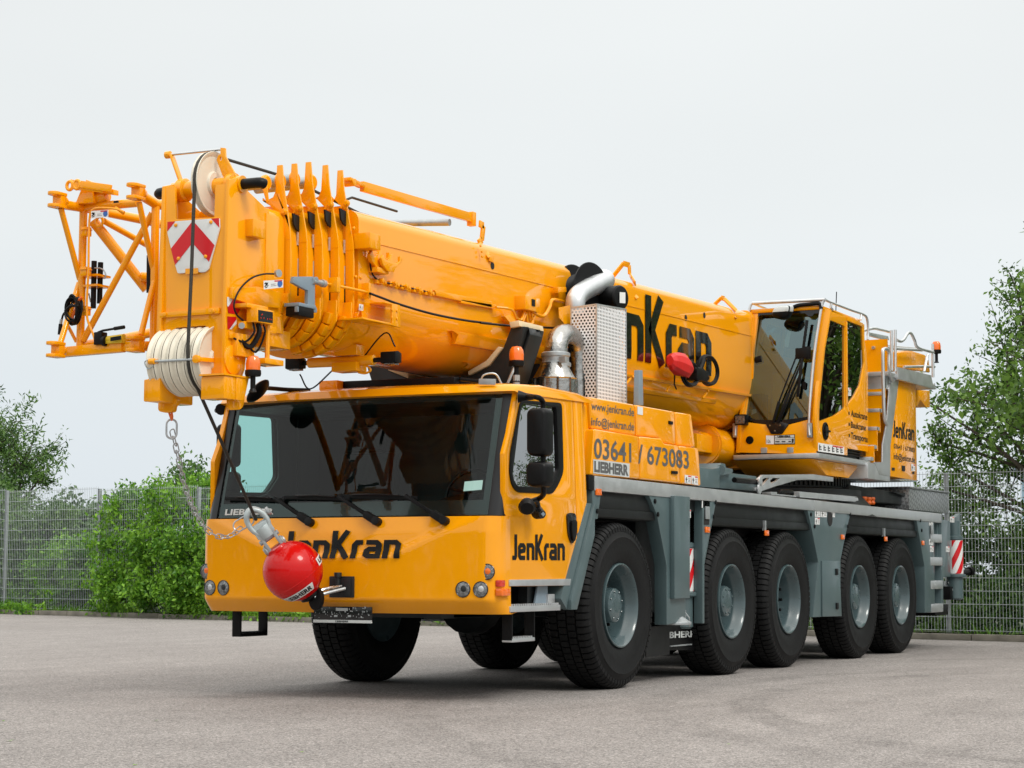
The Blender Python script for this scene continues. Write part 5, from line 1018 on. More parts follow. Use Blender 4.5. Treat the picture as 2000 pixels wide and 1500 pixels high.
# ------------------------------------------------------------------ boom head with sheaves
HX = -4.31
m = MB(); fp = [(0.297,3.738),(0.184,3.743),(0.166,3.497),(-0.164,3.485),(-0.168,3.716),(-0.287,3.716),(-0.273,2.795),(-0.273,2.353),(-0.15,2.365),(-0.14,2.683),(-0.1,2.718),(0.144,2.717),(0.189,2.69),(0.199,2.362),(0.325,2.36),(0.322,2.8)]
m.plate(fp, 'x', HX, HX + .025); HEAD = m.build('boom_head', YEL, CR, bevel=.006)
def hp(m, name, mat=YEL, bevel=0, **k): return m.build(name, mat, HEAD, bevel=bevel, **k)
side = [(-4.315,3.744),(-4.198,3.78),(-4.121,3.716),(-3.816,3.599),(-3.784,3.049),(-3.816,2.747),(-3.988,2.673),(-4.068,2.574),(-4.089,2.418),(-4.196,2.228),(-4.337,2.217),(-4.334,2.799)]
for y0, y1 in ((-.292, -.262), (.262, .292)): m = MB(); m.plate(side, 'y', y0, y1); hp(m, 'side_plate', bevel=.006)
m = MB(); m.box((-4.2, -.26, 2.83), (-3.75, .26, 3.40)); m.box((-4.24, -.262, 2.80), (-4.2, .262, 3.45)); hp(m, 'head_box', bevel=.01)
m = MB(); m.plate([(-3.86, 3.58), (-3.86, 2.72), (-3.62, 2.72), (-3.62, 3.45), (-3.70, 3.55)], 'y', -.30, -.278); m.plate([(-3.86, 3.58), (-3.86, 2.72), (-3.62, 2.72), (-3.62, 3.45), (-3.70, 3.55)], 'y', .278, .30); m.box((-3.8, -.28, 2.62), (-3.5, .28, 2.75)); hp(m, 'neck_plate', bevel=.006)
m = MB(); a = (-4.16,0.371,3.763); b = (-4.16,-0.246,3.753); m.tube([(-4.16, .30, 3.735), (-4.16, -.305, 3.735)], .062, 20); 
for s in (-1, 1): m.lathe([(.085, 0), (.085, .05), (.07, .06)], (-4.16, s * .24, 3.735), (0, -s, 0), 20)
hp(m, 'head_shaft')
for s in (-1, 1): m = MB(); m.tube(curve([(-4.16, s * .295, 3.735), (-4.16, s * .36, 3.735), (-4.15, s * .44, 3.735), (-4.12, s * .455, 3.73)], 3), .038, 14); hp(m, 'rubber_bumper', BLK)
def sheave(y, c, r, t=.042, hub=True):
    m = MB(); m.lathe([(r * .93, -t * .15), (r * .99, -t * .5), (r, -t * .42), (r * .935, -.006), (r * .935, .006), (r, t * .42), (r * .99, t * .5), (r * .93, t * .40), (r * .85, t * .18), (r * .4, t * .18), (r * .36, t * .5), (r * .2, t * .5)], (c[0], y, c[1]), (0, 1, 0), 48, caps=False)
    m.lathe([(r * .93, t * .15), (r * .99, -t * .5), (r * .93, -t * .40), (r * .85, -t * .18), (r * .4, -t * .18), (r * .36, -t * .5), (r * .2, -t * .5)], (c[0], y, c[1]), (0, 1, 0), 48, caps=False)
    return hp(m, 'sheave', IVO, smooth=30)
sheave(-.045, (-4.16, 3.755), .235, .055)
for k in range(7): sheave(.245 - .066 * k, (-4.24, 2.475), .245, .06)
m = MB(); m.tube([(-4.24, .30, 2.475), (-4.24, -.30, 2.475)], .05, 14); m.lathe([(.105, 0), (.105, .012), (.09, .016), (.02, .017)], (-4.24, -.292, 2.475), (0, -1, 0), 28); hp(m, 'sheave_pin')
m = MB(); ra = (-4.48,0.197,2.464); rb_ = (-4.48,-0.163,2.462); m.tube([ra, rb_], .010, 10); hp(m, 'rope_keeper_rod', STE)
m = MB(); m.bar(rb_, (-4.31,-0.162,2.469), .05, .03); m.lathe([(.03, -.01), (.03, .02)], rb_, (-1, 0, 0), 12); m.bar(ra, Vector(ra) + Vector((.2, .0, 0)), .04, .03); m.lathe([(.022, 0), (.022, .05)], ra, (0, 1, 0), 10); hp(m, 'keeper_bracket', bevel=.003)
m = MB(); m.tube(curve([Vector(ra) + Vector((0, .02, .02)), Vector(ra) + Vector((0, .09, .0)), Vector(ra) + Vector((0, .06, -.05)), Vector(ra) + Vector((0, .01, -.03))], 4), .005, 5); hp(m, 'spring_clip', STE)
m = MB(); bb = [(0.284,2.829),(-0.233,2.837),(-0.232,2.795),(0.277,2.792)]; m.plate(bb, 'x', -4.335, -4.312)
for c in [(0.229,2.814),(-0.189,2.814)]: m.lathe([(.016, 0), (.016, .012)], (-4.335, c[0], c[1]), (-1, 0, 0), 8)
hp(m, 'cover_strip', bevel=.004)
# chevron board
ch = roundpoly([(0.229,3.48),(-0.219,3.472),(-0.223,3.403),(-0.193,3.304),(-0.132,3.113),(-0.102,3.096),(-0.044,3.099),(-0.044,3.129),(0.066,3.13),(0.065,3.101),(0.133,3.103),(0.165,3.191),(0.204,3.315),(0.229,3.4)], .012, 3)
m = MB(); m.plate(ch, 'x', -4.325, -4.312); cb = hp(m, 'chevron_board', WHT, .002)
def clip(P, a, b):                                       # keep the part of P to the left of a->b
    o = []
    for i in range(len(P)):
        p, q = P[i], P[(i + 1) % len(P)]; f = lambda t: (b[0] - a[0]) * (t[1] - a[1]) - (b[1] - a[1]) * (t[0] - a[0]); fp_, fq = f(p), f(q)
        if fp_ >= 0: o.append(p)
        if fp_ * fq < 0: t = fp_ / (fp_ - fq); o.append((p[0] + (q[0] - p[0]) * t, p[1] + (q[1] - p[1]) * t))
    return o
cvx = [(0.229,3.48),(-0.219,3.472),(-0.223,3.403),(-0.193,3.304),(-0.113,3.097),(0.133,3.105),(0.165,3.191),(0.204,3.315),(0.229,3.4)]
ap, wd = (0.007,3.477), .175                    # apex of the chevron and band pitch
def chev(z_top, z_bot):
    m_ = MB()
    for s in (1, -1):
        # band between two 45 degree lines on one side of the middle
        big = [(ap[0], z_top), (ap[0] + s * 2, z_top - 2.0), (ap[0] + s * 2, z_bot - 2.0), (ap[0], z_bot)]
        if s < 0: big = big[::-1]
        ar = sum(p[0] * q[1] - q[0] * p[1] for p, q in zip(big, big[1:] + big[:1])); big = big if ar > 0 else big[::-1]
        Pq = cvx if sum(p[0] * q[1] - q[0] * p[1] for p, q in zip(cvx, cvx[1:] + cvx[:1])) > 0 else cvx[::-1]
        for a, b in zip(big, big[1:] + big[:1]): Pq = clip(Pq, a, b) if Pq else Pq
        if len(Pq) > 2: m_.add([(-4.327, y, z) for y, z in Pq], [tuple(range(len(Pq)))])
    m_.build('red_chevron', RFR, cb, fixn=False)
chev(ap[1] - .005, ap[1] - .165); chev(ap[1] - .335, ap[1] - .50); chev(ap[1] + .34, ap[1] + .155)
m = MB(); nt_ = [(-0.047,3.128),(0.062,3.13),(0.061,3.091),(-0.048,3.089)]; m.plate(nt_, 'x', -4.331, -4.328); m.build('notch_cover', YEL, cb)
m = MB()
for c in [(0.155,3.45),(-0.151,3.448),(0.125,3.208),(-0.109,3.206)]: m.lathe([(.014, 0), (.013, .006), (.006, .01)], (-4.327, c[0], c[1]), (-1, 0, 0), 10)
m.build('bolt', YEL, cb)
# lower cross boxes, hook lug, tab
m = MB(); l1 = [(0.297,2.351),(0.183,2.35),(0.18,2.184),(0.293,2.197)]; m.box((-4.44, l1[1][0], l1[2][1]), (-4.05, l1[0][0], l1[0][1])); m.box((-4.40, l1[0][0], l1[0][1] - .16), (-4.37, l1[0][0] + .06, l1[0][1] + .0)); hp(m, 'cross_box', bevel=.012)
r1 = [(-0.169,2.346),(-0.366,2.337),(-0.369,2.185),(-0.172,2.198)]
m = MB(); m.box((-4.44, r1[1][0], r1[2][1]), (-4.30, r1[0][0], r1[0][1])); m.plate([(-4.30, r1[2][1]), (-4.30, r1[0][1]), (-4.14, r1[0][1] + .02), (-4.20, r1[2][1])], 'y', r1[1][0] - .003, r1[1][0] + .03); hp(m, 'cross_box', bevel=.008)
m = MB(); m.plate([(-4.621,2.328),(-4.214,2.363),(-4.263,2.352)] if False else [(-4.46, r1[0][1] - .0), (-4.14, r1[0][1] + .0), (-4.14, r1[0][1] + .012), (-4.46, r1[0][1] + .012)], 'y', r1[1][0] - .01, r1[0][0] + .002); hp(m, 'box_rim')
m = MB(); m.plate(roundpoly([(0.325,2.211),(0.165,2.22),(0.171,2.176),(0.195,2.166),(0.199,2.126),(0.253,2.117),(0.312,2.13),(0.325,2.145)], .02), 'x', -4.27, -4.22); hp(m, 'anchor_lug', bevel=.006)
m = MB(); m.plate(roundpoly([(-4.296,2.199),(-4.162,2.265),(-4.137,2.262),(-4.099,2.236),(-4.122,2.154),(-4.159,2.13),(-4.275,2.118),(-4.294,2.127)], .02), 'y', -.305, -.285); hp(m, 'anchor_lug', bevel=.005)
m = MB(); m.add([(x, -.302, z) for x, z in [(-4.419,2.289),(-4.374,2.324),(-4.265,2.337),(-4.217,2.36),(-4.234,2.297),(-4.263,2.23),(-4.36,2.226),(-4.409,2.247)]], [tuple(range(8))]); o = hp(m, 'reflector', WHT, fixn=False)
m = MB(); m.add([(x, -.3035, z) for x, z in [(-4.344,2.229),(-4.218,2.341),(-4.211,2.299),(-4.265,2.226)]], [(0, 1, 2, 3)]); m.build('red_band', RFR, o, fixn=False)
m = MB(); m.add([(x, -.2945, z) for x, z in [(-4.321,2.908),(-4.102,2.926),(-4.107,2.865),(-4.144,2.857),(-4.192,2.8),(-4.303,2.795),(-4.316,2.836)]], [tuple(range(7))]); m.add([(x, -.2945, z) for x, z in [(-4.315,2.772),(-4.21,2.78),(-4.203,2.734),(-4.288,2.685),(-4.31,2.682)]], [tuple(range(5))]); o = hp(m, 'reflector', RFR, fixn=False)
m = MB(); m.add([(x, -.296, z) for x, z in [(-4.323,2.908),(-4.241,2.913),(-4.306,2.841),(-4.321,2.843)]], [(0, 1, 2, 3)]); m.add([(x, -.296, z) for x, z in [(-4.29,2.684),(-4.206,2.762),(-4.205,2.733),(-4.266,2.686)]], [(0, 1, 2, 3)]); m.build('white_band', WHT, o, fixn=False)
# rod over the top sheave and its brackets
t1, t2 = (-4.16,0.36,4.009), (-4.16,-0.138,4.003)
m = MB(); m.tube([t1, t2], .010, 10); hp(m, 'rope_keeper_rod', CHR)
m = MB(); m.bar(Vector(t1) + Vector((0, -.03, 0)), (-4.16, .215, 3.74), .05, .014, up=(0, 1, 0)); m.lathe([(.028, -.02), (.028, .02)], t1, (0, 1, 0), 10); bp_ = [(-0.111,4.015),(-0.15,4.008),(-0.155,3.947),(-0.238,3.817),(-0.249,3.797),(-0.166,3.766),(-0.134,3.807),(-0.078,3.928),(-0.093,3.959),(-0.112,3.967)]; m.plate(bp_, 'x', -4.175, -4.155, [[(a[0] + .011 * math.cos(t), a[1] + .015 * math.sin(t)) for a in [(-0.116,3.934)] for t in [2 * math.pi * i / 10 for i in range(10)]]]); hp(m, 'keeper_bracket', bevel=.003)
# boxes, display, cable, camera on the near side of the head
m = MB(); bq = [(-4.109,3.493),(-3.951,3.498),(-3.948,3.38),(-4.111,3.368)]; m.box((bq[0][0], -.36, bq[3][1]), (bq[1][0], -.288, bq[0][1])); hp(m, 'junction_box', bevel=.006)
dq = [(-4.179,2.843),(-3.966,2.847),(-3.963,2.741),(-4.183,2.736)]; dx0, dx1, dz0, dz1 = dq[0][0], dq[1][0], dq[2][1], dq[0][1]
m = MB(); m.box((dx0, -.45, dz0), (dx1, -.36, dz1)); o = hp(m, 'display_box', bevel=.006)
dq = [(-4.166,2.827),(-3.984,2.83),(-3.983,2.752),(-4.164,2.747)]; m = MB(); m.add([(x, -.4515, z) for x, z in dq], [(0, 1, 2, 3)]); o2 = m.build('display', BLG, o, fixn=False)
m = MB(); fd = quadmap(*[(x, -.453, z) for x, z in (dq[3], dq[2], dq[1], dq[0])])
for u, v in ((.2, .55), (.25, .6), (.15, .25), (.35, .28), (.6, .25), (.75, .27), (.85, .25)): m.add([fd(u, v), fd(u + .05, v), fd(u + .05, v + .12), fd(u, v + .12)], [(0, 1, 2, 3)])
m.build('display_digits', RLN, o, fixn=False)
dc = Vector(((dx0 + dx1) / 2, -.40, dz0))
for k, dx in enumerate((-.08, -.02, .05)):
    m = MB(); m.tube(curve([dc + Vector((dx, 0, 0)), dc + Vector((dx, -.01, -.07)), dc + Vector((dx - .05, .03, -.14 - .03 * k)), dc + Vector((dx - .12, .08, -.12))], 5), .008 if k != 1 else .02, 6); hp(m, 'cable', BLK)
m = MB(); m.tube(curve([(-3.837,-0.36,3.131),(-3.979,-0.36,3.11),(-4.13,-0.36,3.059),(-4.265,-0.36,2.962),(-4.33,-0.36,2.853),(-4.297,-0.36,2.784),(-4.216,-0.36,2.75)], 5), .007, 6); hp(m, 'cable', BLK)
m = MB(); m.tube([dc + Vector((.10, 0, 0)), dc + Vector((.10, 0, -.24))], .018, 8); hp(m, 'display_post')
m = MB(); m.box((dx0 - .05, -.40, dz1 - .0), (dx1, -.288, dz1 + .03)); m.box(tuple(dc + Vector((.02, -.04, -.28))), tuple(dc + Vector((.25, .12, -.24)))); hp(m, 'display_bracket', bevel=.004)
m = MB(); c = (-3.85,-0.4,3.13); m.lathe([(.028, -.012), (.028, .012)], c, (-.3, -1, 0), 18); m.tube([(-4.191,-0.33,2.719), (-4.262,-0.38,2.708)], .022, 14); hp(m, 'bright_spool', STE)
m = MB(); m.box((-4.26, -.345, 2.50), (-4.05, -.288, 2.66)); m.box((-4.30, -.31, 2.62), (-4.0, -.288, 2.67)); m.box((-4.2, -.36, 2.70), (-3.8, -.30, 2.75)); m.plate([(-4.3, 2.98), (-4.0, 3.02), (-3.7, 3.02), (-3.7, 2.9), (-4.0, 2.88), (-4.3, 2.9)], 'y', -.325, -.289); hp(m, 'side_bracket', bevel=.006)
q4 = [(-4.085,-0.44,2.982),(-3.843,-0.44,3.027),(-3.843,-0.44,3.084),(-4.089,-0.44,3.043)]; sticker(HEAD, q4, 1)
m = MB(); gp = [(-3.746,3.073),(-3.731,3.119),(-3.484,3.152),(-3.456,3.134),(-3.452,2.95),(-3.424,2.922),(-3.424,2.892),(-3.522,2.887),(-3.565,2.873),(-3.678,2.869),(-3.679,2.91),(-3.545,2.941),(-3.547,3.041),(-3.59,3.044)]
m.plate(gp, 'y', -.46, -.43); c = (-3.461,-0.42,3.128); m.tube([(c[0], -.42, c[2]), (c[0], -.48, c[2])], .024, 14); gb = [(-3.699,2.902),(-3.44,2.938),(-3.438,2.857),(-3.687,2.843)]; xs = [a for a, _ in gb]; zs = [b for _, b in gb]; m.box((min(xs) + .02, -.47, min(zs) + .07), (max(xs) - .02, -.34, max(zs))); pb = hp(m, 'support_bracket', GBL, .006)
m = MB(); m.box((min(xs) + .03, -.465, min(zs)), (max(xs) - .03, -.345, min(zs) + .07)); m.build('support_foot', BLK, pb, bevel=.012)
m = MB(); m.tube([(-3.49,-0.46,3.118), (-3.335,-0.46,3.117)], .021, 14); m.lathe([(.028, 0), (.028, .04)], (-3.368,-0.46,3.118), (1, 0, 0), 14); m.build('support_pin', STE, pb)
m = MB(); m.tube([(-3.362,-0.47,3.119), (-3.202,-0.49,3.117), (-3.025,-0.52,3.113), (-2.856,-0.55,3.107)], .012, 8); m.box(tuple(Vector((-3.255,-0.52,3.111)) - Vector((.025, .02, .05))), tuple(Vector((-3.255,-0.52,3.111)) + Vector((.025, .06, .06)))); m.box(tuple(Vector((-2.856,-0.55,3.12)) - Vector((.015, .015, .06))), tuple(Vector((-2.856,-0.55,3.12)) + Vector((.015, .10, .06)))); hp(m, 'slide_rod', bevel=.003)
# hoist rope: over the top sheave, down the front, under the lower sheave and away to the hook ball
HB = Vector((-2.78,0.153,1.001)); SK = Vector((-3.02,0.335,1.391))
rp = []
for t in range(0, 9): a = math.pi * (.42 + t / 8 * .62); rp.append((-4.16 + .225 * math.cos(a), -.045, 3.755 + .225 * math.sin(a)))
rp += [(-4.43, -.066, 3.1), (-4.483, -.085, 2.52)]
for t in range(0, 6): a = math.pi * (1.0 + t / 5 * .33); rp.append((-4.24 + .238 * math.cos(a), -.085, 2.475 + .238 * math.sin(a)))
rp += [tuple(Vector(rp[-1]).lerp(SK, .4)), tuple(SK)]
m = MB(); m.tube(rp, .0125, 10); hp(m, 'hoist_rope', ROP)
beacon(HEAD, (-4.145,-0.4,2.362), .85)

# ------------------------------------------------------------------ hook ball, socket and safety chain (they hang from the crane)
hb = thing('hook_ball', 'glossy red ball on the hoist rope end, shackled to the front towing jaw', 'hook ball')
AXB = (SK - HB).normalized()                            # towards the rope socket
m = MB(); r = .232; prof = [(.001, -r - .012), (.05, -r * .985), (.10, -r * .93)] + [(r * math.cos(t), r * math.sin(t)) for t in [math.pi * (-.33 + .66 * i / 18) for i in range(19)]] + [(.085, r * .93), (.08, r * 1.0), (.06, r * 1.02)]
m.lathe([p for p in prof[:9]] + [p for p in prof[9:]], HB, AXB, 48); rs = math.sqrt(r * r - .06 ** 2); m.lathe([(rs * 1.0, -.064), (rs * 1.008, -.062), (rs * 1.008, -.058), (rs * 1.0, -.056)], HB, AXB, 48, caps=False); m.build('ball', RED, hb, smooth=40)
u_b = AXB.cross(Vector((0, 0, 1))).normalized(); v_b = AXB.cross(u_b)
vw = (cam.location - HB).normalized(); vv = (vw - AXB * vw.dot(AXB)).normalized(); ww = AXB.cross(vv)
def onball(lon, h, k=1.006):
    r_ = math.sqrt(max(0, r * r - h * h)) * k; return HB + AXB * h * k + (vv * math.cos(lon) + ww * math.sin(lon)) * r_
def band(l0, l1, h0, h1, name, txt):
    m = MB(); n = 14; vs = [onball(l0 + (l1 - l0) * i / n, h0 + (h1 - h0) * j / 4, 1.014) for j in range(5) for i in range(n + 1)]
    m.add(vs, [(j * (n + 1) + i, j * (n + 1) + i + 1, (j + 1) * (n + 1) + i + 1, (j + 1) * (n + 1) + i) for j in range(4) for i in range(n)]); o = m.build(name, WHT, hb, fixn=False)
    m = MB(); d = (l1 - l0); lettering(m, txt, lambda a, b: onball(l0 + d * (.06 + .88 * a), h0 + (h1 - h0) * (.18 + .64 * b), 1.02), bold=.04); m.build('lettering', INK, o, fixn=False)
band(-1.15, .35, -.175, -.115, 'label_band', 'LIEBHERR'); band(.95, 2.5, -.06, .0, 'label_band', 'LIEBHERR')
m = MB(); a = HB + AXB * r * .86; b = HB + AXB * (r + .16); sd_ = vv.cross(AXB).normalized()
for s in (-1, 1):
    o_ = sd_ * s * .052; m.bar(a + o_, b + o_, .026, .088, up=vv); m.lathe([(.044, 0), (.044, .014), (.030, .018), (.026, .03)], a + o_ + AXB * .045 + sd_ * s * .013, sd_ * s, 16)
m.bar(b - AXB * .06, b + AXB * .03, .13, .09, up=vv); m.tube([b, SK - AXB * .08], [.06, .052], 16); m.tube([a + AXB * .12 - sd_ * .085, a + AXB * .12 + sd_ * .085], .02, 10); m.build('swivel', STE, hb, bevel=.008)
m = MB()
for off in (-.028, .028): m.tube([SK + vv * off + AXB * (-.02 + .105 * math.cos(t)) + sd_ * .072 * math.sin(t) for t in [2 * math.pi * i / 22 for i in range(22)]], .022, 8, closed=True)
m.bar(SK - AXB * .14, SK - AXB * .035, .150, .088, up=vv); m.tube([SK - AXB * .16, SK - AXB * .06], [.064, .07], 16); m.build('rope_socket', SOC, hb, bevel=.014)
m = MB(); m.tube([SK - sd_ * .05 + AXB * .02, SK + sd_ * .0 + AXB * .0 - sd_ * .115], .026, 12); m.lathe([(.035, 0), (.035, .02)], SK - sd_ * .105, -sd_, 12); m.build('socket_bolt', STE, hb)
m = MB(); lo_ = HB - AXB * (r + .01); m.lathe([(.06, 0), (.085, .02), (.085, .05), (.05, .07)], lo_ + AXB * .05, -AXB, 20); m.plate([(lo_.y - .055 + .058 * math.cos(t), lo_.z - .02 + .09 * math.sin(t)) for t in [2 * math.pi * i / 18 for i in range(18)]], 'x', lo_.x - .03, lo_.x + .02); m.build('hook_latch', BLK, hb, bevel=.004)
s0 = lo_ + Vector((-.02, -.05, .0)); s1 = Vector((-2.45, -.09, .872))
for dz, mt in ((-.012, STE), (.022, CHR)):
    m = MB(); m.tube(curve([s0 + Vector((-.01, 0, dz * .6)), s0.lerp(s1, .5) + Vector((-.05, 0, dz)), s1 + Vector((0, -.01 + dz, dz * .5))], 5), .013, 8); m.build('shackle', mt, hb)
chain = thing('safety_chain', 'bright steel chain hanging between the boom head lug and the rope socket', 'chain')
ca = [(-4.24,0.226,2.004), (-4.1,0.283,1.86), (-3.9,0.36,1.631), (-3.65,0.458,1.453), (-3.45,0.499,1.325), (-3.3,0.489,1.262), (-3.15,0.478,1.268), (-3.06,0.439,1.332)]
cp = [Vector(p) for p in curve(ca, 24)]; ln = [0]
for a, b in zip(cp, cp[1:]): ln.append(ln[-1] + (b - a).length)
def at_len(s):
    for i in range(len(cp) - 1):
        if ln[i + 1] >= s: return cp[i].lerp(cp[i + 1], (s - ln[i]) / max(1e-6, ln[i + 1] - ln[i])), (cp[i + 1] - cp[i]).normalized()
    return cp[-1], (cp[-1] - cp[-2]).normalized()
def link(m, c, d, nrm, hl, hw, r, n=8):
    s = d.cross(nrm).normalized(); P = []
    for i in range(n + 1): t = -math.pi / 2 + math.pi * i / n; P.append(c + d * (hl - hw) + d * hw * math.cos(t) + s * hw * math.sin(t))
    for i in range(n + 1): t = math.pi / 2 + math.pi * i / n; P.append(c - d * (hl - hw) + d * hw * math.cos(t) + s * hw * math.sin(t))
    m.tube(P, r, 6, closed=True)
m = MB(); pitch = .068; k = 0; s = .05
while s < ln[-1]:
    c, d = at_len(s); a = Vector((0, -.9, .3)).cross(d).normalized(); b = d.cross(a); link(m, c, d, (a + b).normalized() if k % 2 else (a - b).normalized(), .046, .0185, .0046); s += pitch; k += 1
m.build('links', CHN, chain)
m = MB(); c = Vector(ca[0]); link(m, c, Vector((0, 0, 1)), Vector((-.7, -.6, 0)).normalized(), .068, .036, .0072, 10); m.build('master_link', CHN, chain)
m = MB(); m.tube([c + Vector((0, 0, .06)), (-4.245, .255, 2.14)], .008, 6); m.lathe([(.008, 0), (.012, .03), (.006, .06)], c + Vector((0, 0, .06)), (0, 0, 1), 8); m.build('hanger', ORN, chain)
m = MB(); e0_ = Vector((-3.06,0.421,1.367)); link(m, e0_, (SK - sd_ * .06 - Vector(ca[-1])).normalized(), Vector((-.8, -.4, .1)).normalized(), .085, .042, .006, 10); m.build('end_ring', CHN, chain)

# ------------------------------------------------------------------ folding jib stowed along the far side of the boom
JIB = bpy.data.objects.new('folding_jib', None); COL.objects.link(JIB); JIB.parent = CR
Y1, Y2, XJ = 1.34, .66, -3.9
def jt(pts, r, name='chord', n=12): m = MB(); m.tube(pts, r * .74, n); return m.build(name, YEL, JIB)
jp = lambda q: q
A_t, A_b = (-3.9,1.345,3.745), (-3.9,1.348,2.688); D_t, D_b = (-3.9,0.666,3.717), (-3.9,0.66,2.693)
jt([A_t, A_b], .042, 'post'); jt([D_t, D_b], .042, 'post')
B_t = (-4.163,1.34,3.727); B_b = (-4.103,1.34,2.622); C_t = (-4.083,0.66,3.753); C_b = (-4.095,0.66,2.634)
jt([B_t, A_t], .050); jt([A_t, (-3.95,0.787,3.729)], .046, 'cross_tube'); jt([C_t, D_t], .050); jt([D_t, (-3.811,0.66,3.718)], .05)
m = MB(); m.bar((-4,1.433,2.634), (-4,0.857,2.645), .06, .075); m.bar((-3.98,0.898,2.652), (-3.98,0.574,2.641), .06, .07); m.build('cross_tube', YEL, JIB, bevel=.008)
jt([(-4.165,1.34,3.696), (-3.9,1.366,3.196)], .030, 'brace'); jt([(-3.9,1.372,3.166), (-4.142,1.34,2.673)], .030, 'brace'); jt([(-4.104,0.66,3.695), (-3.9,0.672,3.215)], .030, 'brace'); jt([(-3.9,0.659,3.159), (-4.051,0.66,2.721)], .030, 'brace')
jt([(-3.9,0.695,3.651), (-3.9,1.321,2.727)], .033, 'brace'); jt([(-3.95,1.436,2.854), (-3.9,1.385,2.72)], .018, 'brace')
jt([A_b, (-3.4, 1.3, 2.80), (-2.6, 1.25, 3.0), (3.5, 1.15, 3.05)], .05); jt([D_b, (-3.3, .70, 2.85), (-2.6, .75, 3.05), (3.5, .8, 3.05)], .05)
for k in range(5): jt([(-2.7 + 1.2 * k, 1.25 - .02 * k, 3.0), (-2.1 + 1.2 * k, 1.19 - .02 * k, 3.66), (-1.5 + 1.2 * k, 1.24 - .02 * k, 3.0)], .03, 'brace')
jt([A_t, (-3.303,1.2,3.726), (1.5, 1.12, 3.70)], .048); jt([(-3.88,1.267,3.64), (-3.617,0.95,3.129)], .055, 'diagonal'); jt([(-3.693,0.95,3.216), (-3.644,0.9,3.214)], .05, 'diagonal'); jt([(-3.88,1.165,3.632), (-3.393,1.1,3.5)], .032, 'diagonal')
jt([D_t, (-1.0, .75, 3.75), (3.5, .8, 3.75)], .045)
for k in range(4): jt([(-2.6 + 1.1 * k, 1.18, 3.71), (-2.0 + 1.1 * k, .77, 3.75)], .025, 'brace')
def fork(root, name='fork_lug'):                         # two plates and a web, open towards the front
    root = Vector(root); m = MB(); L_ = .13
    for dz in (-.046, .046):
        o = [(root.x + .02, root.y - .042), (root.x + .02, root.y + .042), (root.x - L_ + .05, root.y + .048)] + [(root.x - L_ + .05 + .048 * math.cos(t), root.y + .048 * math.sin(t)) for t in [math.pi / 2 + math.pi * i / 8 for i in range(1, 8)]] + [(root.x - L_ + .05, root.y - .048)]
        h_ = [(root.x - L_ + .05 + .018 * math.cos(t), root.y + .018 * math.sin(t)) for t in [2 * math.pi * i / 12 for i in range(12)]]
        m.plate(o, 'z', root.z + dz - .012, root.z + dz + .012, [h_])
    m.box((root.x - .05, root.y - .04, root.z - .056), (root.x - .0, root.y + .04, root.z + .056)); m.lathe([(.055, 0), (.036, .05)], root, (1, 0, 0), 14); m.build(name, YEL, JIB, bevel=.006)
for px in ((-4.164,1.34,3.75), (-4.099,0.66,3.765), (-4.143,1.34,2.631), (-4.072,0.66,2.644)): fork(px)
# deflection sheave bracket on top of the frame
m = MB(); c0 = Vector((-3.95,1.245,3.775)); m.plate([(c0.y + .10, c0.z - .02), (c0.y - .07, c0.z - .02), (c0.y - .06, c0.z + .12), (c0.y + .03, c0.z + .12)], 'x', -4.0, -3.9)
for p in ((-4.05,1.357,3.889), (-4.05,1.287,3.89)):
    p = Vector(p); m.tube([(p.x, p.y + .028 * math.cos(t), p.z + .032 * math.sin(t)) for t in [2 * math.pi * i / 18 for i in range(18)]], .014, 8, closed=True); m.bar(p + Vector((0, -.035, .0)), p + Vector((.03, -.30, -.05)), .022, .055)
e1 = Vector((-3.95,0.988,3.819)); m.plate([(c0.y + .14, c0.z + .10), (e1.y, e1.z - .02), (e1.y, e1.z + .02), (c0.y + .16, c0.z + .18)], 'x', -3.99, -3.93); m.tube([(-3.95,1.332,3.912), (-3.9,1.143,3.866)], .03, 14); m.tube([(-3.96,1.222,3.908), (-3.96,1.216,3.923)], .05, 12); m.tube([(-3.93,1.18,3.803), (-3.93,1.092,3.811)], .045, 14); m.build('sheave_bracket', YEL, JIB, bevel=.006)
m = MB(); m.tube(curve([(-4,0.876,3.655),(-4,0.958,3.687),(-4,1.108,3.707),(-4,1.177,3.695),(-4,1.201,3.646),(-4,1.206,3.505),(-4,1.203,3.242),(-4,1.211,3.002),(-4,1.201,2.871),(-4,1.146,2.758),(-4,1.125,2.707)], 5), .009, 8); m.tube([(-3.98,0.898,3.65), (-3.98,0.974,3.702)], .012, 6); m.build('hydraulic_line', YEL, JIB)
m = MB()
for px in [(-3.97,1.257,3.544),(-3.97,1.252,3.24),(-3.97,1.248,2.942)]: m.box((px[0] - .02, px[1] - .02, px[2] - .035), (px[0] + .04, px[1] + .035, px[2] + .035)); m.box((px[0] - .03, px[1] - .03, px[2] + .01), (px[0] + .04, px[1] + .04, px[2] + .018))
m.build('line_clamp', YEL, JIB, bevel=.004)
sticker(JIB, [(-4.02,1.172,3.628),(-4.02,1.009,3.627),(-4.02,1.01,3.68),(-4.02,1.173,3.685)], 1); m = MB(); m.add([(-4,0.98,3.731),(-4,0.929,3.731),(-4,0.932,3.749),(-4,0.98,3.749)], [(0, 1, 2, 3)]); m.build('type_plate', INK, JIB, fixn=False)
c0 = (-3.95,1.149,3.614); m = MB(); m.tube([(c0[0], c0[1] + .032 * math.cos(t), c0[2] + .036 * math.sin(t)) for t in [2 * math.pi * i / 16 for i in range(16)]], .011, 8, closed=True); m.build('shackle_eye', YEL, JIB)
for px in ((437, 690, 430, 1045), (485, 702, 478, 1000)):
    pass
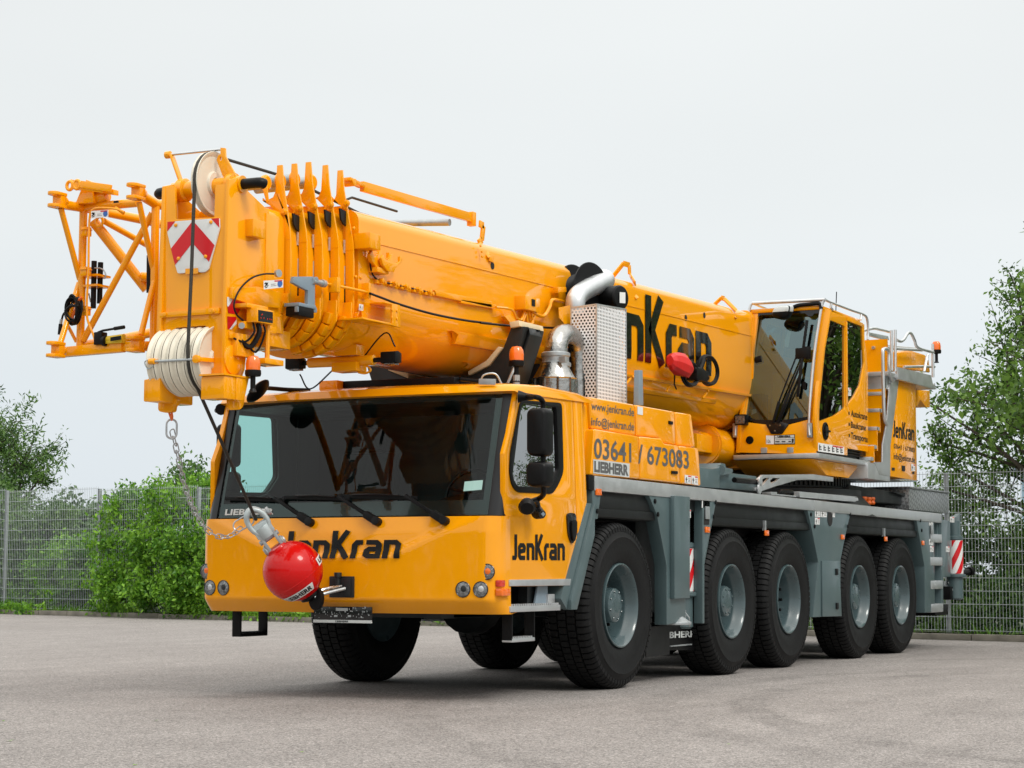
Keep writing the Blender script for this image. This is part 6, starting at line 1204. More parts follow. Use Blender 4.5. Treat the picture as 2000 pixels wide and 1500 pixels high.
m = MB(); m.tube([(-3.85,1.273,3.337), (-3.85,1.272,2.976)], .021, 12); m.build('rubber_pin', BLK, JIB)
m = MB(); m.tube([(-3.8,1.252,3.332), (-3.8,1.254,3.018)], .021, 12); m.build('rubber_pin', BLK, JIB)
m = MB(); m.tube([(-3.8,0.793,3.352), (-3.8,0.789,3.071)], .02, 12); m.build('rubber_pin', BLK, JIB)
m = MB()
for z_ in (810, 890):
    a = (-3.84,1.352,3.223); zz = (-3.84,1.288,3.219)[2] - (z_ - 810) * .26 / 270; m.box((-3.92, (-3.84,1.184,3.212)[1], zz - .008), (-3.76, (-3.84,1.352,3.223)[1], zz + .008))
m.build('pin_holder', YEL, JIB); m = MB(); m.tube(curve([(-3.84,1.239,3.285),(-3.84,1.188,3.263),(-3.84,1.168,3.221),(-3.84,1.186,3.197)], 4), .006, 5); m.tube([(-3.86,1.318,3.288),(-3.86,1.223,3.278)], .006, 5); m.tube([(-3.86,1.309,3.091),(-3.86,1.29,3.023)], .006, 5); m.build('spring_clip', STE, JIB)
# loose gear resting on the jib
pump = thing('hand_pump', 'yellow hydraulic hand pump with black lever lying on the jib cross tube', 'hand pump')
m = MB(); m.tube([(-4.02,1.016,2.699), (-4.02,0.837,2.709)], .032, 16); m.box(tuple(Vector((-4.02,0.928,2.684)) - Vector((.03, .09, .012))), tuple(Vector((-4.02,0.928,2.684)) + Vector((.03, .09, .012)))); m.build('reservoir', DRY, pump, bevel=.004)
m = MB(); a = Vector((-4.02,1.066,2.716)); m.box(a - Vector((.035, .045, .048)), a + Vector((.035, .03, .048))); m.lathe([(.04, 0), (.04, .03)], (-4.04,0.987,2.693), (0, 1, 0), 12); m.build('pump_block', BLK, pump, bevel=.008)
m = MB(); m.tube([(-4.04,1.066,2.761),(-4.04,1.026,2.772),(-4.04,0.903,2.782)], .009, 8); m.tube([(-4.04,0.915,2.781),(-4.04,0.824,2.788)], .014, 10); m.build('lever', BLK, pump)
m = MB(); c = Vector((-4.07,0.877,2.704)); m.add([c + Vector((0, .05, -.02)), c + Vector((0, -.05, -.012)), c + Vector((0, -.05, .018)), c + Vector((0, .05, .01))], [(0, 1, 2, 3)]); m.build('pump_label', INK, pump, fixn=False)
coil = thing('coiled_cable', 'coil of black cable with a plug hanging on the jib frame', 'cable')
m = MB(); c = Vector((-4.03,1.3,2.945)); rg = random.Random(8)
for k in range(7):
    a_, b_ = .068 + rg.uniform(-.02, .006), .10 + rg.uniform(-.02, .01); o = Vector((rg.uniform(-.03, .03), rg.uniform(-.008, .008), rg.uniform(-.008, .008))); m.tube([c + o + Vector((.02 * math.cos(t + k), a_ * math.cos(t) * 1.0, b_ * math.sin(t))) for t in [2 * math.pi * i / 26 for i in range(26)]], .0085, 6, closed=True)
m.tube(curve([c + Vector((-.03, .065, -.01)), c + Vector((-.04, 0, .025)), c + Vector((-.03, -.065, .02))], 5), .012, 6); m.tube(curve([(-4.03,1.385,2.938),(-4.03,1.409,2.914),(-4.03,1.421,2.88)], 4), .008, 6); m.build('cable_loops', BLK, coil)
m = MB(); m.tube([(-4.03,1.425,2.88),(-4.03,1.431,2.845)], .012, 8); m.build('plug_sleeve', STE, coil); m = MB(); m.tube([(-4.03,1.431,2.845),(-4.03,1.439,2.765)], .015, 10); m.build('plug', BLK, coil)
m = MB(); m.tube(curve([(-4.03,1.235,3.035),(-4.03,1.272,3.002),(-4.03,1.29,2.943),(-4.03,1.32,2.894),(-4.03,1.306,2.843)], 4), .012, 6); m.build('cable_strap', ORN, coil)

# ------------------------------------------------------------------ exhaust, perforated guard, cable reel, boom cradle
def perf(name, ax, sx, sz, rad, hexa=True):
    m_, t, b = newmat(name); n = t.nodes.new; l = t.links.new; b.inputs['Metallic'].default_value = .15; b.inputs['Roughness'].default_value = .4; b.inputs['Base Color'].default_value = (.84, .85, .86, 1)
    tc = n('ShaderNodeTexCoord'); s = n('ShaderNodeSeparateXYZ'); l(tc.outputs['Object'], s.inputs[0])
    def M_(op, a, bb=None, c=None):
        q = n('ShaderNodeMath'); q.operation = op
        for i, v in enumerate((a, bb, c)):
            if v is None: continue
            if isinstance(v, (int, float)): q.inputs[i].default_value = v
            else: l(v, q.inputs[i])
        return q.outputs[0]
    v = M_('DIVIDE', s.outputs['Z'], sz); row = M_('FLOOR', v); odd = M_('FLOORED_MODULO', row, 2.0); u = M_('DIVIDE', s.outputs[ax], sx); u = M_('ADD', u, M_('MULTIPLY', odd, .5 if hexa else 0.0))
    fu = M_('MULTIPLY', M_('SUBTRACT', M_('FRACT', u), .5), sx); fv = M_('MULTIPLY', M_('SUBTRACT', M_('FRACT', v), .5), sz)
    d = M_('SQRT', M_('ADD', M_('MULTIPLY', fu, fu), M_('MULTIPLY', M_('MULTIPLY', fv, fv), 1.0 if hexa else .35))); hole = M_('LESS_THAN', d, rad)
    tr = n('ShaderNodeBsdfTransparent'); mi = n('ShaderNodeMixShader'); l(hole, mi.inputs[0]); l(b.outputs[0], mi.inputs[1]); l(tr.outputs[0], mi.inputs[2]); l(mi.outputs[0], t.nodes['Material Output'].inputs[0]); return m_
PF1 = perf('perforated_front', 'Y', .034, .027, .0095); PF2 = perf('perforated_side', 'X', .032, .032, .0066, False)
EX = bpy.data.objects.new('exhaust_system', None); COL.objects.link(EX); EX.parent = CR
ys_, xg0, xg1 = -1.0, .285, .925; yb_ = -.752; zt0, zt1 = 3.36, 3.32
m = MB(); m.add([(xg0, ys_, 2.44), (xg1, ys_, 2.44), (xg1, ys_, 3.395), (xg0, ys_, 3.365)], [(0, 1, 2, 3)]); m.build('guard_side', PF2, EX, fixn=False)
m = MB(); fr_ = [(ys_, 2.44), (ys_, 3.365), (yb_, 3.35), (yb_, 2.95), (-.80, 2.92), (-.86, 2.84), (-.885, 2.7), (-.89, 2.44)]; m.add([(xg0, y, z) for y, z in fr_], [tuple(range(8))]); m.build('guard_front', PF1, EX, fixn=False)
m = MB(); m.add([(xg1, ys_, 2.44), (xg1, yb_, 2.44), (xg1, yb_, 3.395), (xg1, ys_, 3.395)], [(0, 1, 2, 3)]); m.build('guard_rear', PF1, EX, fixn=False)
m = MB()
for p_, q_ in (((xg0, ys_, 2.44), (xg0, ys_, 3.365)), ((xg1, ys_, 2.44), (xg1, ys_, 3.395)), ((xg0, ys_, 3.365), (xg1, ys_, 3.395)), ((xg0, yb_, 2.95), (xg0, yb_, 3.35)), ((xg0, ys_, 3.365), (xg0, yb_, 3.35))): m.bar(p_, q_, .012, .012)
m.build('guard_edge', ALU, EX)
m = MB(); m.box((.35, -.955, 2.44), (.88, -.80, 3.30)); m.build('guard_dark_fill', HOL, EX)  # black box added inside so the holes look shaded
m = MB(); m.tube([(.62, -.88, 2.45), (.62, -.88, 3.30)], .075, 16); m.build('inner_pipe', STE, EX)
mc = Vector((-0.16,-0.8,2.687))
m = MB(); m.lathe([(.195, -.35), (.195, .0), (.205, .01), (.185, .015), (.122, .13), (.122, .15)], (mc.x, -.80, 2.66), (0, 0, 1), 28); 
for k in range(10): a = 2 * math.pi * k / 10; m.box((mc.x + .202 * math.cos(a) - .008, -.80 + .197 * math.sin(a) - .008, 2.35), (mc.x + .202 * math.cos(a) + .008, -.80 + .197 * math.sin(a) + .008, 2.66))
m.build('silencer', FOIL, EX, smooth=30)
el = [Vector(p) for p in [(-0.134,-0.8,2.779),(-0.134,-0.8,2.887),(-0.114,-0.8,2.979),(-0.052,-0.8,3.044),(0.051,-0.8,3.082),(0.166,-0.8,3.081),(0.26,-0.8,3.049),(0.313,-0.8,2.986),(0.324,-0.8,2.895),(0.322,-0.8,2.481)]]
m = MB(); bx, by, bz = el[0]; m.lathe([(.122, -.01), (.135, 0), (.135, .03), (.118, .04), (.118, .08), (.128, .09), (.128, .115), (.112, .125)], (bx, by, bz), (0, 0, 1), 24, caps=False); m.box((bx - .14, by - .16, bz + .02), (bx - .09, by - .10, bz + .07)); m.build('clamp', STE, EX)
m = MB(); rr_ = [.108, .106, .102, .098, .094, .088, .082, .077, .074, .074]; pp_ = curve(el, 3); m.tube(pp_, [rr_[min(9, i // 3)] + (rr_[min(9, i // 3 + 1)] - rr_[min(9, i // 3)]) * (i % 3) / 3 for i in range(len(pp_))], 22); m.build('exhaust_elbow', FOIL, EX, smooth=60)
m = MB(); sp = [Vector(p) for p in [(0.44,-0.72,3.307),(0.44,-0.72,3.427),(0.509,-0.72,3.495),(0.684,-0.72,3.569),(0.97,-0.72,3.667),(1.08,-0.72,3.712)]]; m.tube(curve(sp, 5), [.09] * 18 + [.095] * 4 + [.10] * (len(curve(sp, 5)) - 22), 20, cap=False); m.build('intake_pipe', ALU, EX, smooth=60)
m = MB(); m.plate([(0.117,3.333),(0.359,3.385),(0.359,3.225),(0.244,3.197),(0.127,3.243)], 'y', -.71, -.705); m.build('rear_bracket', YEL, EX)
m = MB(); m.box((.25, -.68, 2.35), (.75, -.60, 3.0)); m.tube([(.10, -.62, 2.45), (.1, -.62, 3.0)], .02, 8); m.tube([(.2, -.62, 2.45), (.2, -.62, 3.02)], .015, 8); m.build('engine_parts', HOL, EX)
REEL = bpy.data.objects.new('cable_reel', None); COL.objects.link(REEL); REEL.parent = CR
rc = Vector((0.812,-0.66,3.574)); ax = Vector((-.25, -1, 0)).normalized(); u_v = Vector((1, -.25, 0)).normalized()
for off, nm in ((-.16, 0), (.05, 1)):
    m = MB(); m.lathe([(.05, -.01), (.255, -.006), (.262, 0), (.255, .006), (.05, .01)], rc + ax * off, ax, 40); m.build('reel_flange', BLK, REEL, smooth=30)
m = MB(); m.lathe([(.15, -.15), (.15, .05)], rc, ax, 28)
for k in range(9): m.lathe([(.155, -.14 + .02 * k), (.165, -.13 + .02 * k), (.155, -.12 + .02 * k)], rc, ax, 28, caps=False)
m.build('reel_drum', MUD, REEL, smooth=30)
mo = Vector((0.957,-0.95,3.513)); m = MB(); m.lathe([(.112, -.0), (.116, .02), (.116, .19), (.106, .205), (.095, .207), (.001, .21)], mo - ax * .215, ax, 30); m.lathe([(.085, -.12), (.10, .0)], mo - ax * .215, ax, 20)
for k in range(12): a = 2 * math.pi * k / 12; d1 = u_v * math.cos(a) + Vector((0, 0, 1)) * math.sin(a); m.bar(mo - ax * .33 + d1 * .09, mo - ax * .2 + d1 * .112, .012, .016)
o = m.build('reel_motor', BLK, REEL, smooth=30)
m = MB(); a = mo + ax * .002; q4 = [a + u_v * dx + Vector((0, 0, dz)) for dx, dz in ((-.04, -.055), (.045, -.05), (.045, .05), (-.04, .045))]; m.add(q4, [(0, 1, 2, 3)]); m.build('label_plate', WHT, o, fixn=False)
m = MB(); m.tube([rc, mo - ax * .3], .06, 12); m.bar(rc + Vector((0, 0, -.05)), (rc.x + .1, -.5, rc.z - .1), .12, .08); m.build('reel_mount', BLK, REEL)
# control box wiring on the boom
m = MB(); m.tube(curve([(-0.257,-0.56,3.265),(-0.319,-0.56,3.186),(-0.413,-0.56,3.19),(-0.506,-0.56,3.25),(-0.795,-0.56,3.238)], 5), .012, 6); m.tube(curve([(-0.225,-0.56,3.262),(-0.193,-0.56,3.171),(-0.097,-0.56,3.182),(-0.129,-0.56,3.265)], 5), .012, 6); m.tube(curve([(-0.129,-0.56,3.28),(0.098,-0.56,3.262),(0.229,-0.56,3.351),(0.296,-0.56,3.434),(0.516,-0.56,3.445)], 5), .016, 8); m.tube(curve([(-0.225,-0.56,3.254),(-0.288,-0.56,3.16),(-0.161,-0.56,3.146),(-0.065,-0.56,3.244)], 5), .012, 6); m.build('cable', YEL, BOOM)
m = MB(); m.plate([(-0.659,3.176),(-0.537,3.204),(-0.129,3.011),(-0.208,2.981)], 'y', -.57, -.53); m.bar((0.363,-0.56,3.531), (0.533,-0.56,3.556), .05, .05); m.build('bracket', YEL, BOOM, bevel=.004)
CRD = bpy.data.objects.new('boom_cradle', None); COL.objects.link(CRD); CRD.parent = CR
def prof(px, y0, y1, mat, name, x=None): pass
for s in (-1, 1):
    m = MB(); yz = [(-.20, 2.50), (-.42, 2.50), (-.66, 2.60), (-.80, 2.98), (-.82, 3.06), (-.70, 3.06), (-.62, 2.88), (-.50, 2.74), (-.30, 2.66), (-.20, 2.655)]
    m.plate([(-y * s if s == 1 else y, z) for y, z in yz], 'x', -.78, -.70); m.plate([(-y * s if s == 1 else y, z) for y, z in yz], 'x', -.48, -.40); m.plate([(-y * s if s == 1 else y, z) for y, z in ((-.66, 2.6), (-.68, 2.58), (-.84, 3.0), (-.82, 3.06))], 'x', -.7, -.48); m.build('cradle_arm', GRD, CRD, bevel=.006)
    m = MB(); p1 = [(-.30, 2.665), (-.50, 2.745), (-.62, 2.885), (-.585, 2.90), (-.47, 2.785), (-.29, 2.70)]; m.plate([(-y * s if s == 1 else y, z) for y, z in p1], 'x', -.80, -.38); p2 = [(-.71, 3.05), (-.80, 3.06), (-.79, 3.11), (-.70, 3.10)]; m.plate([(-y * s if s == 1 else y, z) for y, z in p2], 'x', -.82, -.36); m.build('cradle_pad', CRM, CRD, bevel=.006)
m = MB(); m.box((-.85, -.5, 2.44), (-.35, .5, 2.52)); m.box((-.8, -.3, 2.5), (-.4, .3, 2.62)); m.box((-1.3, -.75, 2.45), (-.2, .75, 2.5)); m.build('cradle_base', GRD, CRD, bevel=.008)
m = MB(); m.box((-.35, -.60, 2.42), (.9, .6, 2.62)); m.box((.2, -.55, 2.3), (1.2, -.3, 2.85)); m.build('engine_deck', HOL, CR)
m = MB(); m.tube([(-1.0, -.75, 2.5), (-.75, -.78, 2.85)], .012, 6); m.build('stay_rod', STE, CR)

# ------------------------------------------------------------------ turntable, superstructure, luffing cylinder
m = MB(); m.lathe([(1.05, 0), (1.05, .17), (1.0, .19), (.4, .19)], (7.15, 0, 1.98), (0, 0, 1), 72); m.lathe([(1.2, -.12), (1.2, -.02), (1.0, 0)], (7.15, 0, 1.98), (0, 0, 1), 60)
for k in range(110): a = 2 * math.pi * k / 110; m.bar((7.15 + 1.05 * math.cos(a), 1.05 * math.sin(a), 2.0), (7.15 + 1.05 * math.cos(a), 1.05 * math.sin(a), 2.13), .028, .05, up=(math.cos(a), math.sin(a), 0))
m.build('turntable', GRD, CR, smooth=30)
m = MB(); m.lathe([(1.4, -.25), (1.3, -.1), (1.2, 0)], (7.15, 0, 1.9), (0, 0, 1), 40); m.box((5.6, -.8, 1.7), (8.6, .8, 1.9)); m.build('turntable_base', GRD, CR)
SUP = bpy.data.objects.new('superstructure', None); COL.objects.link(SUP); SUP.parent = CR
m = MB(); m.box((5.7, -.95, 2.17), (9.2, .95, 2.30)); m.box((6.2, -.62, 2.3), (9.4, -.50, 3.3)); m.box((6.2, .50, 2.3), (9.4, .62, 3.3)); m.box((7.6, -.6, 2.3), (10.4, .6, 2.9)); m.plate([(7.4, 2.3), (10.2, 2.3), (10.3, 3.6), (9.6, 3.9), (8.9, 3.5)], 'y', -.62, -.55); m.plate([(7.4, 2.3), (10.2, 2.3), (10.3, 3.6), (9.6, 3.9), (8.9, 3.5)], 'y', .55, .62); m.build('turret', YEL, SUP, bevel=.012)
m = MB(); m.tube([(4.95, -.12, 2.40), (8.6, -.12, 2.36)], .215, 30); m.tube([(4.7, -.12, 2.42), (4.95, -.12, 2.42)], .13, 20); m.lathe([(.235, 0), (.235, .08)], (5.05, -.12, 2.40), (-1, 0, 0), 30); m.build('luffing_cylinder', YEL, SUP, smooth=40)
m = MB(); m.box((4.5, -.25, 2.30), (4.95, .0, 2.5)); m.build('cylinder_eye', YEL, SUP, bevel=.02)
m = MB(); m.box((1.55, -1.2, 1.75), (1.95, 1.2, 2.15)); m.build('pipework_block', GRD, CR, bevel=.02)
# stairs, counterweight, rear platform
CW = [(8.381,3.362),(9.147,3.371),(9.138,2.146),(7.946,2.152),(7.976,2.524)]
m = MB(); m.plate(CW, 'y', -1.37, -.50); m.build('counterweight_panel', YEL, SUP, bevel=.012)
m = MB(); m.plate([(8.381,3.362),(9.147,3.371),(9.138,2.146),(7.946,2.152),(7.976,2.524)], 'y', .5, 1.37); m.box((8.9, -1.3, 2.2), (9.35, 1.3, 3.35)); m.build('counterweight', YEL, SUP, bevel=.02)
SP = [(8.267,3.447),(8.33,3.36),(7.925,2.521),(7.896,2.15),(7.466,2.152),(7.261,2.29),(7.579,2.306),(7.604,2.517),(7.775,2.772),(7.942,3.266)]
m = MB(); m.plate(SP, 'y', -1.39, -1.372); m.build('stair_cheek', ALU, SUP, bevel=.004)
xs0, xs1 = SP[4][0], SP[0][0]
stp = [((7.45,-1.335,2.337)[2], 7.18), ((7.5,-1.322,2.486)[2], 7.32), ((7.55,-1.317,2.712)[2], 7.44), ((7.6,-1.312,2.94)[2], 7.56), ((7.65,-1.314,3.151)[2], 7.68), ((7.7,-1.302,3.331)[2], 7.80)]
for i, (z, x) in enumerate(stp):
    m = MB(); h = .03 if i < 5 else .12; m.box((x, -1.37, z - h), (x + (.12 if i < 5 else .26), -.66, z + (.014 if i < 5 else .08))); m.build('stair_step', ALU, SUP, bevel=.006)
    m = MB(); zn = stp[i + 1][0] if i < 5 else z + .5; m.box((x + .125, -1.37, z - .05), (x + .15, -.6, zn)); m.build('stair_riser', YEL, SUP)
m = MB(); m.box((7.02, -1.385, stp[0][0] - .25), (7.9, -.7, stp[0][0] - .06)); m.build('stair_base', ALU, SUP, bevel=.006)
q4 = [(7.825, y, z) for y, z in [(-1.152,2.992),(-1.319,2.984),(-1.32,3.055),(-1.153,3.061)]]; sticker(SUP, q4, 1); q4 = [(7.7, y, z) for y, z in [(-1.187,2.744),(-1.246,2.738),(-1.247,2.824),(-1.188,2.835)]]; sticker(SUP, q4, 0)
m = MB(); pf = [(8.108,3.499),(8.109,3.349),(9.81,3.36),(9.813,3.411),(9.553,3.543),(8.156,3.503)]; pf = [(8.098,3.498),(8.109,3.346),(9.81,3.36),(9.797,3.41),(9.668,3.421),(9.59,3.529)]; m.plate(pf, 'y', -1.45, -1.41); m.box((7.75, -1.42, pf[1][1] + .02), (pf[2][0], -.55, pf[1][1] + .07)); m.box((pf[2][0] - .04, -1.44, pf[2][1]), (pf[2][0], -.5, pf[2][1] + .08)); m.build('platform', ALU, SUP, bevel=.006)
m = MB(); yk = -1.43
for a in ([(8.038,-1.43,3.438),(8.067,-1.43,3.955)], [(7.895,-1.43,3.439),(7.903,-1.43,3.931)], [(9.747,-1.43,3.517),(9.759,-1.43,3.953)], [(9.335,-1.43,3.554),(9.508,-1.43,3.789)]): m.tube(a, .019, 10)
m.tube(curve([(8.122,-1.43,3.836),(8.292,-1.43,3.836),(8.441,-1.43,3.876),(8.62,-1.43,3.972),(8.771,-1.43,3.981),(8.918,-1.43,3.911),(9.067,-1.43,3.835),(9.779,-1.43,3.845)], 4), .019, 10); m.tube([(9.215,-1.2,3.611),(10.056,-1.2,3.696),(10.662,-1.2,3.747)], .018, 10)
m.tube(curve([(7.55, -.75, 3.78)] + [(8.367,-1,4.018),(8.87,-1,4.068),(9.265,-1,4.082)], 4), .019, 10); m.tube(curve([(8.288,-1,3.854),(8.763,-1,3.867),(9.508,-1,3.913),(10.785,-1,4.01)], 4), .018, 10); m.tube(curve([(7.89,-1.2,3.729),(8.339,-1.2,3.785),(8.727,-1.2,3.803),(10.069,-1.2,3.914)], 4), .02, 10)
m.build('platform_railing', ALU, SUP, smooth=60)
m = MB(); m.tube(curve([(7.695,-1.42,2.759),(7.584,-1.42,2.854),(7.567,-1.42,3.233),(7.565,-1.42,3.614),(7.604,-1.42,3.666),(7.721,-1.42,3.685),(7.813,-1.42,3.652),(7.803,-1.42,3.473),(7.868,-1.42,3.368),(7.984,-1.42,3.32)], 5), .022, 12); m.build('stair_handrail', ALU, SUP, smooth=60)
m = MB(); m.plate([(8.365,3.982),(9.212,4.022),(9.259,3.975),(9.109,3.953),(8.363,3.939)], 'y', -1.0, -.97); m.build('folding_gate', ALU, SUP, bevel=.004)
m = MB(); ec = [(9.265,3.81),(9.861,3.898),(10.561,3.907),(10.752,3.864),(10.824,3.686),(9.254,3.62)]; m.plate(ec, 'y', -1.1, .9); m.build('engine_cover', YEL, SUP, bevel=.02); m = MB(); m.plate([(7.336,3.659),(7.885,3.665),(7.869,3.374),(7.321,3.353)], 'y', -1.0, -.6); m.box((7.9, -1.0, 3.3), (8.1, .5, 3.55)); m.build('turret_cover', YEL, SUP, bevel=.02)
m = MB(); m.plate([(9.753,3.365),(10.418,3.404),(10.414,3.18),(10.238,3.167),(9.947,3.247),(9.891,3.198),(9.809,3.148),(9.745,3.15)], 'y', -1.2, -.4); m.build('winch_frame', YEL, SUP, bevel=.01)
beacon(SUP, (11.51,-1,4.019), 1.0)
lq = lambda px: quadmap(*[(x, -1.3725, z) for x, z in px])
m = MB(); logo(m, lq([(8.106,2.639),(9.033,2.646),(9.045,2.856),(8.118,2.848)])); lettering(m, '03641 / 673083', lq([(8.123,2.502),(9.044,2.498),(9.047,2.556),(8.126,2.563)]), bold=.015); lettering(m, 'info@jenkran.de', lq([(8.115,2.373),(9.036,2.37),(9.041,2.448),(8.12,2.452)]), bold=.015, vbox=(0, .73)); m.build('counterweight_lettering', INK, SUP, fixn=False)
m = MB()
for g in ([(8.018,2.227),(8.137,2.229),(8.139,2.264),(8.02,2.263)], [(8.447,2.24),(8.584,2.241),(8.588,2.308),(8.45,2.308)], [(8.907,2.224),(8.998,2.225),(9,2.251),(8.909,2.25)]): m.plate(g, 'y', -1.376, -1.3725)
m.build('panel_openings', HOL, SUP); sticker(SUP, [(x, -1.374, z) for x, z in [(8.862,2.262),(9.04,2.261),(9.045,2.348),(8.868,2.347)]])
m = MB(); m.plate([(8.169,2.341),(8.877,2.197),(10.091,2.186),(10.047,2.173),(7.475,2.067),(7.388,2.094),(8.396,2.191),(7.704,2.195)], 'y', -1.1, -.5); m.build('counterweight_base', GBL, SUP, bevel=.006)

# ------------------------------------------------------------------ operator's cab
OP = bpy.data.objects.new('operator_cab', None); COL.objects.link(OP); OP.parent = CR
FX = lambda z: 5.0794 + .1394 * z + 0                    # raked front plane
ow = [(5.935,3.961),(7.204,3.934),(7.203,3.722),(7.283,3.615),(7.317,3.331),(7.281,2.415),(6.479,2.414),(6.475,2.331),(5.398,2.328),(5.363,2.683),(5.467,3.036),(5.662,3.483)]
w1 = roundpoly([(5.918,3.843),(6.453,3.832),(6.415,2.872),(6.035,2.763),(5.477,2.657),(5.517,2.96),(5.704,3.487)], .03); w2 = roundpoly([(6.523,3.904),(7.128,3.9),(7.181,3.462),(7.014,3.192),(6.777,3.039),(6.502,2.916)], .03)
for s in (1, 0):
    y0, y1 = (-1.31, -1.27) if s else (-.47, -.43)
    m = MB(); m.plate(ow, 'y', y0, y1, [w1, w2]); o = m.build('side_wall', YEL, OP, bevel=.006)
    ws_ = []
    for wn in (w1, w2): m = MB(); m.plate(wn, 'y', (y0 + y1) / 2 - .004, (y0 + y1) / 2 + .004); ws_.append(m.build('side_window', GLS if s else GLC, o))
    if not s:                                           # the inner wall leans away from the boom
        for ob in [o] + ws_:
            for v in ob.data.vertices: v.co.y += .08 - .115 * (v.co.z - 2.3)
m = MB(); m.plate([(6.517,3.952),(7.13,3.94),(7.127,3.897),(6.523,3.904)], 'y', -1.316, -1.3115); m.plate([(6.469,3.884),(6.523,3.89),(6.506,2.913),(6.425,2.894)], 'y', -1.318, -1.312); m.build('door_rail', YEL, OP, bevel=.002)
pl = lambda P, o=0: [(p[0] + o, p[1], p[2]) for p in P]
WS = [(5.629,-0.554,3.944),(5.628,-1.124,3.936),(5.627,-1.3,3.928),(5.549,-1.256,3.367),(5.454,-1.213,2.688),(5.451,-1.086,2.663),(5.447,-0.968,2.636),(5.433,-0.897,2.534),(5.433,-0.768,2.538),(5.448,-0.704,2.642),(5.451,-0.578,2.666),(5.458,-0.451,2.714),(5.546,-0.478,3.349)]
WS = [(x + .05 * max(0, z - 2.6), y, z) for x, y, z in WS]; m = MB(); m.add(WS, [tuple(range(len(WS)))]); m.build('windscreen', GLC, OP, fixn=False)
m = MB(); T1 = [(5.63,-0.551,3.949),(5.627,-1.304,3.932),(5.621,-1.301,3.884),(5.621,-1.224,3.886),(5.617,-1.197,3.856),(5.617,-1.155,3.858),(5.622,-1.114,3.895),(5.623,-0.984,3.9),(5.624,-0.584,3.905),(5.621,-0.549,3.886)]; m.add(pl(T1, -.006), [tuple(range(10))]); B1 = [(5.458,-0.451,2.714),(5.451,-0.578,2.666),(5.448,-0.704,2.642),(5.433,-0.768,2.538),(5.433,-0.897,2.534),(5.447,-0.968,2.636),(5.451,-1.086,2.663),(5.454,-1.213,2.688),(5.458,-1.212,2.719),(5.455,-1.056,2.698),(5.454,-0.832,2.685),(5.456,-0.577,2.7),(5.463,-0.449,2.752)]; m.add(pl(B1, -.006), [tuple(range(13))]); m.build('screen_border', BLG, OP, fixn=False)
m = MB(); L1 = [(5.628,-0.497,3.938),(5.63,-0.557,3.949),(5.458,-0.451,2.714),(5.452,-0.478,2.669),(5.447,-0.704,2.639),(5.432,-0.768,2.531),(5.432,-0.898,2.527),(5.446,-0.971,2.63),(5.454,-1.213,2.684),(5.627,-1.304,3.932),(5.626,-1.419,3.918),(5.398,-1.293,2.289),(5.404,-0.386,2.332),(5.461,-0.375,2.734)]
fl = MB(); 
def fplate(px3, t, mat, name, par=OP, off=0, bevel=.004):
    n = len(px3); v2 = [Vector((p[1], p[2], 0)) for p in px3]; tri = tessellate_polygon([v2]); mm = MB(); vs = pl(px3, off) + pl(px3, off + t); mm.add(vs, [t_ for t_ in tri] + [tuple(i + n for i in t_[::-1]) for t_ in tri] + [(i, (i + 1) % n, n + (i + 1) % n, n + i) for i in range(n)]); return mm.build(name, mat, par, bevel=bevel)
fplate([(5.628,-0.497,3.938),(5.63,-0.557,3.947),(5.458,-0.451,2.714),(5.452,-0.478,2.673),(5.447,-0.704,2.639),(5.432,-0.768,2.531),(5.432,-0.898,2.527),(5.446,-0.971,2.63),(5.454,-1.213,2.684),(5.453,-1.279,2.682),(5.398,-1.293,2.289),(5.404,-0.386,2.332),(5.461,-0.375,2.734)], .05, YEL, 'front_panel', off=-.012)
fplate([(5.627,-1.304,3.932),(5.626,-1.416,3.918),(5.563,-1.35,3.471),(5.453,-1.296,2.682),(5.454,-1.213,2.684),(5.549,-1.256,3.367)], .05, YEL, 'corner_post', off=-.012)
m = MB(); zt = (5.63,-0.926,3.947)[2]; rp_ = [(5.60, -1.31), (7.05, -1.31), (7.05, -.43), (5.60, -.43)]; m.plate(rp_, 'z', zt - .02, zt + .03); m.build('roof', YEL, OP, bevel=.02)
m = MB(); m.box((7.02, -1.27, 2.3), (7.06, -.47, 2.85)); m.box((5.42, -1.27, 2.30), (7.05, -.47, 2.34)); m.box((6.95, -1.27, 2.3), (7.02, -.47, 2.9)); m.build('cab_lining', INT, OP)
m = MB(); m.box((7.03, -1.27, 3.86), (7.06, -.47, 3.93)); m.build('rear_header', YEL, OP); m = MB(); m.add([(7.045, -1.27, 2.85), (7.045, -.47, 2.85), (7.045, -.47, 3.86), (7.045, -1.27, 3.86)], [(0, 1, 2, 3)]); m.build('rear_window', GLC, OP, fixn=False)
m = MB(); m.box((6.2, -1.1, 2.62), (6.65, -.65, 2.76)); m.box((6.6, -1.08, 2.76), (6.74, -.67, 3.25)); m.box((6.6, -1.0, 3.28), (6.7, -.75, 3.45)); m.box((6.25, -1.22, 2.5), (6.6, -1.12, 2.85)); m.box((6.25, -.63, 2.5), (6.6, -.53, 2.85)); m.build('operator_seat', SEAT, OP, bevel=.03)
m = MB(); m.box((5.55, -.62, 2.6), (5.75, -.50, 3.0)); m.plate([(5.5, 2.34), (5.75, 2.34), (5.66, 2.62), (5.5, 2.6)], 'y', -1.2, -.5); m.tube([(5.62, -.52, 3.38), (5.62, -.60, 3.40)], .05, 10); m.build('console', BLK, OP, bevel=.01)
m = MB()
for p in ([(5.654,-0.857,3.613),(5.672,-0.901,3.742),(5.67,-0.935,3.727),(5.663,-0.925,3.679),(5.641,-0.903,3.521),(5.642,-0.86,3.53)], [(5.535,-0.491,2.763),(5.539,-0.554,2.788),(5.544,-0.545,2.829),(5.544,-0.495,2.824)]): m.add(p, [tuple(range(len(p)))])
m.build('paper_notes', PAD, OP, fixn=False)
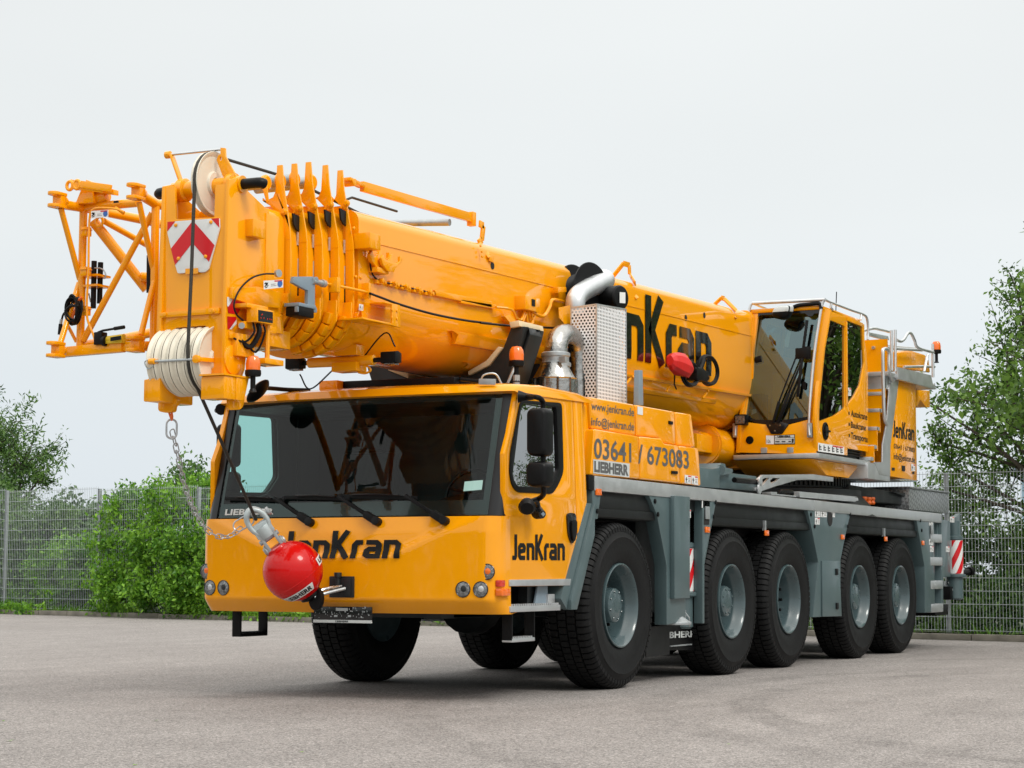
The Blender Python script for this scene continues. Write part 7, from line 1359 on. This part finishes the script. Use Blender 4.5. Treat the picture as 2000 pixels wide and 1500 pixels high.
mm_ = MB(); c = Vector((5.803,-0.978,3.609)); mm_.box(c - Vector((.02, .16, .09)), c + Vector((.02, .16, .09))); mm_.tube(curve([c + Vector((0, 0, .09)), c + Vector((0, .0, .17)), c + Vector((0, -.06, .22)), c + Vector((0, -.28, .23))], 4), .015, 8); mm_.build('inside_mirror', BLK, OP, bevel=.02)
# wiper with its arms and base
g = lambda *px: None
m = MB(); W3 = lambda P: [(p[0] - .03, p[1], p[2]) for p in P]
for a, b, ww_ in ((W3([(5.449,-0.791,2.652),(5.483,-0.853,2.895)]), 0, .03), (W3([(5.483,-0.853,2.895),(5.562,-1.057,3.458)]), 0, .014), (W3([(5.449,-0.841,2.651),(5.496,-0.962,2.985)]), 0, .03), (W3([(5.496,-0.962,2.985),(5.55,-1.116,3.374)]), 0, .018), (W3([(5.45,-0.862,2.657),(5.523,-1.081,3.184)]), 0, .012), (W3([(5.611,-1.15,3.81),(5.561,-1.113,3.456)]), 0, .03), (W3([(5.561,-1.113,3.456),(5.489,-1.069,2.941)]), 0, .03)): m.bar(a[0], a[1], ww_, .02, up=(1, 0, 0))
c = Vector(W3([(5.559,-1.1,3.443)])[0]); m.box(c - Vector((.02, .09, .07)), c + Vector((.02, .07, .05))); c = Vector(W3([(5.56,-1.162,3.446)])[0]); m.box(c - Vector((.02, .04, .08)), c + Vector((.02, .03, .06))); m.build('wiper', BLK, OP, bevel=.003)
fplate([(5.448,-0.704,2.644),(5.433,-0.768,2.534),(5.432,-0.895,2.53),(5.447,-0.971,2.636),(5.452,-0.861,2.67)], .012, BLG, 'wiper_base', off=-.028, bevel=.003)
m = MB()
for p in [(5.446,-0.757,2.626),(5.445,-0.877,2.625),(5.437,-0.816,2.564)]: m.lathe([(.010, 0), (.010, .006)], (p[0] - .028, p[1], p[2]), (-1, 0, 0), 8)
m.build('base_screw', CHR, OP)
m = MB(); p = roundpoly([(a[1], a[2]) for a in [(5.514,-1.114,3.115),(5.513,-1.15,3.113),(5.501,-1.151,3.025),(5.501,-1.114,3.027)]], .015); m.plate(p, 'x', 5.50, 5.51); m.build('sensor_patch', BLK, OP)
# plates and lamps on the front panel
pq = lambda P, o=-.016: [(p[0] + o, p[1], p[2]) for p in P]
nm = lambda mbx, name, mat, par=OP: mbx.build(name, mat, par, fixn=False)
g1 = pq([(5.417,-0.713,2.419),(5.416,-0.806,2.414),(5.429,-0.803,2.51),(5.43,-0.709,2.516)]); o = nm(MB().add(g1, [(0, 1, 2, 3)]), 'noise_plate', WHT); m = MB(); f1 = quadmap(*g1); lettering(m, '106', lambda u, v: f1(.08 + .5 * u, .12 + .42 * v) + Vector((-.002, 0, 0))); nm(m, 'print', GRY, o)
g2 = pq([(5.416,-0.809,2.411),(5.415,-1.053,2.407),(5.43,-1.049,2.518),(5.43,-0.805,2.517)]); o = nm(MB().add(g2, [(0, 1, 2, 3)]), 'type_plate', INK); g3 = pq([(5.417,-0.816,2.419),(5.416,-1.046,2.416),(5.425,-1.044,2.48),(5.425,-0.814,2.481)], -.018); nm(MB().add(g3, [(0, 1, 2, 3)]), 'plate_field', SLV, o); g5 = pq([(5.426,-0.813,2.487),(5.426,-1.043,2.485),(5.429,-1.042,2.511),(5.429,-0.813,2.511)], -.018); nm(MB().add(g5, [(0, 1, 2, 3)]), 'plate_field', SLV, o)
f2 = quadmap(*pq([(5.426,-0.847,2.49),(5.426,-1.001,2.488),(5.429,-1.001,2.507),(5.429,-0.846,2.509)], -.020)); m = MB(); lettering(m, 'LIEBHERR', f2, bold=.05); f3 = quadmap(*pq(g3, -.002))
for u0, v0, u1, v1 in ((.03, .3, .25, .45), (.35, .3, .55, .45), (.7, .3, .85, .45), (.05, .7, .9, .74), (.03, .1, .95, .14), (.88, .15, .97, .85)): m.add([f3(u0, v0), f3(u1, v0), f3(u1, v1), f3(u0, v1)], [(0, 1, 2, 3)])
nm(m, 'print', INK, o)
m = MB(); c = (5.423,-0.518,2.468); m.lathe([(.045, 0), (.045, .012), (.03, .014), (.03, .006)], (c[0] - .012, c[1], c[2]), (-1, 0, 0), 18); m.build('socket', BLK, OP)
m = MB()
for c in [(5.407,-0.693,2.347),(5.406,-1.003,2.343)]: m.box((c[0] - .03, c[1] - .035, c[2] - .03), (c[0] - .01, c[1] + .035, c[2] + .03))
m.build('screen_clip', STE, OP, bevel=.003)
m = MB(); c = Vector((5.456,-0.423,2.699)); m.box(c - Vector((.10, .07, .06)), c + Vector((.0, .07, .06))); o = m.build('work_lamp', BLK, OP, bevel=.01); m = MB(); m.box(c - Vector((.104, .055, .045)), c - Vector((.101, -.055, -.045))); m.build('lens', LNS, o)
m = MB(); c = (5.674,2.563); m.lathe([(.10, 0), (.10, .012), (.085, .018), (.08, .006)], (c[0], -1.311, c[1]), (0, -1, 0), 28); m.bar((c[0] - .09, -1.325, c[1]), (c[0] + .09, -1.325, c[1]), .02, .05, up=(0, -1, 0)); m.build('door_latch', BLK, OP)
m = MB(); m.lathe([(.06, 0), (.06, .002)], (c[0] + .02, -1.3275, c[1] - .0), (0, -1, 0), 20); m.build('latch_cup', GRD, OP)
g = [(5.418,-1.312,2.322),(6.343,-1.312,2.331),(6.347,-1.312,2.423),(5.422,-1.312,2.419)]; sticker(OP, [(p[0], -1.313, p[2]) for p in g], 3); g = [(6.52,-1.31,3.025),(6.678,-1.31,3.038),(6.682,-1.31,3.129),(6.524,-1.31,3.123)]; sticker(OP, [(p[0], -1.30, p[2]) for p in g])
m = MB(); oq = lambda P: quadmap(*[(p[0], -1.3125, p[2]) for p in P])
for tx, P_ in (('Autokrane', [(6.623,-1.312,2.797),(7.254,-1.312,2.793),(7.258,-1.313,2.872),(6.626,-1.312,2.873)]), ('Baukrane', [(6.617,-1.312,2.664),(7.191,-1.312,2.663),(7.194,-1.313,2.737),(6.62,-1.312,2.738)]), ('Transporte', [(6.611,-1.312,2.539),(7.259,-1.312,2.525),(7.263,-1.312,2.606),(6.614,-1.312,2.613)])): lettering(m, tx, oq(P_), bold=.02, vbox=(0, .73))
for c in [(6.552,2.826),(6.555,2.698),(6.55,2.567)]: m.box((c[0] - .02, -1.3135, c[1] - .018), (c[0] + .02, -1.312, c[1] + .018))
m.build('service_lettering', INK, OP, fixn=False)
m = MB(); m.plate([(6.604,2.419),(7.386,2.414),(7.384,2.376),(6.6,2.335)], 'y', -1.27, -.47)
for k in range(4): m.box((6.45, -1.30, 2.34 + .03 * k), (7.1, -1.275, 2.352 + .03 * k))
m.build('vent_louvre', BLK, OP)
# platform under the cab
m = MB(); zc = 2.30; pf = [(5.30, -1.36), (7.20, -1.36), (7.20, -.38), (5.30, -.36)]; m.plate(pf, 'z', 2.245, 2.298); m.build('cab_platform', ALU, OP, bevel=.006)
m = MB(); m.plate([(5.40, 2.243), (7.1, 2.243), (6.7, 2.08), (5.9, 2.08)], 'y', -1.25, -.3); m.build('cab_support', YEL, OP, bevel=.01)
# guard tubes round the roof, roof mirror, aerial
tl = lambda px: [(p[0] - .05, p[1], p[2]) for p in px]
m = MB(); L_ = tl([(5.431,-0.353,2.523),(5.453,-0.356,2.68),(5.508,-0.36,3.078),(5.57,-0.384,3.519),(5.612,-0.429,3.823),(5.638,-0.472,4.009),(5.643,-0.499,4.043)]); m.tube(curve(L_, 4), .016, 12); R_ = tl([(5.428,-1.23,2.497),(5.443,-1.22,2.612),(5.494,-1.225,2.975),(5.556,-1.254,3.421),(5.606,-1.295,3.774),(5.634,-1.326,3.979),(5.641,-1.359,4.032)]); m.tube(curve(R_, 4), .016, 12)
a, b = L_[-1], R_[-1]; m.tube([a, b], .020, 12); S_ = [(5.79,-1.31,4.053),(5.96,-1.31,4.046),(6.71,-1.31,4.045),(7.172,-1.31,4.048),(7.312,-1.31,4.007),(7.343,-1.31,3.866),(7.324,-1.31,3.763)]; m.tube(curve([b] + S_[1:], 4), .015, 12); m.tube([(a[0], a[1], a[2] + .0), (7.0, a[1] + .02, a[2] - .02)], .015, 10)
m.tube([(5.96,-1.31,4.039),(5.937,-1.31,3.988),(6,-1.31,3.968)], .015, 8); m.tube([(7.078,-1.31,4.038),(7.052,-1.31,3.97)], .015, 8); m.build('guard_rail', ALU, OP, smooth=60)
m = MB()
for P_ in (L_, R_): m.box(tuple(Vector(P_[0]) + Vector((.0, -.03, -.02))), tuple(Vector(P_[0]) + Vector((.06, .03, .14))))
m.build('rail_bracket', STE, OP, bevel=.006)
m = MB(); rr = roundpoly([(p[1], p[2]) for p in [(5.52,-0.779,3.875),(5.531,-0.812,3.956),(5.534,-0.875,3.977),(5.534,-1.019,3.974),(5.526,-1.018,3.916),(5.515,-0.972,3.836),(5.511,-0.909,3.813),(5.515,-0.795,3.84)]], .04, 5); x_ = 5.50; ce = Vector((sum(a for a, _ in rr) / len(rr), sum(b for _, b in rr) / len(rr)))
m.loft([[(x_ + dx, ce.x + (a - ce.x) * k, ce.y + (b - ce.y) * k) for a, b in rr] for dx, k in ((-.12, .65), (-.10, .85), (-.05, .98), (0, 1), (.02, .97))]); o = m.build('roof_mirror', BLK, OP, smooth=60)
m = MB(); m.tube(curve([(5.583,-0.992,3.968),(5.586,-1.055,3.986),(5.586,-1.167,3.99),(5.586,-1.279,3.992),(5.584,-1.308,3.974),(5.577,-1.316,3.925)], 4), .022, 10); m.build('mirror_arm', BLK, o)
m = MB(); m.loft([[(x_ + dx, ce.x + (a - ce.x) * k, max(ce.y + (b - ce.y) * k, ce.y + .0)) for a, b in rr] for dx, k in ((-.124, .63), (-.104, .83), (-.052, .985), (-.0, 1.005))]); m.build('mirror_cap', SLV, o, smooth=60)
m = MB(); m.tube([(6.459,-1.2,4.015),(6.495,-1.2,4.243)], .006, 6); m.build('aerial', BLK, OP)
